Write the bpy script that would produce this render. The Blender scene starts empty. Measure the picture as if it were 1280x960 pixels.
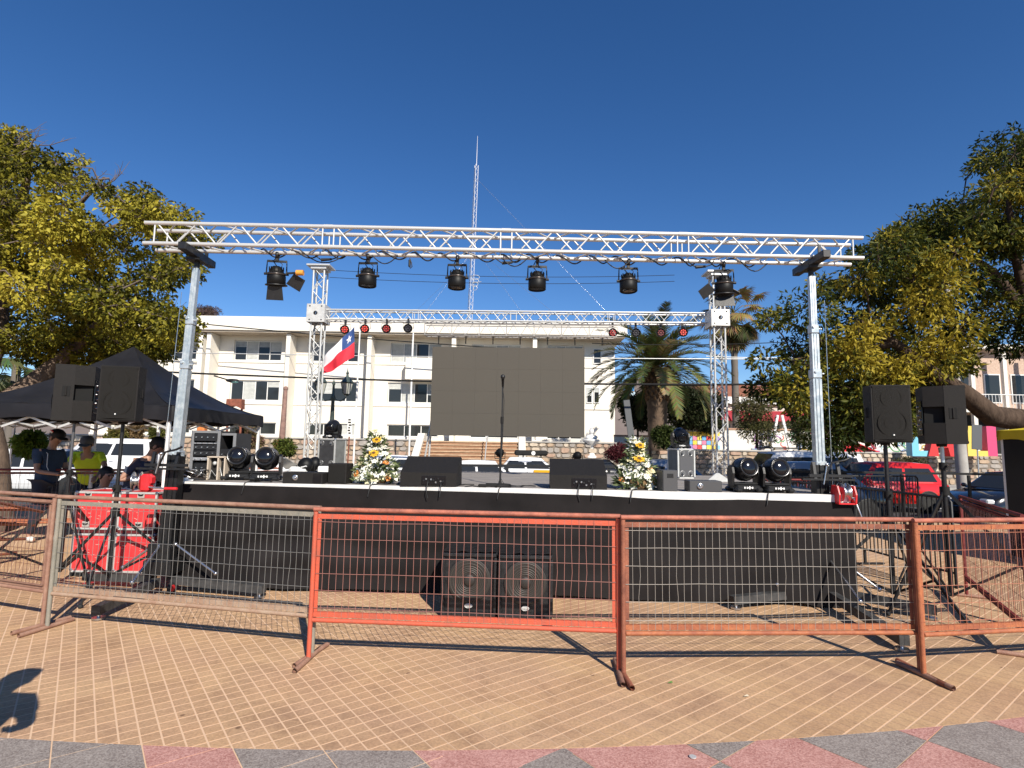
import bpy, bmesh, math, random
import numpy as np
from mathutils import Vector, Matrix
random.seed(7); rng = np.random.default_rng(11)
S = bpy.context.scene; COL = S.collection
R = math.radians; PI = math.pi
# ---------------------------------------------------------------- camera
EYE = 1.65; FOC = 698.6; PITCH = 0.1062; ROLL = 0.0157
_fw = Vector((0, math.cos(PITCH), math.sin(PITCH))); _up = Vector((0, -math.sin(PITCH), math.cos(PITCH)))
_r = Vector((1, 0, 0))
CR = _r*math.cos(ROLL)+_up*math.sin(ROLL); CU = -_r*math.sin(ROLL)+_up*math.cos(ROLL)
cam_d = bpy.data.cameras.new('camera'); cam = bpy.data.objects.new('camera', cam_d); COL.objects.link(cam)
cam_d.sensor_width = 36; cam_d.lens = FOC*36/1280; cam_d.clip_start = 0.05; cam_d.clip_end = 6000
cam.matrix_world = Matrix(((CR.x, CU.x, -_fw.x, 0), (CR.y, CU.y, -_fw.y, 0), (CR.z, CU.z, -_fw.z, EYE), (0, 0, 0, 1)))
S.camera = cam
S.render.resolution_x = 1024; S.render.resolution_y = 768
S.view_settings.view_transform = 'Standard'; S.view_settings.look = 'None'
S.view_settings.exposure = 0.45; S.view_settings.gamma = 1.0
# ---------------------------------------------------------------- light
SUN_DIR = Vector((0.55, -1.27, 1.0)).normalized()      # towards the sun: behind the camera, to the right
SUN_EL = math.asin(SUN_DIR.z); SUN_AZ = math.atan2(SUN_DIR.x, SUN_DIR.y)
world = bpy.data.worlds.new('World'); S.world = world; world.use_nodes = True
nt = world.node_tree; bg = nt.nodes['Background']
sky = nt.nodes.new('ShaderNodeTexSky'); sky.sky_type = 'NISHITA'; sky.sun_disc = False
sky.sun_elevation = SUN_EL; sky.sun_rotation = SUN_AZ
sky.altitude = 1500; sky.air_density = 1.0; sky.dust_density = 0.0; sky.ozone_density = 3.0
hsv = nt.nodes.new('ShaderNodeHueSaturation'); hsv.inputs['Saturation'].default_value = 1.25; hsv.inputs['Hue'].default_value = 0.507
nt.links.new(sky.outputs[0], hsv.inputs['Color']); nt.links.new(hsv.outputs[0], bg.inputs[0]); bg.inputs[1].default_value = 0.094
sun_d = bpy.data.lights.new('sun', 'SUN'); sun_d.energy = 5.0; sun_d.angle = R(0.5); sun_d.color = (1.0, 0.93, 0.82)
sun = bpy.data.objects.new('sun', sun_d); COL.objects.link(sun); sun.rotation_euler = (-SUN_DIR).to_track_quat('-Z', 'Y').to_euler()
sun.location = (10, -20, 30)
S.cycles.max_bounces = 6; S.cycles.transparent_max_bounces = 8; S.cycles.diffuse_bounces = 3

# ---------------------------------------------------------------- from the survey: a sight line to the point at depth Y (or height z)
def W(px, py, Y):
    d = _fw*FOC + CR*(px-640) + CU*(480-py)
    return Vector((0, 0, EYE)) + d*(Y/d.y)
def G(px, py, z=0.0):
    d = _fw*FOC + CR*(px-640) + CU*(480-py)
    return Vector((0, 0, EYE)) + d*((z-EYE)/d.z)

# ---------------------------------------------------------------- materials
_mats = {}
def mat(name, col, rough=0.6, metal=0.0, var=0.0, vscale=6.0, bump=0.0, bscale=40.0, col2=None, spec=0.5, coords='Object', trans=0.0, coat=0.0, detail=4.0, aniso=None):
    if name in _mats: return _mats[name]
    m = bpy.data.materials.new(name); m.use_nodes = True; n = m.node_tree; b = n.nodes['Principled BSDF']
    c4 = (*col, 1); b.inputs['Base Color'].default_value = c4; b.inputs['Roughness'].default_value = rough
    b.inputs['Metallic'].default_value = metal; b.inputs['Specular IOR Level'].default_value = spec
    if coat: b.inputs['Coat Weight'].default_value = coat; b.inputs['Coat Roughness'].default_value = 0.05
    tc = None
    if var or bump or col2:
        tc = n.nodes.new('ShaderNodeTexCoord'); mp = n.nodes.new('ShaderNodeMapping'); n.links.new(tc.outputs[coords], mp.inputs[0])
        if aniso: mp.inputs['Scale'].default_value = aniso
    if var or col2:
        no = n.nodes.new('ShaderNodeTexNoise'); no.inputs['Scale'].default_value = vscale; no.inputs['Detail'].default_value = detail; no.inputs['Roughness'].default_value = 0.65
        n.links.new(mp.outputs[0], no.inputs['Vector'])
        rp = n.nodes.new('ShaderNodeValToRGB'); rp.color_ramp.elements[0].position = 0.36; rp.color_ramp.elements[1].position = 0.64
        a = col; c = col2 if col2 else tuple(min(1, x*(1+var)) for x in col)
        if not col2: a = tuple(x*(1-var) for x in col)
        rp.color_ramp.elements[0].color = (*a, 1); rp.color_ramp.elements[1].color = (*c, 1)
        n.links.new(no.outputs[0], rp.inputs[0]); n.links.new(rp.outputs[0], b.inputs['Base Color'])
        mr = n.nodes.new('ShaderNodeMapRange'); mr.inputs['To Min'].default_value = max(0.02, rough-0.1); mr.inputs['To Max'].default_value = min(1, rough+0.12)
        n.links.new(no.outputs[0], mr.inputs[0]); n.links.new(mr.outputs[0], b.inputs['Roughness'])
    if bump:
        nb = n.nodes.new('ShaderNodeTexNoise'); nb.inputs['Scale'].default_value = bscale; nb.inputs['Detail'].default_value = 3
        n.links.new(mp.outputs[0], nb.inputs['Vector']); bu = n.nodes.new('ShaderNodeBump'); bu.inputs['Strength'].default_value = bump; bu.inputs['Distance'].default_value = 0.01
        n.links.new(nb.outputs[0], bu.inputs['Height']); n.links.new(bu.outputs[0], b.inputs['Normal'])
    _mats[name] = m; return m
def mat_attr(name, rough=0.6, transl=0.25, spec=0.14):
    """colour comes from the mesh's own colour layer (leaf by leaf pigment)"""
    if name in _mats: return _mats[name]
    m = bpy.data.materials.new(name); m.use_nodes = True; n = m.node_tree; b = n.nodes['Principled BSDF']
    at = n.nodes.new('ShaderNodeAttribute'); at.attribute_name = 'pigment'
    n.links.new(at.outputs['Color'], b.inputs['Base Color']); b.inputs['Roughness'].default_value = rough; b.inputs['Specular IOR Level'].default_value = spec
    if transl:
        t = n.nodes.new('ShaderNodeBsdfTranslucent'); n.links.new(at.outputs['Color'], t.inputs[0])
        mx = n.nodes.new('ShaderNodeMixShader'); mx.inputs[0].default_value = transl
        n.links.new(b.outputs[0], mx.inputs[1]); n.links.new(t.outputs[0], mx.inputs[2]); n.links.new(mx.outputs[0], n.nodes['Material Output'].inputs[0])
    _mats[name] = m; return m

# ---------------------------------------------------------------- mesh builder
def rot_to(d):
    d = Vector(d).normalized(); return d.to_track_quat('Z', 'Y').to_matrix()
class MB:
    def __init__(s): s.v = []; s.f = []; s.m = []; s.sm = []; s.mi = 0; s.X = None
    def add(s, vs, fs, smooth=False):
        o = len(s.v)
        if s.X is not None: vs = [s.X @ Vector(v) for v in vs]
        s.v.extend([tuple(v) for v in vs]); s.f.extend([tuple(i+o for i in f) for f in fs])
        s.m.extend([s.mi]*len(fs)); s.sm.extend([smooth]*len(fs)); return s
    def box(s, c, d, rot=None, bev=0.0):
        c = Vector(c); x, y, z = d[0]/2, d[1]/2, d[2]/2
        if not bev:
            vs = [Vector((i*x, j*y, k*z)) for i in (-1, 1) for j in (-1, 1) for k in (-1, 1)]
            fs = [(0, 1, 3, 2), (4, 6, 7, 5), (0, 4, 5, 1), (2, 3, 7, 6), (0, 2, 6, 4), (1, 5, 7, 3)]
        else:
            b = min(bev, x*.98, y*.98, z*.98); vs = []; idx = {}
            for i in (-1, 1):
                for j in (-1, 1):
                    for k in (-1, 1):
                        for a in range(3):
                            p = [i*(x-b), j*(y-b), k*(z-b)]
                            p[a] = (i*x, j*y, k*z)[a]
                            idx[(i, j, k, a)] = len(vs); vs.append(Vector(p))
            fs = []
            def q(l):
                # orient outwards
                P = [vs[t] for t in l]; n = (P[1]-P[0]).cross(P[2]-P[0]); ctr = sum(P, Vector())/len(P)
                fs.append(tuple(l) if n.dot(ctr) > 0 else tuple(reversed(l)))
            for a in range(3):
                o1, o2 = [(1, 2), (0, 2), (0, 1)][a]
                for sg in (-1, 1):
                    l = []
                    for (u, w) in ((-1, -1), (1, -1), (1, 1), (-1, 1)):
                        k = [0, 0, 0]; k[a] = sg; k[o1] = u; k[o2] = w; l.append(idx[(*k, a)])
                    q(l)
                for u in (-1, 1):
                    for w in (-1, 1):
                        ka = [0, 0, 0]; kb = [0, 0, 0]; ka[a] = -1; kb[a] = 1
                        for kk in (ka, kb): kk[o1] = u; kk[o2] = w
                        q([idx[(*ka, o1)], idx[(*kb, o1)], idx[(*kb, o2)], idx[(*ka, o2)]])
            for i in (-1, 1):
                for j in (-1, 1):
                    for k in (-1, 1): q([idx[(i, j, k, 0)], idx[(i, j, k, 1)], idx[(i, j, k, 2)]])
        if rot is not None: vs = [rot @ v for v in vs]
        return s.add([v+c for v in vs], fs)
    def tube(s, p0, p1, r, r1=None, n=8, caps=True, smooth=True):
        p0, p1 = Vector(p0), Vector(p1); r1 = r if r1 is None else r1
        if (p1-p0).length < 1e-6: return s
        M = rot_to(p1-p0); vs = []
        for p, rr in ((p0, r), (p1, r1)):
            for i in range(n):
                a = 2*PI*i/n; vs.append(p + M @ Vector((rr*math.cos(a), rr*math.sin(a), 0)))
        s.add(vs, [(i, (i+1) % n, n+(i+1) % n, n+i) for i in range(n)], smooth)
        if caps: s.add(vs[:n], [tuple(reversed(range(n)))]); s.add(vs[n:], [tuple(range(n))])
        return s
    def bar(s, p0, p1, w, h, up=(0, 0, 1)):
        p0, p1 = Vector(p0), Vector(p1); z = (p1-p0).normalized(); x = Vector(up).cross(z)
        if x.length < 1e-4: x = Vector((1, 0, 0)).cross(z)
        x.normalize(); y = z.cross(x); M = Matrix((x, y, z)).transposed()
        return s.box((p0+p1)/2, (w, h, (p1-p0).length), M)
    def path(s, pts, r, n=6, caps=True, radii=None):
        pts = [Vector(p) for p in pts]; N = len(pts); vs = []; up = Vector((0, 0, 1)); prev = None
        for i, p in enumerate(pts):
            t = (pts[min(i+1, N-1)]-pts[max(i-1, 0)])
            t = t.normalized() if t.length > 1e-9 else Vector((0, 0, 1))
            x = (prev - t*prev.dot(t)) if prev is not None else (up.cross(t) if abs(t.z) < .95 else Vector((1, 0, 0)).cross(t))
            if x.length < 1e-5: x = Vector((1, 0, 0))
            x.normalize(); prev = x; y = t.cross(x); rr = radii[i] if radii else r
            for k in range(n):
                a = 2*PI*k/n; vs.append(p + x*rr*math.cos(a)+y*rr*math.sin(a))
        fs = [(i*n+k, i*n+(k+1) % n, (i+1)*n+(k+1) % n, (i+1)*n+k) for i in range(N-1) for k in range(n)]
        s.add(vs, fs, True)
        if caps: s.add(vs[:n], [tuple(reversed(range(n)))]); s.add(vs[-n:], [tuple(range(n))])
        return s
    def lathe(s, prof, c=(0, 0, 0), axis=(0, 0, 1), n=16, smooth=True, sc=(1, 1)):
        c = Vector(c); M = rot_to(axis); vs = []
        for r, z in prof:
            for i in range(n):
                a = 2*PI*i/n; vs.append(c + M @ Vector((max(r, 1e-4)*math.cos(a)*sc[0], max(r, 1e-4)*math.sin(a)*sc[1], z)))
        fs = [(j*n+i, j*n+(i+1) % n, (j+1)*n+(i+1) % n, (j+1)*n+i) for j in range(len(prof)-1) for i in range(n)]
        return s.add(vs, fs, smooth)
    def ball(s, c, r, n=12, m=8):
        r = (r, r, r) if not hasattr(r, '__len__') else r; c = Vector(c); vs = []; fs = []
        for j in range(m+1):
            th = PI*j/m
            for i in range(n):
                a = 2*PI*i/n; vs.append(c+Vector((r[0]*math.sin(th)*math.cos(a), r[1]*math.sin(th)*math.sin(a), -r[2]*math.cos(th))))
        fs = [(j*n+i, j*n+(i+1) % n, (j+1)*n+(i+1) % n, (j+1)*n+i) for j in range(m) for i in range(n)]
        return s.add(vs, fs, True)
    def prism(s, poly, t, M=None):
        """poly: list of (a,b) in local XZ plane, thickness t along Y (centred)"""
        n = len(poly); ar = sum(poly[i][0]*poly[(i+1) % n][1]-poly[(i+1) % n][0]*poly[i][1] for i in range(n))
        if ar < 0: poly = poly[::-1]
        vs = [Vector((a, -t/2, b)) for a, b in poly]+[Vector((a, t/2, b)) for a, b in poly]
        fs = [tuple(range(n)), tuple(reversed(range(n, 2*n)))]+[(i, i+n, (i+1) % n+n, (i+1) % n) for i in range(n)]
        if M is not None: vs = [M @ v for v in vs]
        return s.add(vs, fs)
    def quad(s, *p): return s.add([Vector(x) for x in p], [tuple(range(len(p)))])
    def mesh(s, name, mats):
        me = bpy.data.meshes.new(name); me.from_pydata(s.v, [], s.f)
        for m in (mats if isinstance(mats, (list, tuple)) else [mats]): me.materials.append(m)
        me.polygons.foreach_set('material_index', s.m); me.polygons.foreach_set('use_smooth', s.sm); me.update(); return me
def link(name, me, parent=None, loc=None, rot=None):
    o = bpy.data.objects.new(name, me); COL.objects.link(o)
    if parent is not None: o.parent = parent
    if loc is not None: o.location = loc
    if rot is not None: o.rotation_euler = rot
    return o
def obj(name, mb, mats, parent=None, loc=None, rot=None, label=None, stuff=False):
    o = link(name, mb.mesh(name, mats), parent, loc, rot)
    if label: o['label'] = label
    if stuff: o['kind'] = 'stuff'
    return o
def tag(o, label, cat, group=None):
    o['label'] = label; o['category'] = cat
    if group: o['group'] = group
    return o
def thing(name, label, cat, loc=(0, 0, 0), rotz=0.0, group=None):
    o = bpy.data.objects.new(name, None); COL.objects.link(o); o.location = loc; o.rotation_euler = (0, 0, rotz); o.empty_display_size = .1
    return tag(o, label, cat, group)
def struct(name, mb, mats, loc=None):
    o = obj(name, mb, mats, None, loc); o['kind'] = 'structure'; return o
def dup(root, loc=None, rotz=None, label=None, group=None, scale=None):
    r = root.copy(); COL.objects.link(r)
    if loc is not None: r.location = loc
    if rotz is not None: r.rotation_euler = (0, 0, rotz)
    if scale is not None: r.scale = scale
    if label: r['label'] = label
    if group: r['group'] = group
    for ch in root.children:
        c = ch.copy(); COL.objects.link(c); c.parent = r
        for g in ch.children:
            d = g.copy(); COL.objects.link(d); d.parent = c
    return r
def np_mesh(name, V, F, mats, colors=None, smooth=False):
    """V (n,3) float, F (m,k) int all the same size, colors (n,3) per vertex"""
    me = bpy.data.meshes.new(name); n, k = F.shape
    me.vertices.add(len(V)); me.vertices.foreach_set('co', V.astype(np.float32).ravel())
    me.loops.add(n*k); me.loops.foreach_set('vertex_index', F.astype(np.int32).ravel())
    me.polygons.add(n); me.polygons.foreach_set('loop_start', np.arange(0, n*k, k, dtype=np.int32))
    if smooth: me.polygons.foreach_set('use_smooth', np.ones(n, dtype=bool))
    for m in (mats if isinstance(mats, (list, tuple)) else [mats]): me.materials.append(m)
    me.update(calc_edges=True)
    if colors is not None:
        ca = me.color_attributes.new('pigment', 'FLOAT_COLOR', 'POINT')
        ca.data.foreach_set('color', np.concatenate([colors, np.ones((len(colors), 1))], 1).astype(np.float32).ravel())
    return me

# shared finishes
M_ALU = mat('aluminium', (.62, .62, .61), .32, .85, var=.12, vscale=8)
M_ALUW = mat('bright_alloy', (.57, .57, .55), .40, .35, var=.06, vscale=12)
M_BLK = mat('black_paint', (.0085, .0085, .009), .45, var=.2, vscale=20, bump=.1, bscale=200)
M_BLKM = mat('black_matt', (.013, .0125, .012), .75, var=.25, vscale=9, spec=.3)
M_BLKG = mat('black_gloss', (.008, .008, .010), .12)
M_RUB = mat('rubber', (.02, .02, .02), .85)
M_STEEL = mat('steel', (.55, .55, .56), .25, .95, var=.1)
M_GALV = mat('galvanised_steel', (.40, .46, .49), .38, .55, var=.22, vscale=14, col2=(.58, .62, .63))
M_RED = mat('red_enamel', (.62, .025, .03), .35, var=.12, vscale=15)
M_WHITE = mat('white_paint', (.78, .77, .74), .5, var=.05, vscale=4)
M_GLASS = mat('dark_glass', (.022, .024, .026), .08, 0, spec=.45)
# ================================================================ paving
UA = 0.0965; TH = R(37.4); GU = Vector((math.cos(TH), math.sin(TH), 0)); GV = Vector((-math.sin(TH), math.cos(TH), 0))
ARC_C = (-1.1, 22.19); ARC_R = 19.0
def in_rg(i, j, n=1):
    p = GU*((i+n/2)*UA)+GV*((j+n/2)*UA); return p
def clip_arc(poly, inside=True):
    cx = sum(p[0] for p in poly)/len(poly); cy = sum(p[1] for p in poly)/len(poly)
    dx, dy = cx-ARC_C[0], cy-ARC_C[1]; L = math.hypot(dx, dy); nx, ny = dx/L, dy/L
    def sd(p): return ((p[0]-ARC_C[0])*nx+(p[1]-ARC_C[1])*ny-ARC_R)*(1 if inside else -1) + .003
    out = []
    for a in range(len(poly)):
        p, q = poly[a], poly[(a+1) % len(poly)]; sp, sq = sd(p), sd(q)
        if sp <= 0: out.append(p)
        if (sp < 0) != (sq < 0) and abs(sp-sq) > 1e-9:
            t = sp/(sp-sq); out.append((p[0]+(q[0]-p[0])*t, p[1]+(q[1]-p[1])*t))
    return out
def paver_material():
    m = bpy.data.materials.new('tan_paver'); m.use_nodes = True; n = m.node_tree; b = n.nodes['Principled BSDF']; L = n.links.new
    g = n.nodes.new('ShaderNodeNewGeometry')
    at = n.nodes.new('ShaderNodeAttribute'); at.attribute_name = 'pigment'
    n1 = n.nodes.new('ShaderNodeTexNoise'); n1.inputs['Scale'].default_value = 1.3; n1.inputs['Detail'].default_value = 5; L(g.outputs['Position'], n1.inputs['Vector'])
    n2 = n.nodes.new('ShaderNodeTexNoise'); n2.inputs['Scale'].default_value = 60; n2.inputs['Detail'].default_value = 4; L(g.outputs['Position'], n2.inputs['Vector'])
    r1 = n.nodes.new('ShaderNodeValToRGB'); r1.color_ramp.elements[0].position = .3; r1.color_ramp.elements[1].position = .7
    r1.color_ramp.elements[0].color = (.45, .28, .175, 1); r1.color_ramp.elements[1].color = (.53, .34, .185, 1); L(n1.outputs[0], r1.inputs[0])
    r2 = n.nodes.new('ShaderNodeValToRGB'); r2.color_ramp.elements[0].position = .25; r2.color_ramp.elements[1].position = .75
    r2.color_ramp.elements[0].color = (.70, .70, .70, 1); r2.color_ramp.elements[1].color = (1.15, 1.14, 1.12, 1); L(n2.outputs[0], r2.inputs[0])
    mx = n.nodes.new('ShaderNodeMix'); mx.data_type = 'RGBA'; mx.blend_type = 'MULTIPLY'; mx.inputs[0].default_value = .8; L(r1.outputs[0], mx.inputs[6]); L(r2.outputs[0], mx.inputs[7])
    mx2 = n.nodes.new('ShaderNodeMix'); mx2.data_type = 'RGBA'; mx2.blend_type = 'MULTIPLY'; mx2.inputs[0].default_value = 1; L(mx.outputs[2], mx2.inputs[6]); L(at.outputs['Color'], mx2.inputs[7])
    n3 = n.nodes.new('ShaderNodeTexNoise'); n3.inputs['Scale'].default_value = 2.6; n3.inputs['Detail'].default_value = 8; n3.inputs['Roughness'].default_value = .75; n3.inputs['Distortion'].default_value = .8; L(g.outputs['Position'], n3.inputs['Vector'])
    r3 = n.nodes.new('ShaderNodeValToRGB'); r3.color_ramp.elements[0].position = .30; r3.color_ramp.elements[1].position = .52; r3.color_ramp.elements[0].color = (.72, .70, .70, 1); r3.color_ramp.elements[1].color = (1, 1, 1, 1); L(n3.outputs[0], r3.inputs[0])
    v4 = n.nodes.new('ShaderNodeTexVoronoi'); v4.inputs['Scale'].default_value = 2.2; L(g.outputs['Position'], v4.inputs['Vector'])
    r4 = n.nodes.new('ShaderNodeValToRGB'); r4.color_ramp.elements[0].position = .025; r4.color_ramp.elements[1].position = .045; r4.color_ramp.elements[0].color = (.45, .42, .42, 1); r4.color_ramp.elements[1].color = (1, 1, 1, 1); L(v4.outputs['Distance'], r4.inputs[0])
    m3 = n.nodes.new('ShaderNodeMix'); m3.data_type = 'RGBA'; m3.blend_type = 'MULTIPLY'; m3.inputs[0].default_value = 1; L(mx2.outputs[2], m3.inputs[6]); L(r3.outputs[0], m3.inputs[7])
    m4 = n.nodes.new('ShaderNodeMix'); m4.data_type = 'RGBA'; m4.blend_type = 'MULTIPLY'; m4.inputs[0].default_value = 1; L(m3.outputs[2], m4.inputs[6]); L(r4.outputs[0], m4.inputs[7])
    L(m4.outputs[2], b.inputs['Base Color']); b.inputs['Roughness'].default_value = .85; b.inputs['Specular IOR Level'].default_value = .25
    bu = n.nodes.new('ShaderNodeBump'); bu.inputs['Strength'].default_value = .5; bu.inputs['Distance'].default_value = .004; L(n2.outputs[0], bu.inputs['Height']); L(bu.outputs[0], b.inputs['Normal'])
    return m
def slab_material(name, c1, c2):
    m = bpy.data.materials.new(name); m.use_nodes = True; n = m.node_tree; b = n.nodes['Principled BSDF']; L = n.links.new
    g = n.nodes.new('ShaderNodeNewGeometry')
    v = n.nodes.new('ShaderNodeTexVoronoi'); v.inputs['Scale'].default_value = 130; L(g.outputs['Position'], v.inputs['Vector'])
    n2 = n.nodes.new('ShaderNodeTexNoise'); n2.inputs['Scale'].default_value = 5; n2.inputs['Detail'].default_value = 6; L(g.outputs['Position'], n2.inputs['Vector'])
    r = n.nodes.new('ShaderNodeValToRGB'); r.color_ramp.elements[0].color = (*c1, 1); r.color_ramp.elements[1].color = (*c2, 1); r.color_ramp.elements[0].position = .2; r.color_ramp.elements[1].position = .9
    sp = n.nodes.new('ShaderNodeSeparateColor'); L(v.outputs['Color'], sp.inputs[0])
    ad = n.nodes.new('ShaderNodeMath'); ad.operation = 'MULTIPLY_ADD'; ad.inputs[1].default_value = .55; L(sp.outputs[0], ad.inputs[0])
    m2 = n.nodes.new('ShaderNodeMath'); m2.operation = 'MULTIPLY'; m2.inputs[1].default_value = .5; L(n2.outputs[0], m2.inputs[0]); L(m2.outputs[0], ad.inputs[2])
    L(ad.outputs[0], r.inputs[0]); L(r.outputs[0], b.inputs['Base Color']); b.inputs['Roughness'].default_value = .9; b.inputs['Specular IOR Level'].default_value = .2
    bu = n.nodes.new('ShaderNodeBump'); bu.inputs['Strength'].default_value = .6; bu.inputs['Distance'].default_value = .003; L(sp.outputs[1], bu.inputs['Height']); L(bu.outputs[0], b.inputs['Normal'])
    return m
def joint_material():
    """sandy mortar bed; off the built pavers it carries the same grid as flat colour"""
    m = bpy.data.materials.new('mortar_bed'); m.use_nodes = True; n = m.node_tree; b = n.nodes['Principled BSDF']; L = n.links.new
    g = n.nodes.new('ShaderNodeNewGeometry'); mp = n.nodes.new('ShaderNodeMapping'); mp.vector_type = 'POINT'
    mp.inputs['Rotation'].default_value = (0, 0, -TH); mp.inputs['Scale'].default_value = (1/UA, 1/UA, 1/UA)
    # mapping POINT scales before it rotates: same for a uniform scale
    L(g.outputs['Position'], mp.inputs['Vector']); sx = n.nodes.new('ShaderNodeSeparateXYZ'); L(mp.outputs[0], sx.inputs[0])
    def stripe(o, w):
        f = n.nodes.new('ShaderNodeMath'); f.operation = 'PINGPONG'; f.inputs[1].default_value = .5; L(o, f.inputs[0])
        c = n.nodes.new('ShaderNodeMath'); c.operation = 'LESS_THAN'; c.inputs[1].default_value = w; L(f.outputs[0], c.inputs[0]); return c.outputs[0]
    su = stripe(sx.outputs[0], .055); sv = stripe(sx.outputs[1], .055)
    # cross joints grow darker towards the right-hand side of the plaza
    px = n.nodes.new('ShaderNodeSeparateXYZ'); L(g.outputs['Position'], px.inputs[0])
    nz = n.nodes.new('ShaderNodeTexNoise'); nz.inputs['Scale'].default_value = 1.1; L(g.outputs['Position'], nz.inputs['Vector'])
    ad = n.nodes.new('ShaderNodeMath'); ad.operation = 'MULTIPLY_ADD'; ad.inputs[1].default_value = 2.4; L(nz.outputs[0], ad.inputs[0]); L(px.outputs[0], ad.inputs[2])
    wr = n.nodes.new('ShaderNodeMapRange'); wr.inputs[1].default_value = .2; wr.inputs[2].default_value = 1.8; L(ad.outputs[0], wr.inputs[0])
    inv = n.nodes.new('ShaderNodeMath'); inv.operation = 'SUBTRACT'; inv.inputs[0].default_value = 1; L(sv, inv.inputs[1])
    dk = n.nodes.new('ShaderNodeMath'); dk.operation = 'MULTIPLY'; L(wr.outputs[0], dk.inputs[0]); L(inv.outputs[0], dk.inputs[1])
    jc = n.nodes.new('ShaderNodeMix'); jc.data_type = 'RGBA'; jc.inputs[6].default_value = (.66, .455, .30, 1); jc.inputs[7].default_value = (.44, .29, .185, 1); L(dk.outputs[0], jc.inputs[0])
    n1 = n.nodes.new('ShaderNodeTexNoise'); n1.inputs['Scale'].default_value = 1.3; n1.inputs['Detail'].default_value = 5; L(g.outputs['Position'], n1.inputs['Vector'])
    r1 = n.nodes.new('ShaderNodeValToRGB'); r1.color_ramp.elements[0].position = .3; r1.color_ramp.elements[1].position = .7
    r1.color_ramp.elements[0].color = (.45, .29, .19, 1); r1.color_ramp.elements[1].color = (.52, .34, .20, 1); L(n1.outputs[0], r1.inputs[0])
    mxs = n.nodes.new('ShaderNodeMath'); mxs.operation = 'MAXIMUM'; L(su, mxs.inputs[0]); L(sv, mxs.inputs[1])
    fin = n.nodes.new('ShaderNodeMix'); fin.data_type = 'RGBA'; L(mxs.outputs[0], fin.inputs[0]); L(r1.outputs[0], fin.inputs[6]); L(jc.outputs[2], fin.inputs[7])
    L(fin.outputs[2], b.inputs['Base Color']); b.inputs['Roughness'].default_value = .95; b.inputs['Specular IOR Level'].default_value = .15
    return m
M_PAV = paver_material(); M_JOINT = joint_material()
M_SRED = slab_material('red_terrazzo', (.34, .15, .125), (.60, .34, .29)); M_SGRY = slab_material('grey_terrazzo', (.17, .14, .125), (.37, .325, .29))
mb = MB()
mb.quad((-40, -15, 0), (40, -15, 0), (40, 13.2, 0), (-40, 13.2, 0)); mb.quad((-40, 13.2, 0), (40, 13.2, 0), (40, 13.2, -.32), (-40, 13.2, -.32))
plaza = struct('plaza_paving', mb, M_JOINT)
PT = .0013
def seen(x, y):                       # inside the frame, roughly
    return y > 2.6 and abs(x) < y*.95+.15
cells = []
J = .0050
for i in range(-40, 150):
    for j in range(-80, 130):
        c = GU*((i+.5)*UA)+GV*((j+.5)*UA)
        if c.y < 2.9 or c.y > 8.6 or not seen(c.x, c.y): continue
        rr = math.hypot(c.x-ARC_C[0], c.y-ARC_C[1])
        if rr > ARC_R+.08: continue
        P = []
        for a, b in ((J, J), (UA-J, J), (UA-J, UA-J), (J, UA-J)):
            q = GU*(i*UA+a)+GV*(j*UA+b); P.append((q.x, q.y))
        if rr > ARC_R-.08: P = clip_arc(P)
        if len(P) < 3: continue
        cells.append((c.y, c.x, i, j, P))
cells.sort(key=lambda t: t[0]+abs(t[1])*.12)
def cell_geo(P, z):
    n = len(P); V = [(x, y, z) for x, y in P]+[(x, y, 0.0) for x, y in P]
    return V, [tuple(range(n))]+[(k, n+k, n+(k+1) % n, (k+1) % n) for k in range(n)]
def cell_tint(i, j):
    h = math.sin(i*12.9898+j*78.233)*43758.5453; h -= math.floor(h)
    h2 = math.sin((i//4)*39.3+(j//4)*11.7)*24634.63; h2 -= math.floor(h2)
    k = .97+.08*h; t = .97+.07*h2
    return (k*t, k*t*(.985+.03*h2), k*t*(.97+.05*h2))
def finish_cells(name, lst, parent, stuff):
    V = []; F = []; C = []
    for (_, _, i, j, P) in lst:
        z = PT+.0004*math.sin(i*5.1+j*3.3); v, f = cell_geo(P, z); o = len(V); V += v; F += [tuple(a+o for a in ff) for ff in f]; C += [cell_tint(i, j)]*len(v)
    me = bpy.data.meshes.new(name); me.from_pydata(V, [], F); me.materials.append(M_PAV)
    ca = me.color_attributes.new('pigment', 'FLOAT_COLOR', 'POINT'); ca.data.foreach_set('color', [x for c in C for x in (*c, 1)]); me.update()
    o = link(name, me, parent)
    if stuff: o['kind'] = 'stuff'
    return o
for c in cells[:300]: finish_cells('paver', [c], plaza, False)
finish_cells('paver_field', cells[300:], plaza, True)
# border of large terrazzo slabs on the same grid: four cells wide on the left, six on the right
def slab_row(N4, x0, x1, red_fn, dz=0, OU=0, OV=0):
    for I in range(-16, 26):
        for Jj in range(-20, 20):
            c = GU*((I+.5+OU)*UA*N4)+GV*((Jj+.5+OV)*UA*N4)
            if c.y < 1.7 or not (x0 <= c.x < x1) or abs(c.x) > 5.2 or math.hypot(c.x-ARC_C[0], c.y-ARC_C[1]) < ARC_R-.4: continue
            P = []
            for a, b in ((J*.7, J*.7), (UA*N4-J*.7, J*.7), (UA*N4-J*.7, UA*N4-J*.7), (J*.7, UA*N4-J*.7)):
                q = GU*((I+OU)*UA*N4+a)+GV*((Jj+OV)*UA*N4+b); P.append((q.x, q.y))
            P = clip_arc(P, False)
            if len(P) < 3: continue
            V, F = cell_geo(P, PT+.0008+dz); me = bpy.data.meshes.new('slab'); me.from_pydata(V, [], F)
            me.materials.append(M_SRED if red_fn(I, Jj) else M_SGRY); link('slab', me, plaza)
slab_row(4, -9, .35, lambda i, j: i % 3 == 1)
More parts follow.
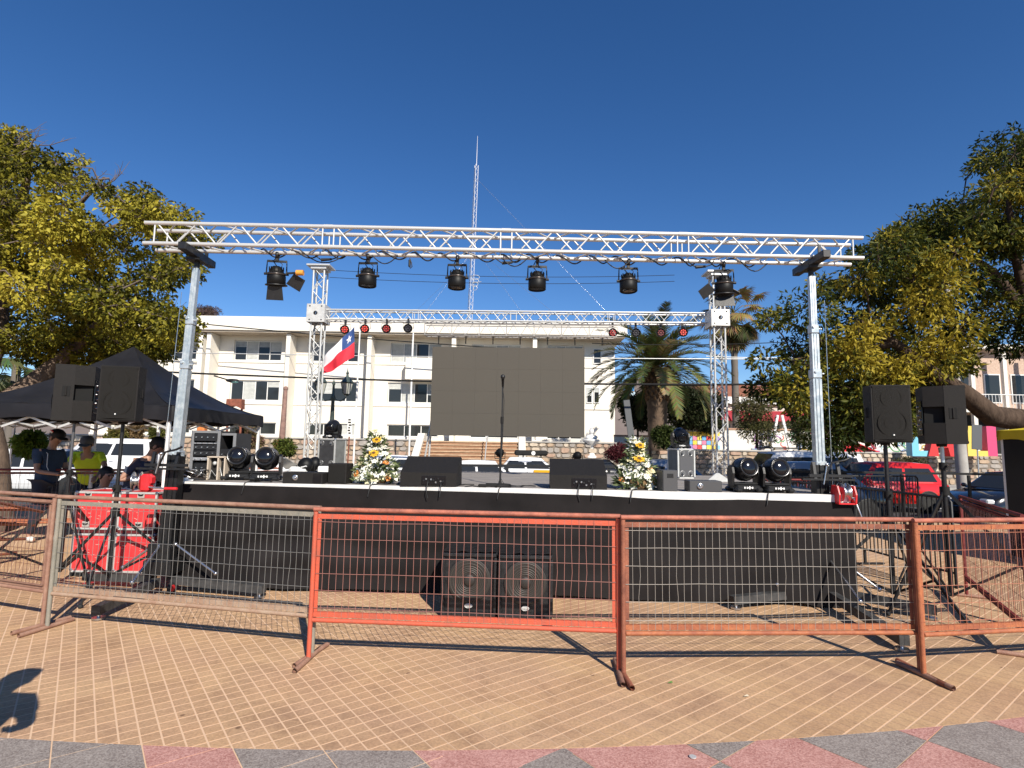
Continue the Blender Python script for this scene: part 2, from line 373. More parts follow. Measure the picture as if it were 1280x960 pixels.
slab_row(6, -.15, 9, lambda i, j: (i+j) % 2 == 0, .0007, 0.837, 0.121)
# ================================================================ street, terrace, hills
M_ASPH = mat('asphalt', (.055, .054, .055), .9, var=.2, vscale=3, bump=.4, bscale=60)
M_CONC = mat('concrete', (.36, .34, .31), .85, var=.12, vscale=2, bump=.2, bscale=50)
mb = MB(); mb.quad((-120, 13.2, -.32), (120, 13.2, -.32), (120, 28.0, -.32), (-120, 28.0, -.32)); struct('road', mb, M_ASPH)
mb = MB()
for k in range(-20, 21): mb.box((k*5, 19.3, -.314), (2.2, .12, .004))
struct('lane_markings', mb, M_WHITE)
mb = MB(); mb.box((0, 13.28, -.24), (80, .16, .17)); struct('kerb', mb, M_CONC)
mb = MB(); mb.box((0, 29.4, -.26), (240, 2.8, .14)); struct('pavement', mb, M_CONC)
M_EARTH = mat('dry_ground', (.24, .19, .13), .95, var=.25, vscale=.5)
mb = MB(); mb.quad((-4000, -3000, -.36), (4000, -3000, -.36), (4000, 5000, -.36), (-4000, 5000, -.36)); struct('ground', mb, M_EARTH)
mb = MB(); mb.box((-20.7, 60.5, .69), (56.6, 58.6, 2.10)); mb.box((41.35, 60.6, .56), (67.4, 58.4, 1.84)); struct('terrace', mb, M_EARTH)
M_HILL = mat('hill_rock', (.15, .115, .10), .95, var=.2, vscale=.006, col2=(.20, .16, .135), detail=8)
V = []; F = []; nx = 90
def hz(x):
    prof = [(-900, 60), (-300, 70), (0, 85), (120, 100), (200, 122), (236, 118), (275, 96), (330, 84), (420, 74), (560, 62), (900, 45)]
    for (a, b), (c, d) in zip(prof, prof[1:]):
        if a <= x <= c: return b+(d-b)*(x-a)/(c-a)
    return 40
for i in range(nx+1):
    x = -900+1800*i/nx; h = hz(x)+4*math.sin(x*.06)+2*math.sin(x*.17)
    for j, (dy, k) in enumerate(((-260, 0), (-120, .45), (-40, .82), (0, 1.0), (120, .6), (300, 0))):
        V.append((x+(j % 2)*9, 1000+dy+20*math.sin(i*.7+j), -2+h*k+(3*math.sin(i*1.3+j*2.1) if 0 < j < 3 else 0)))
F = [(i*6+j, (i+1)*6+j, (i+1)*6+j+1, i*6+j+1) for i in range(nx) for j in range(5)]
mb = MB(); mb.add(V, F, True); struct('hills', mb, M_HILL)
# ---------------------------------------------------------------- stone retaining wall with separate stones
def stone_mat(name, a, b): return mat(name, a, .9, var=.1, vscale=3, col2=b, bump=.5, bscale=14, coords='Object')
M_ST = [stone_mat('stone_%s' % n, a, b) for n, a, b in (('ochre', (.34, .24, .16), (.44, .33, .23)), ('rose', (.34, .22, .16), (.44, .31, .23)), ('grey', (.28, .25, .22), (.38, .34, .30)), ('cream', (.46, .38, .29), (.55, .47, .37)))]
M_MORT = mat('stone_mortar', (.20, .165, .13), .95, var=.1)
def stone_wall(name, label, x0, x1, Y, z0, z1, size=.42, cap=True, limit=300):
    w = thing(name, label, 'wall', ((x0+x1)/2, Y, z0))
    mb = MB(); mb.box((0, .22, (z1-z0)/2), (x1-x0, .4, z1-z0)); obj('core', mb, M_MORT, w)
    if cap: mb = MB(); mb.box((0, .2, z1-z0+.04), (x1-x0+.1, .52, .08), bev=.015); obj('coping', mb, M_CONC, w)
    z = 0; k = 0; joined = [MB() for _ in range(4)]
    while z < (z1-z0)-.08:
        h = min(size*random.uniform(.5, 1.0), z1-z0-z); x = x0-random.uniform(0, .3)
        while x < x1:
            l = size*random.uniform(.6, 1.9); xa, xb = max(x, x0), min(x+l, x1)
            if xb-xa > .12:
                n = 7; P = []; cx, cz = (xa+xb)/2-(x0+x1)/2, z+h/2
                for q in range(n):
                    a = 2*PI*q/n+random.uniform(-.2, .2); e = .7
                    ca, sa = math.cos(a), math.sin(a)
                    P.append((cx+(xb-xa)*.49*math.copysign(abs(ca)**e, ca)*random.uniform(.88, 1.04), cz+h*.48*math.copysign(abs(sa)**e, sa)*random.uniform(.85, 1.06)))
                m_ = random.randrange(4); t = MB() if k < limit else joined[m_]
                pr = random.uniform(.02, .055)
                fr = [(cx+(a-cx)*.86, -pr, cz+(b-cz)*.86) for a, b in P]; bk = [(a, .03, b) for a, b in P]
                t.add(fr+bk, [tuple(range(n))]+[(q, q+n, (q+1) % n+n, (q+1) % n) for q in range(n)], False)
                if k < limit: obj('stone', t, M_ST[m_], w)
                k += 1
            x += l
        z += h
    for m_, t in enumerate(joined):
        if t.f: obj('stone_field', t, M_ST[m_], w, stuff=True)
    return w
# ================================================================ walls, steps
stone_wall('stone_wall', 'rubble stone retaining wall left of the steps, below the long white building', -30, -5.15, 30.8, -.2, 1.72, .40)
stone_wall('stone_wall', 'rubble stone retaining wall between the broad steps and the marble bust', .75, 7.6, 30.8, -.2, 1.72, .38)
stone_wall('stone_wall', 'low stone wall below the graffiti wall and the playground on the right', 7.65, 40, 30.6, -.2, 1.42, .40)
st = thing('stone_steps', 'broad sunlit orange stone steps rising to the white building behind the screen', 'steps', (-2.2, 31, -.2))
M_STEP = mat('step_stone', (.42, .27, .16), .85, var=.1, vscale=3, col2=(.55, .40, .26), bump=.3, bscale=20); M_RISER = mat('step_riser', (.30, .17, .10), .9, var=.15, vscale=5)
for k in range(11):
    mb = MB(); mb.mi = 1; mb.box((0, -3.0+k*.29+.93, .062+k*.175), (5.16, 1.96, .115)); mb.mi = 0; mb.box((0, -3.0+k*.29+.9, .147+k*.175), (5.2, 2.0, .055), bev=.008); obj('step', mb, [M_STEP, M_RISER], st)
for sx in (-1, 1):
    mb = MB(); mb.prism([(-3.1, 0), (-3.1, .25), (0.3, 2.35), (1.0, 2.35), (1.0, 0)], .38, Matrix.Rotation(R(90), 4, 'Z')); obj('flank_wall', mb, mat('white_render', (.66, .62, .54), .85, var=.06, vscale=1.5), st, (sx*2.8, 0, 0))
hr = MB(); 
for x in (.9,): hr.path([(x, -2.9, .9), (x, .3, 2.95), (x, .8, 2.95)], .03); hr.tube((x, -2.9, 0), (x, -2.9, .9), .025); hr.tube((x, .3, 1.9), (x, .3, 2.95), .025)
obj('handrail', hr, M_ALUW, st)
# ================================================================ the long white building
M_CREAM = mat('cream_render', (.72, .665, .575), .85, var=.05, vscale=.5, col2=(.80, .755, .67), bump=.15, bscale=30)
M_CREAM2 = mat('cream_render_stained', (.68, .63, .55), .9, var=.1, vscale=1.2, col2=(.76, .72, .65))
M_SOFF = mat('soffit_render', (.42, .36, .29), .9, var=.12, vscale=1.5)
M_WFR = mat('white_window_frame', (.72, .71, .68), .5)
M_BLIND = mat('window_blind', (.52, .53, .50), .8, var=.1, vscale=3); M_BLIND2 = mat('grey_blind', (.33, .36, .38), .8, var=.15, vscale=3)
BY = 40.0; BZ = 1.75
bld = thing('white_building', 'long two-storey cream white building with deep flat eave, column fins and strip windows', 'building', (0, BY, BZ))
X0, X1 = -30.0, 7.4
def zz(py, px=450, Y=BY): return W(px, py, Y).z-BZ
def xx(px, py=480, Y=BY): return W(px, py, Y).x
Z_W1b, Z_W1t = zz(503), zz(477.5); Z_W2b, Z_W2t = zz(453), zz(427.5); Z_W0b, Z_W0t = zz(545.5), zz(530); Z_TOP = zz(418)
finx = [-27.6, -21.9] + [xx(p, 470, 39.2) for p in (262, 361, 462, 567, 668)]; fin_w = .62
bays = [(a+.35, b-.35) for a, b in zip(finx, finx[1:])]+[(finx[-1]+.35, xx(737))]
def wopen(z0, z1, frac0, frac1): return [(a+(b-a)*frac0, a+(b-a)*frac1, z0, z1) for a, b in bays]
rows = [(Z_W0b, Z_W0t, .16, .86, 'base'), (Z_W1b, Z_W1t, .15, .88, 'mid'), (Z_W2b, Z_W2t, .17, .88, 'top')]
zprev = 0.0
wl = MB()
for z0, z1, f0, f1, nm in rows:
    wl.box(((X0+X1)/2, .2, (zprev+z0)/2), (X1-X0, .4, z0-zprev))
    xs = [X0]+[v for o in wopen(z0, z1, f0, f1) for v in (o[0], o[1])]+[X1]
    for a, b in zip(xs[::2], xs[1::2]): wl.box(((a+b)/2, .2, (z0+z1)/2), (b-a, .4, z1-z0))
    zprev = z1
ZT_ = W(450, 415, 38.4).z-BZ-.01
wl.box(((X0+X1)/2, .2, (zprev+ZT_)/2), (X1-X0, .4, ZT_-zprev))
wl.box((X1-.2, 7.4, ZT_/2), (.4, 14, ZT_)); wl.box((X0+.2, 7.4, ZT_/2), (.4, 14, ZT_)); wl.box(((X0+X1)/2, 14.2, ZT_/2), (X1-X0-.8, .4, ZT_))
obj('wall', wl, M_CREAM, bld)
zrt, zrb = zz(397.5, 450, 38.4), zz(415, 450, 38.4)
mb = MB(); mb.box(((X0+X1)/2, 6.7, (zrt+zrb)/2), (X1-X0+1.2, 16.6, zrt-zrb), bev=.03); obj('flat_roof', mb, M_CREAM, bld)
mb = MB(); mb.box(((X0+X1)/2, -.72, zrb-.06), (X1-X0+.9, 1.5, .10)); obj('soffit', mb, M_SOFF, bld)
for z in (zz(453), zz(505)):
    mb = MB(); mb.box(((X0+X1)/2-.02, -.03, z-.12), (X1-X0-.1, .06, .06)); obj('ledge', mb, M_CREAM2, bld)
mb = MB(); mb.box(((X0+X1)/2, -.05, .12), (X1-X0+.02, .12, .24)); obj('plinth', mb, M_CREAM2, bld)
for i, fx in enumerate(finx):
    mb = MB(); mb.box((fx, -.625, (zrb-.14)/2), (.30, 1.24, zrb-.14), bev=.01); obj('column', mb, M_CREAM, bld)
def window(parent, x0, x1, z0, z1, n, blind, y=.14, recess=.22, name='window'):
    fr = MB(); w, h = x1-x0, z1-z0; t = .06
    for z in (z0+t/2, z1-t/2): fr.box(((x0+x1)/2, y, z), (w, .07, t))
    xs = [x0+t/2+(w-t)*k/n for k in range(n+1)]
    for x in xs: fr.box((x, y, (z0+z1)/2), (t, .06, h-2*t))
    o = obj(name, fr, M_WFR, parent)
    for k in range(n):
        p = MB(); p.box(((xs[k]+xs[k+1])/2, y+.012, (z0+z1)/2), (xs[k+1]-xs[k]-t, .012, h-2*t)); obj('pane', p, M_GLASS, o)
        if random.random() < blind:
            bh = (h-2*t)*random.choice((.55, .6, 1.0, .3)); b = MB()
            ns = max(3, int(bh/.09))
            for s in range(ns): b.box(((xs[k]+xs[k+1])/2, y-.004, z1-t-(s+.5)*bh/ns), (xs[k+1]-xs[k]-t-.03, .008, bh/ns*.86))
            obj('blind', b, random.choice((M_BLIND, M_BLIND, M_BLIND2)), o)
    return o
for r_i, (z0, z1, f0, f1, nm) in enumerate(rows):
    for k, o in enumerate(wopen(z0, z1, f0, f1)): window(bld, o[0]+.02, o[1]-.02, z0+.02, z1-.02, 4 if r_i else 3, .7 if r_i else .25)
# projecting box balcony and entrance bay behind the screen
mb = MB(); bx0, bx1 = xx(507, 460, 39.0), xx(668, 460, 39.0)
mb.box(((bx0+bx1)/2, -.55, (zz(447, 520, 39)+zz(474, 520, 39))/2), (bx1-bx0, 1.05, zz(447, 520, 39)-zz(474, 520, 39))); obj('balcony', mb, M_CREAM, bld)
mb = MB(); mb.tube((bx0+.45, -1.05, 0), (bx0+.45, -1.05, zz(418)), .07); obj('downpipe', mb, M_WHITE, bld)
mb = MB(); mb.box((xx(754), 1.0, 3.4), (1.5, .02, .02)); 
# narrow upright windows in the right-hand bay
for px in (734, 743): window(bld, xx(px, 500, 39.9)-.05, xx(px, 500, 39.9)+.38, zz(504, 740), zz(484, 740), 1, 1, y=-.03)
window(bld, xx(741.5, 440, 39.9), xx(752, 440, 39.9), zz(455, 745), zz(436, 745), 1, .0, y=-.03)
# ================================================================ hooks for the park on the right
M_PARK = mat('park_wall_paint', (.66, .62, .56), .85, var=.08, vscale=1, col2=(.72, .69, .64))
pw = thing('park_wall', 'white painted park wall with faded graffiti and tall piers, right of the palm', 'wall', (20, 34.5, 1.4))
px0, px1 = W(852, 550, 34.5).x-20, W(1160, 550, 34.5).x-20
mb = MB(); mb.box(((px0+px1)/2, .12, .65), (px1-px0, .24, 1.3)); obj('wall_panel', mb, M_PARK, pw)
mb = MB(); mb.box(((px0+px1)/2, .12, 1.36), (px1-px0+.1, .34, .1)); obj('coping', mb, mat('brick_coping', (.42, .25, .17), .9, var=.15), pw)
n = 0
for q in range(46):
    c = random.choice(((.55, .12, .10), (.10, .20, .38), (.12, .33, .16), (.06, .06, .07), (.58, .42, .10), (.30, .12, .34), (.22, .40, .45)))
    m_ = mat('graffiti_%d%d%d' % (c[0]*99, c[1]*99, c[2]*99), c, .7)
    x = random.uniform(px0+4.5, px1-.4); z = random.uniform(.2, 1.0); mb = MB(); pts = []
    a = random.uniform(0, 6)
    for k in range(9):
        a += random.uniform(-1.5, 1.8); pts.append((x, -.006-.0008*q, z)); x += .15*math.cos(a)*1.2; z = min(1.15, max(.15, z+.16*math.sin(a)))
    for (p, r_) in zip(pts, pts[1:]):
        d = (Vector(r_)-Vector(p)); nn = Vector((-d.z, 0, d.x)).normalized()*.03; mb.quad(Vector(p)-nn, Vector(p)+nn, Vector(r_)+nn, Vector(r_)-nn)
    obj('graffiti_stroke', mb, m_, pw)
# coloured mural squares
mu = thing('mural', 'mural of small coloured squares on the white park wall beside the rear truss tower', 'mural', (W(880, 552, 34.4).x, 34.36, 1.5))
cols = [(.30, .20, .55), (.75, .50, .05), (.65, .06, .06), (.12, .35, .65), (.72, .60, .10), (.60, .18, .30), (.20, .45, .62), (.50, .55, .58)]
for r_ in range(4):
    for c_ in range(7):
        mb = MB(); mb.box((-.85+c_*.28, 0, .12+r_*.27), (.25, .02, .24)); k = (r_*3+c_*5+r_*c_) % 8; obj('mural_square', mb, mat('mural_paint_%d' % k, cols[k], .6), mu)
# white frame of swings and an A-shaped climbing frame in the playground
def leg_frame(lbl, px, pyt, pyb, Y, w, m_, cat='playground frame', nm='climbing_frame'):
    c = W(px, pyb, Y); h = W(px, pyt, Y).z-c.z; t = thing(nm, lbl, cat, c)
    for sx in (-1, 1):
        mb = MB(); mb.bar((sx*w/2, 0, 0), (sx*w*.12, 0, h), .13, .13); obj('leg', mb, m_, t)
    mb = MB(); mb.bar((-w*.25, 0, h*.45), (w*.25, 0, h*.45), .1, .1); obj('crossbar', mb, m_, t); return t
leg_frame('white A-shaped frame standing above the park wall right of the thin shrub', 976, 519, 562, 33.5, 1.1, M_WHITE)
# playground slide (red)
c = W(1068, 566, 31.6)
sl = thing('playground_slide', 'red playground slide with a white tube beside the front right lift mast', 'slide', c)
mb = MB(); mb.prism([(-.75, 0), (.9, 0), (.55, .35), (.1, .55), (.05, 1.2), (-.15, 1.32), (-.35, 1.0), (-.5, .5)], .5); obj('tower', mb, M_RED, sl)
mb = MB(); mb.bar((-.75, -.3, .75), (1.1, -.3, .05), .35, .06); obj('chute', mb, M_RED, sl)
mb = MB(); mb.path([(.3, -.1, .95), (.7, -.1, .85), (1.0, -.1, .6), (1.2, -.1, .3)], .18, n=10); obj('tube', mb, M_WHITE, sl)
# big coloured letter blocks
def letter(lbl, px0_, px1_, pyt, pyb, Y, shape, col, nm='letter_block'):
    a, b = W(px0_, pyb, Y), W(px1_, pyt, Y); w, h = b.x-a.x, b.z-a.z; t = thing(nm, lbl, 'letter sign', ((a.x+b.x)/2, Y, a.z))
    for i, poly in enumerate(shape):
        mb = MB(); mb.prism([((u-.5)*w, v*h) for u, v in poly], .45); obj('stroke', mb, mat(nm+'_%d%d%d' % (col[0]*99, col[1]*99, col[2]*99), col, .5), t, (0, .005*i, 0))
    return t
letter('sky blue letter block with a tall left stroke, left of the red arch', 1134, 1162, 533, 570, 29.8, [[(.1, 0), (.1, 1), (.3, 1), (.38, .45), (.38, 0)], [(.38, 0), (.38, .18), (1, .18), (1, 0)]], (.18, .50, .66))
letter('red arch-shaped block between the sky blue letter and the concrete pole', 1157, 1194, 555, 570, 29.7, [[(0, 0), (.12, 1), (.3, 1), (.34, 0)], [(.3, .7), (.3, 1), (.9, 1), (.9, .7)], [(.72, 0), (.66, .7), (.95, .7), (1, 0)]], (.62, .03, .03))
letter('yellow L-shaped letter block right of the concrete pole', 1206, 1230, 533, 570, 29.6, [[(0, 0), (0, 1), (.45, 1), (.45, 0)], [(.45, 0), (.45, .18), (1, .18), (1, 0)]], (.72, .52, .10))
letter('magenta upright letter block at the left edge of the yellow tent', 1231, 1240, 533, 570, 29.6, [[(0, 0), (0, 1), (1, 1), (1, 0)]], (.60, .06, .16))
# red-roofed shop
c0, c1 = W(856, 560, 47), W(1010, 560, 47)
sh = thing('red_shop', 'low shop with terracotta parapet, white band and red awning beyond the dark hedge', 'building', ((c0.x+c1.x)/2, 47, 1.4)); w = c1.x-c0.x
mb = MB(); mb.box((0, 2, 1.9), (w, 4, 3.8)); obj('wall', mb, mat('shop_wall', (.58, .50, .44), .85, var=.1), sh)
mb = MB(); mb.box((0, 1.98, 4.95), (w+.3, 4.4, 1.0)); obj('parapet', mb, mat('terracotta', (.24, .095, .06), .85, var=.15, vscale=2), sh)
mb = MB(); mb.box((0, 1.9, 4.15), (w+.2, 4.5, .6)); obj('fascia', mb, M_WHITE, sh)
for k in range(6):
    mb = MB(); mb.prism([(0, 0), (0, .9), (-1.1, 0)], w/6-.15, Matrix.Translation((-w/2+(k+.5)*w/6, -.1, 2.4)) @ Matrix.Rotation(R(90), 4, 'Z')); obj('awning', mb, mat('awning_red', (.30, .02, .03), .7), sh)
for k in range(5):
    mb = MB(); mb.box((-w/2+(k+.5)*w/5, -.03, 1.2), (w/5*.7, .05, 1.9)); obj('shop_window', mb, M_GLASS, sh)
# house on the right behind the tree
a, b = W(1155, 455, 38), W(1330, 560, 38)
hs = thing('brick_house', 'pale brick two-storey house with balcony behind the leaning branch on the right', 'building', ((a.x+b.x)/2, 38, 1.4)); w = b.x-a.x
M_BRK = mat('pale_brick', (.42, .29, .22), .9, var=.12, vscale=8, col2=(.52, .40, .32))
mb = MB(); mb.box((0, 3, 3.6), (w, 6, 7.2)); obj('wall', mb, M_BRK, hs)
mb = MB(); mb.box((0, 2.8, 7.3), (w+.6, 7, .3)); obj('roof', mb, M_CREAM2, hs)
mb = MB(); mb.box((0, -.55, 2.9), (w, 1.2, .22)); obj('balcony_slab', mb, M_CREAM2, hs)
mb = MB(); mb.box((0, -.02, 1.35), (w-.6, .06, 2.6)); obj('shopfront', mb, M_BLKM, hs)
for k in range(5):
    x = -w/2+(k+.5)*w/5; mb = MB(); mb.box((x, -.03, 4.5), (1.1, .05, 2.0)); o = obj('window', mb, M_WFR, hs); mb = MB(); mb.box((x, -.065, 4.5), (.95, .02, 1.85)); obj('pane', mb, M_GLASS, o)
for k in range(5):
    mb = MB(); x = -w/2+.2+k*(w-.4)/4; mb.box((x, -1.0, 3.5), (.25, .25, 7.0)); obj('pillar', mb, M_CREAM, hs)
br = MB()
for k in range(40): br.tube((-w/2+.15+k*(w-.3)/39, -1.13, 3.0), (-w/2+.15+k*(w-.3)/39, -1.13, 3.95), .02, n=4, caps=False)
br.tube((-w/2, -1.13, 3.98), (w/2, -1.13, 3.98), .03, n=6); obj('railing', br, M_WHITE, hs)
# garden wall beside the building and tall white column at its corner
gw = thing('garden_wall', 'low beige wall with brick coping under the palm, beside the white building', 'wall', (W(812, 550, 36).x, 36, 1.4))
mb = MB(); mb.box((0, .1, .4), (W(860, 550, 36).x-W(772, 550, 36).x, .22, .8)); obj('wall_panel', mb, M_PARK, gw); mb = MB(); mb.box((0, .1, .86), (W(860, 550, 36).x-W(772, 550, 36).x, .3, .12)); obj('coping', mb, mat('brick_coping', (.42, .25, .17), .9), gw)
tb = W(786, 498, 52)
sg = thing('blue_street_sign', 'blue and white sign board on a post behind the corner of the white building', 'sign', (tb.x, 52, 1.4))
mb = MB(); mb.tube((0, 0, 0), (0, 0, tb.z-1.4+1.3), .06); obj('post', mb, M_ALU, sg)
mb = MB(); mb.box((0, -.08, tb.z-1.4+.95), (1.0, .06, .55), bev=.02); obj('sign_panel', mb, mat('sign_blue', (.02, .22, .55), .5), sg)
mb = MB(); mb.box((.1, -.08, tb.z-1.4+.2), (.95, .06, .8), bev=.02); obj('sign_panel', mb, mat('sign_pale', (.5, .65, .75), .5), sg)
# ================================================================ marble bust on its pedestal
c = W(742, 575, 30.2); bz = 1.72+.12
bu = thing('marble_bust', 'white marble bust on a flared pedestal beside the reddish shrub', 'statue', (c.x, 30.95, bz))
mb = MB(); mb.lathe([(.30, -.9), (.30, -.8), (.20, -.75), (.17, -.3), (.24, -.2), (.5, .02), (.52, .1), (.2, .12), (.05, .13)], n=16); obj('pedestal', mb, M_WHITE, bu)
mb = MB(); mb.ball((0, 0, .22), (.34, .18, .16), 14, 8); mb.lathe([(.09, .3), (.075, .42)], n=10); mb.ball((0, 0, .55), (.13, .15, .19), 14, 10); mb.ball((0, -.14, .54), (.02, .04, .035), 6, 5); obj('bust', mb, M_WHITE, bu)
# grey road sign seen nearly edge-on
def road_sign(lbl, p_bot, p_top, wpx, Y, zb):
    a, b = W(*p_bot, Y), W(*p_top, Y); w = wpx*Y/FOC; t = thing('road_sign', lbl, 'sign', (a.x, Y, zb))
    mb = MB(); mb.box((0, 0, 0), (w, .03, (b-a).length), Matrix.Rotation(math.atan2(b.x-a.x, b.z-a.z), 3, 'Y'), bev=.012); obj('sign_back', mb, mat('sign_grey', (.10, .105, .11), .6, .3), t, ((b.x-a.x)/2, 0, (a.z+b.z)/2-zb))
    mb = MB(); mb.tube((0.03, .05, 0), (.03+(b.x-a.x)*.7, .05, b.z-zb-.2), .03); obj('post', mb, M_ALU, t); return t
road_sign('narrow dark grey sign board leaning slightly, seen from behind above the right flowers', (789, 546), (783, 500), 8, 21, -.2)
road_sign('dark grey sign board on a thin pole in front of the yellow letter block', (1221, 562), (1221, 531), 13, 25, -.2)
M_GRN = mat('verdigris_metal', (.09, .12, .11), .5, .6, var=.2)
# street lamp with two lanterns
c = W(414, 545, 15.5); lz = 0
lp = thing('street_lamp', 'ornate green metal lamp post with two lanterns behind the left moving-head case', 'street lamp', (c.x, 15.5, -.2)); H = W(414, 497, 15.5).z+.2
mb = MB(); mb.lathe([(.16, 0), (.16, .3), (.09, .45), (.055, .9), (.05, H*.7), (.065, H*.72), (.045, H-.05), (.08, H), (.04, H+.08), (.03, H+.35), (.05, H+.38), (.01, H+.5)], n=12); obj('post', mb, M_GRN, lp)
for sx in (-1, 1):
    mb = MB(); mb.path([(0, 0, H), (sx*.1, 0, H-.07), (sx*.22, 0, H-.09), (sx*.33, 0, H-.02), (sx*.37, 0, H+.06)], .02); o = obj('arm', mb, M_GRN, lp)
    L_ = MB(); L_.lathe([(.05, .06), (.10, .10)], (sx*.37, 0, H), n=6); L_.lathe([(.165, .40), (.19, .43), (.12, .52), (.04, .60), (.03, .66), (.045, .69), (.015, .75), (.002, .86)], (sx*.37, 0, H), n=6, smooth=False)
    for q in range(6):
        a = q*PI/3; L_.tube((sx*.37+.10*math.cos(a), .10*math.sin(a), H+.10), (sx*.37+.165*math.cos(a), .165*math.sin(a), H+.40), .010, n=4)
    o = obj('lantern', L_, M_GRN, lp); g_ = MB(); g_.lathe([(.09, .11), (.155, .40)], (sx*.37, 0, H), n=6, smooth=False); obj('lantern_glass', g_, mat('lantern_glass', (.45, .45, .40), .15), o)
# flag on a white pole
c = W(443, 545, 14.2)
fl = thing('flagpole', 'white flagpole flying a red, white and blue flag with one star, left of centre', 'flagpole', (c.x, 14.2, -.2)); zt = W(443, 404, 14.2).z+.2
mb = MB(); mb.tube((0, 0, 0), (.02, 0, zt), .028, .018); mb.ball((.02, 0, zt+.03), .035); obj('pole', mb, M_WHITE, fl)
def flag_pt(u, v):          # u along the fly 0..1, v down the hoist 0..1
    A, B = W(443, 408, 14.2), W(442, 446, 14.2); C_, D_ = W(399, 452, 13.9), W(405, 467, 13.9)
    p = (A*(1-u)+C_*u)*(1-v)+(B*(1-u)+D_*u)*v
    p.y += .07*math.sin(u*7+v*2.5)+.03*math.sin(u*15-v*4); p.z += .03*math.sin(u*6)*(1-v)-.04*math.sin(u*PI)*(v)
    return p-Vector((c.x, 14.2, -.2))
def flag_piece(u0, u1, v0, v1, m_, nm, f=flag_pt, n=14, k=8, off=0):
    vs = [f(u0+(u1-u0)*i/n, v0+(v1-v0)*j/k)+Vector((0, off, 0)) for i in range(n+1) for j in range(k+1)]
    fs = [(i*(k+1)+j, (i+1)*(k+1)+j, (i+1)*(k+1)+j+1, i*(k+1)+j+1) for i in range(n) for j in range(k)]
    mb = MB(); mb.add(vs, fs, True); return obj(nm, mb, m_, fl)
M_FW = mat('flag_white', (.72, .70, .74), .8); M_FR = mat('flag_red', (.58, .02, .04), .8); M_FB = mat('flag_blue', (.03, .07, .22), .8)
flag_piece(0, .36, 0, .5, M_FB, 'blue_canton', n=6); flag_piece(.36, 1, 0, .5, M_FW, 'white_stripe'); flag_piece(0, 1, .5, 1, M_FR, 'red_stripe')
mb = MB(); sc = [(.18+.085*(1 if k % 2 == 0 else .42)*math.sin(k*PI/5), .25-.15*(1 if k % 2 == 0 else .42)*math.cos(k*PI/5)) for k in range(10)]
ctr = flag_pt(.18, .25)+Vector((0, -.012, 0)); vs = [ctr]+[flag_pt(u, v)+Vector((0, -.012, 0)) for u, v in sc]; mb.add(vs, [(0, 1+k, 1+(k+1) % 10) for k in range(10)]); obj('star', mb, M_FW, fl)
c = W(513, 545, 28); f2 = thing('flagpole', 'bare white flagpole in front of the white building, left of the screen', 'flagpole', (c.x, 27.8, -.2)); mb = MB(); mb.tube((0, 0, 0), (0, 0, W(513, 416, 27.8).z+.2), .05, .035); obj('pole', mb, M_WHITE, f2); mb = MB(); mb.lathe([(.14, 0), (.14, .1), (.05, .14)]); obj('base', mb, M_WHITE, f2)
# radio mast with guy wires
c = W(587, 400, 62)
ms = thing('radio_mast', 'tall thin lattice radio mast with guy wires rising behind the white building', 'mast', (c.x, 62, 1.7)); zt = W(597, 170, 62).z-1.7; lean = (W(597, 170, 62).x-c.x)
def mp_(z, k, r_=.36):
    a = k*2*PI/3+.4; t = z/zt; rr = r_*(1-.35*t); return Vector((lean*(z-14)/(zt-14)+rr*math.cos(a), rr*math.sin(a), z))
mb = MB(); zs = zt*.90
for k in range(3): mb.tube(mp_(0, k), mp_(zs, k), .035, n=5)
obj('mast_chord', mb, mat('mast_grey', (.55, .56, .60), .5, .3), ms)
mb = MB(); nz = 44
for i in range(nz):
    for k in range(3): mb.tube(mp_(zs*i/nz, k), mp_(zs*(i+1)/nz, (k+1) % 3), .018, n=4, caps=False)
obj('lattice', mb, mat('mast_grey', (.55, .56, .60), .5, .3), ms, stuff=True)
mb = MB(); mb.tube(mp_(zs, 0)*.5+mp_(zs, 1)*.5, (lean, 0, zt), .05, .02, n=5); obj('antenna_rod', mb, mat('mast_grey', (.55, .56, .60), .5, .3), ms)
zd = W(591, 353, 62).z-1.7; mb = MB()
for k in range(4): mb.path([(mp_(zd, 0).x+.2+.5*math.cos(t*.9)*(.5+k*.16), -.3, zd-.7+k*.4+.3*math.sin(t*.9)) for t in range(8)], .03, n=4)
mb.tube((mp_(zd, 0).x, 0, zd), (mp_(zd, 0).x+.9, -.3, zd), .04); obj('antenna_array', mb, M_ALUW, ms)
mb = MB()
for (z, gx, gy) in ((zt*.62, 9.5, -3), (zt*.62, 15, -4), (zt*.62, -8, -3), (zt*.85, 20, -3), (zt*.6, -14, 6)): mb.tube((mp_(z, 0).x, 0, z), (gx, gy, 9), .012, n=4, caps=False)
obj('guy_wire', mb, M_STEEL, ms)
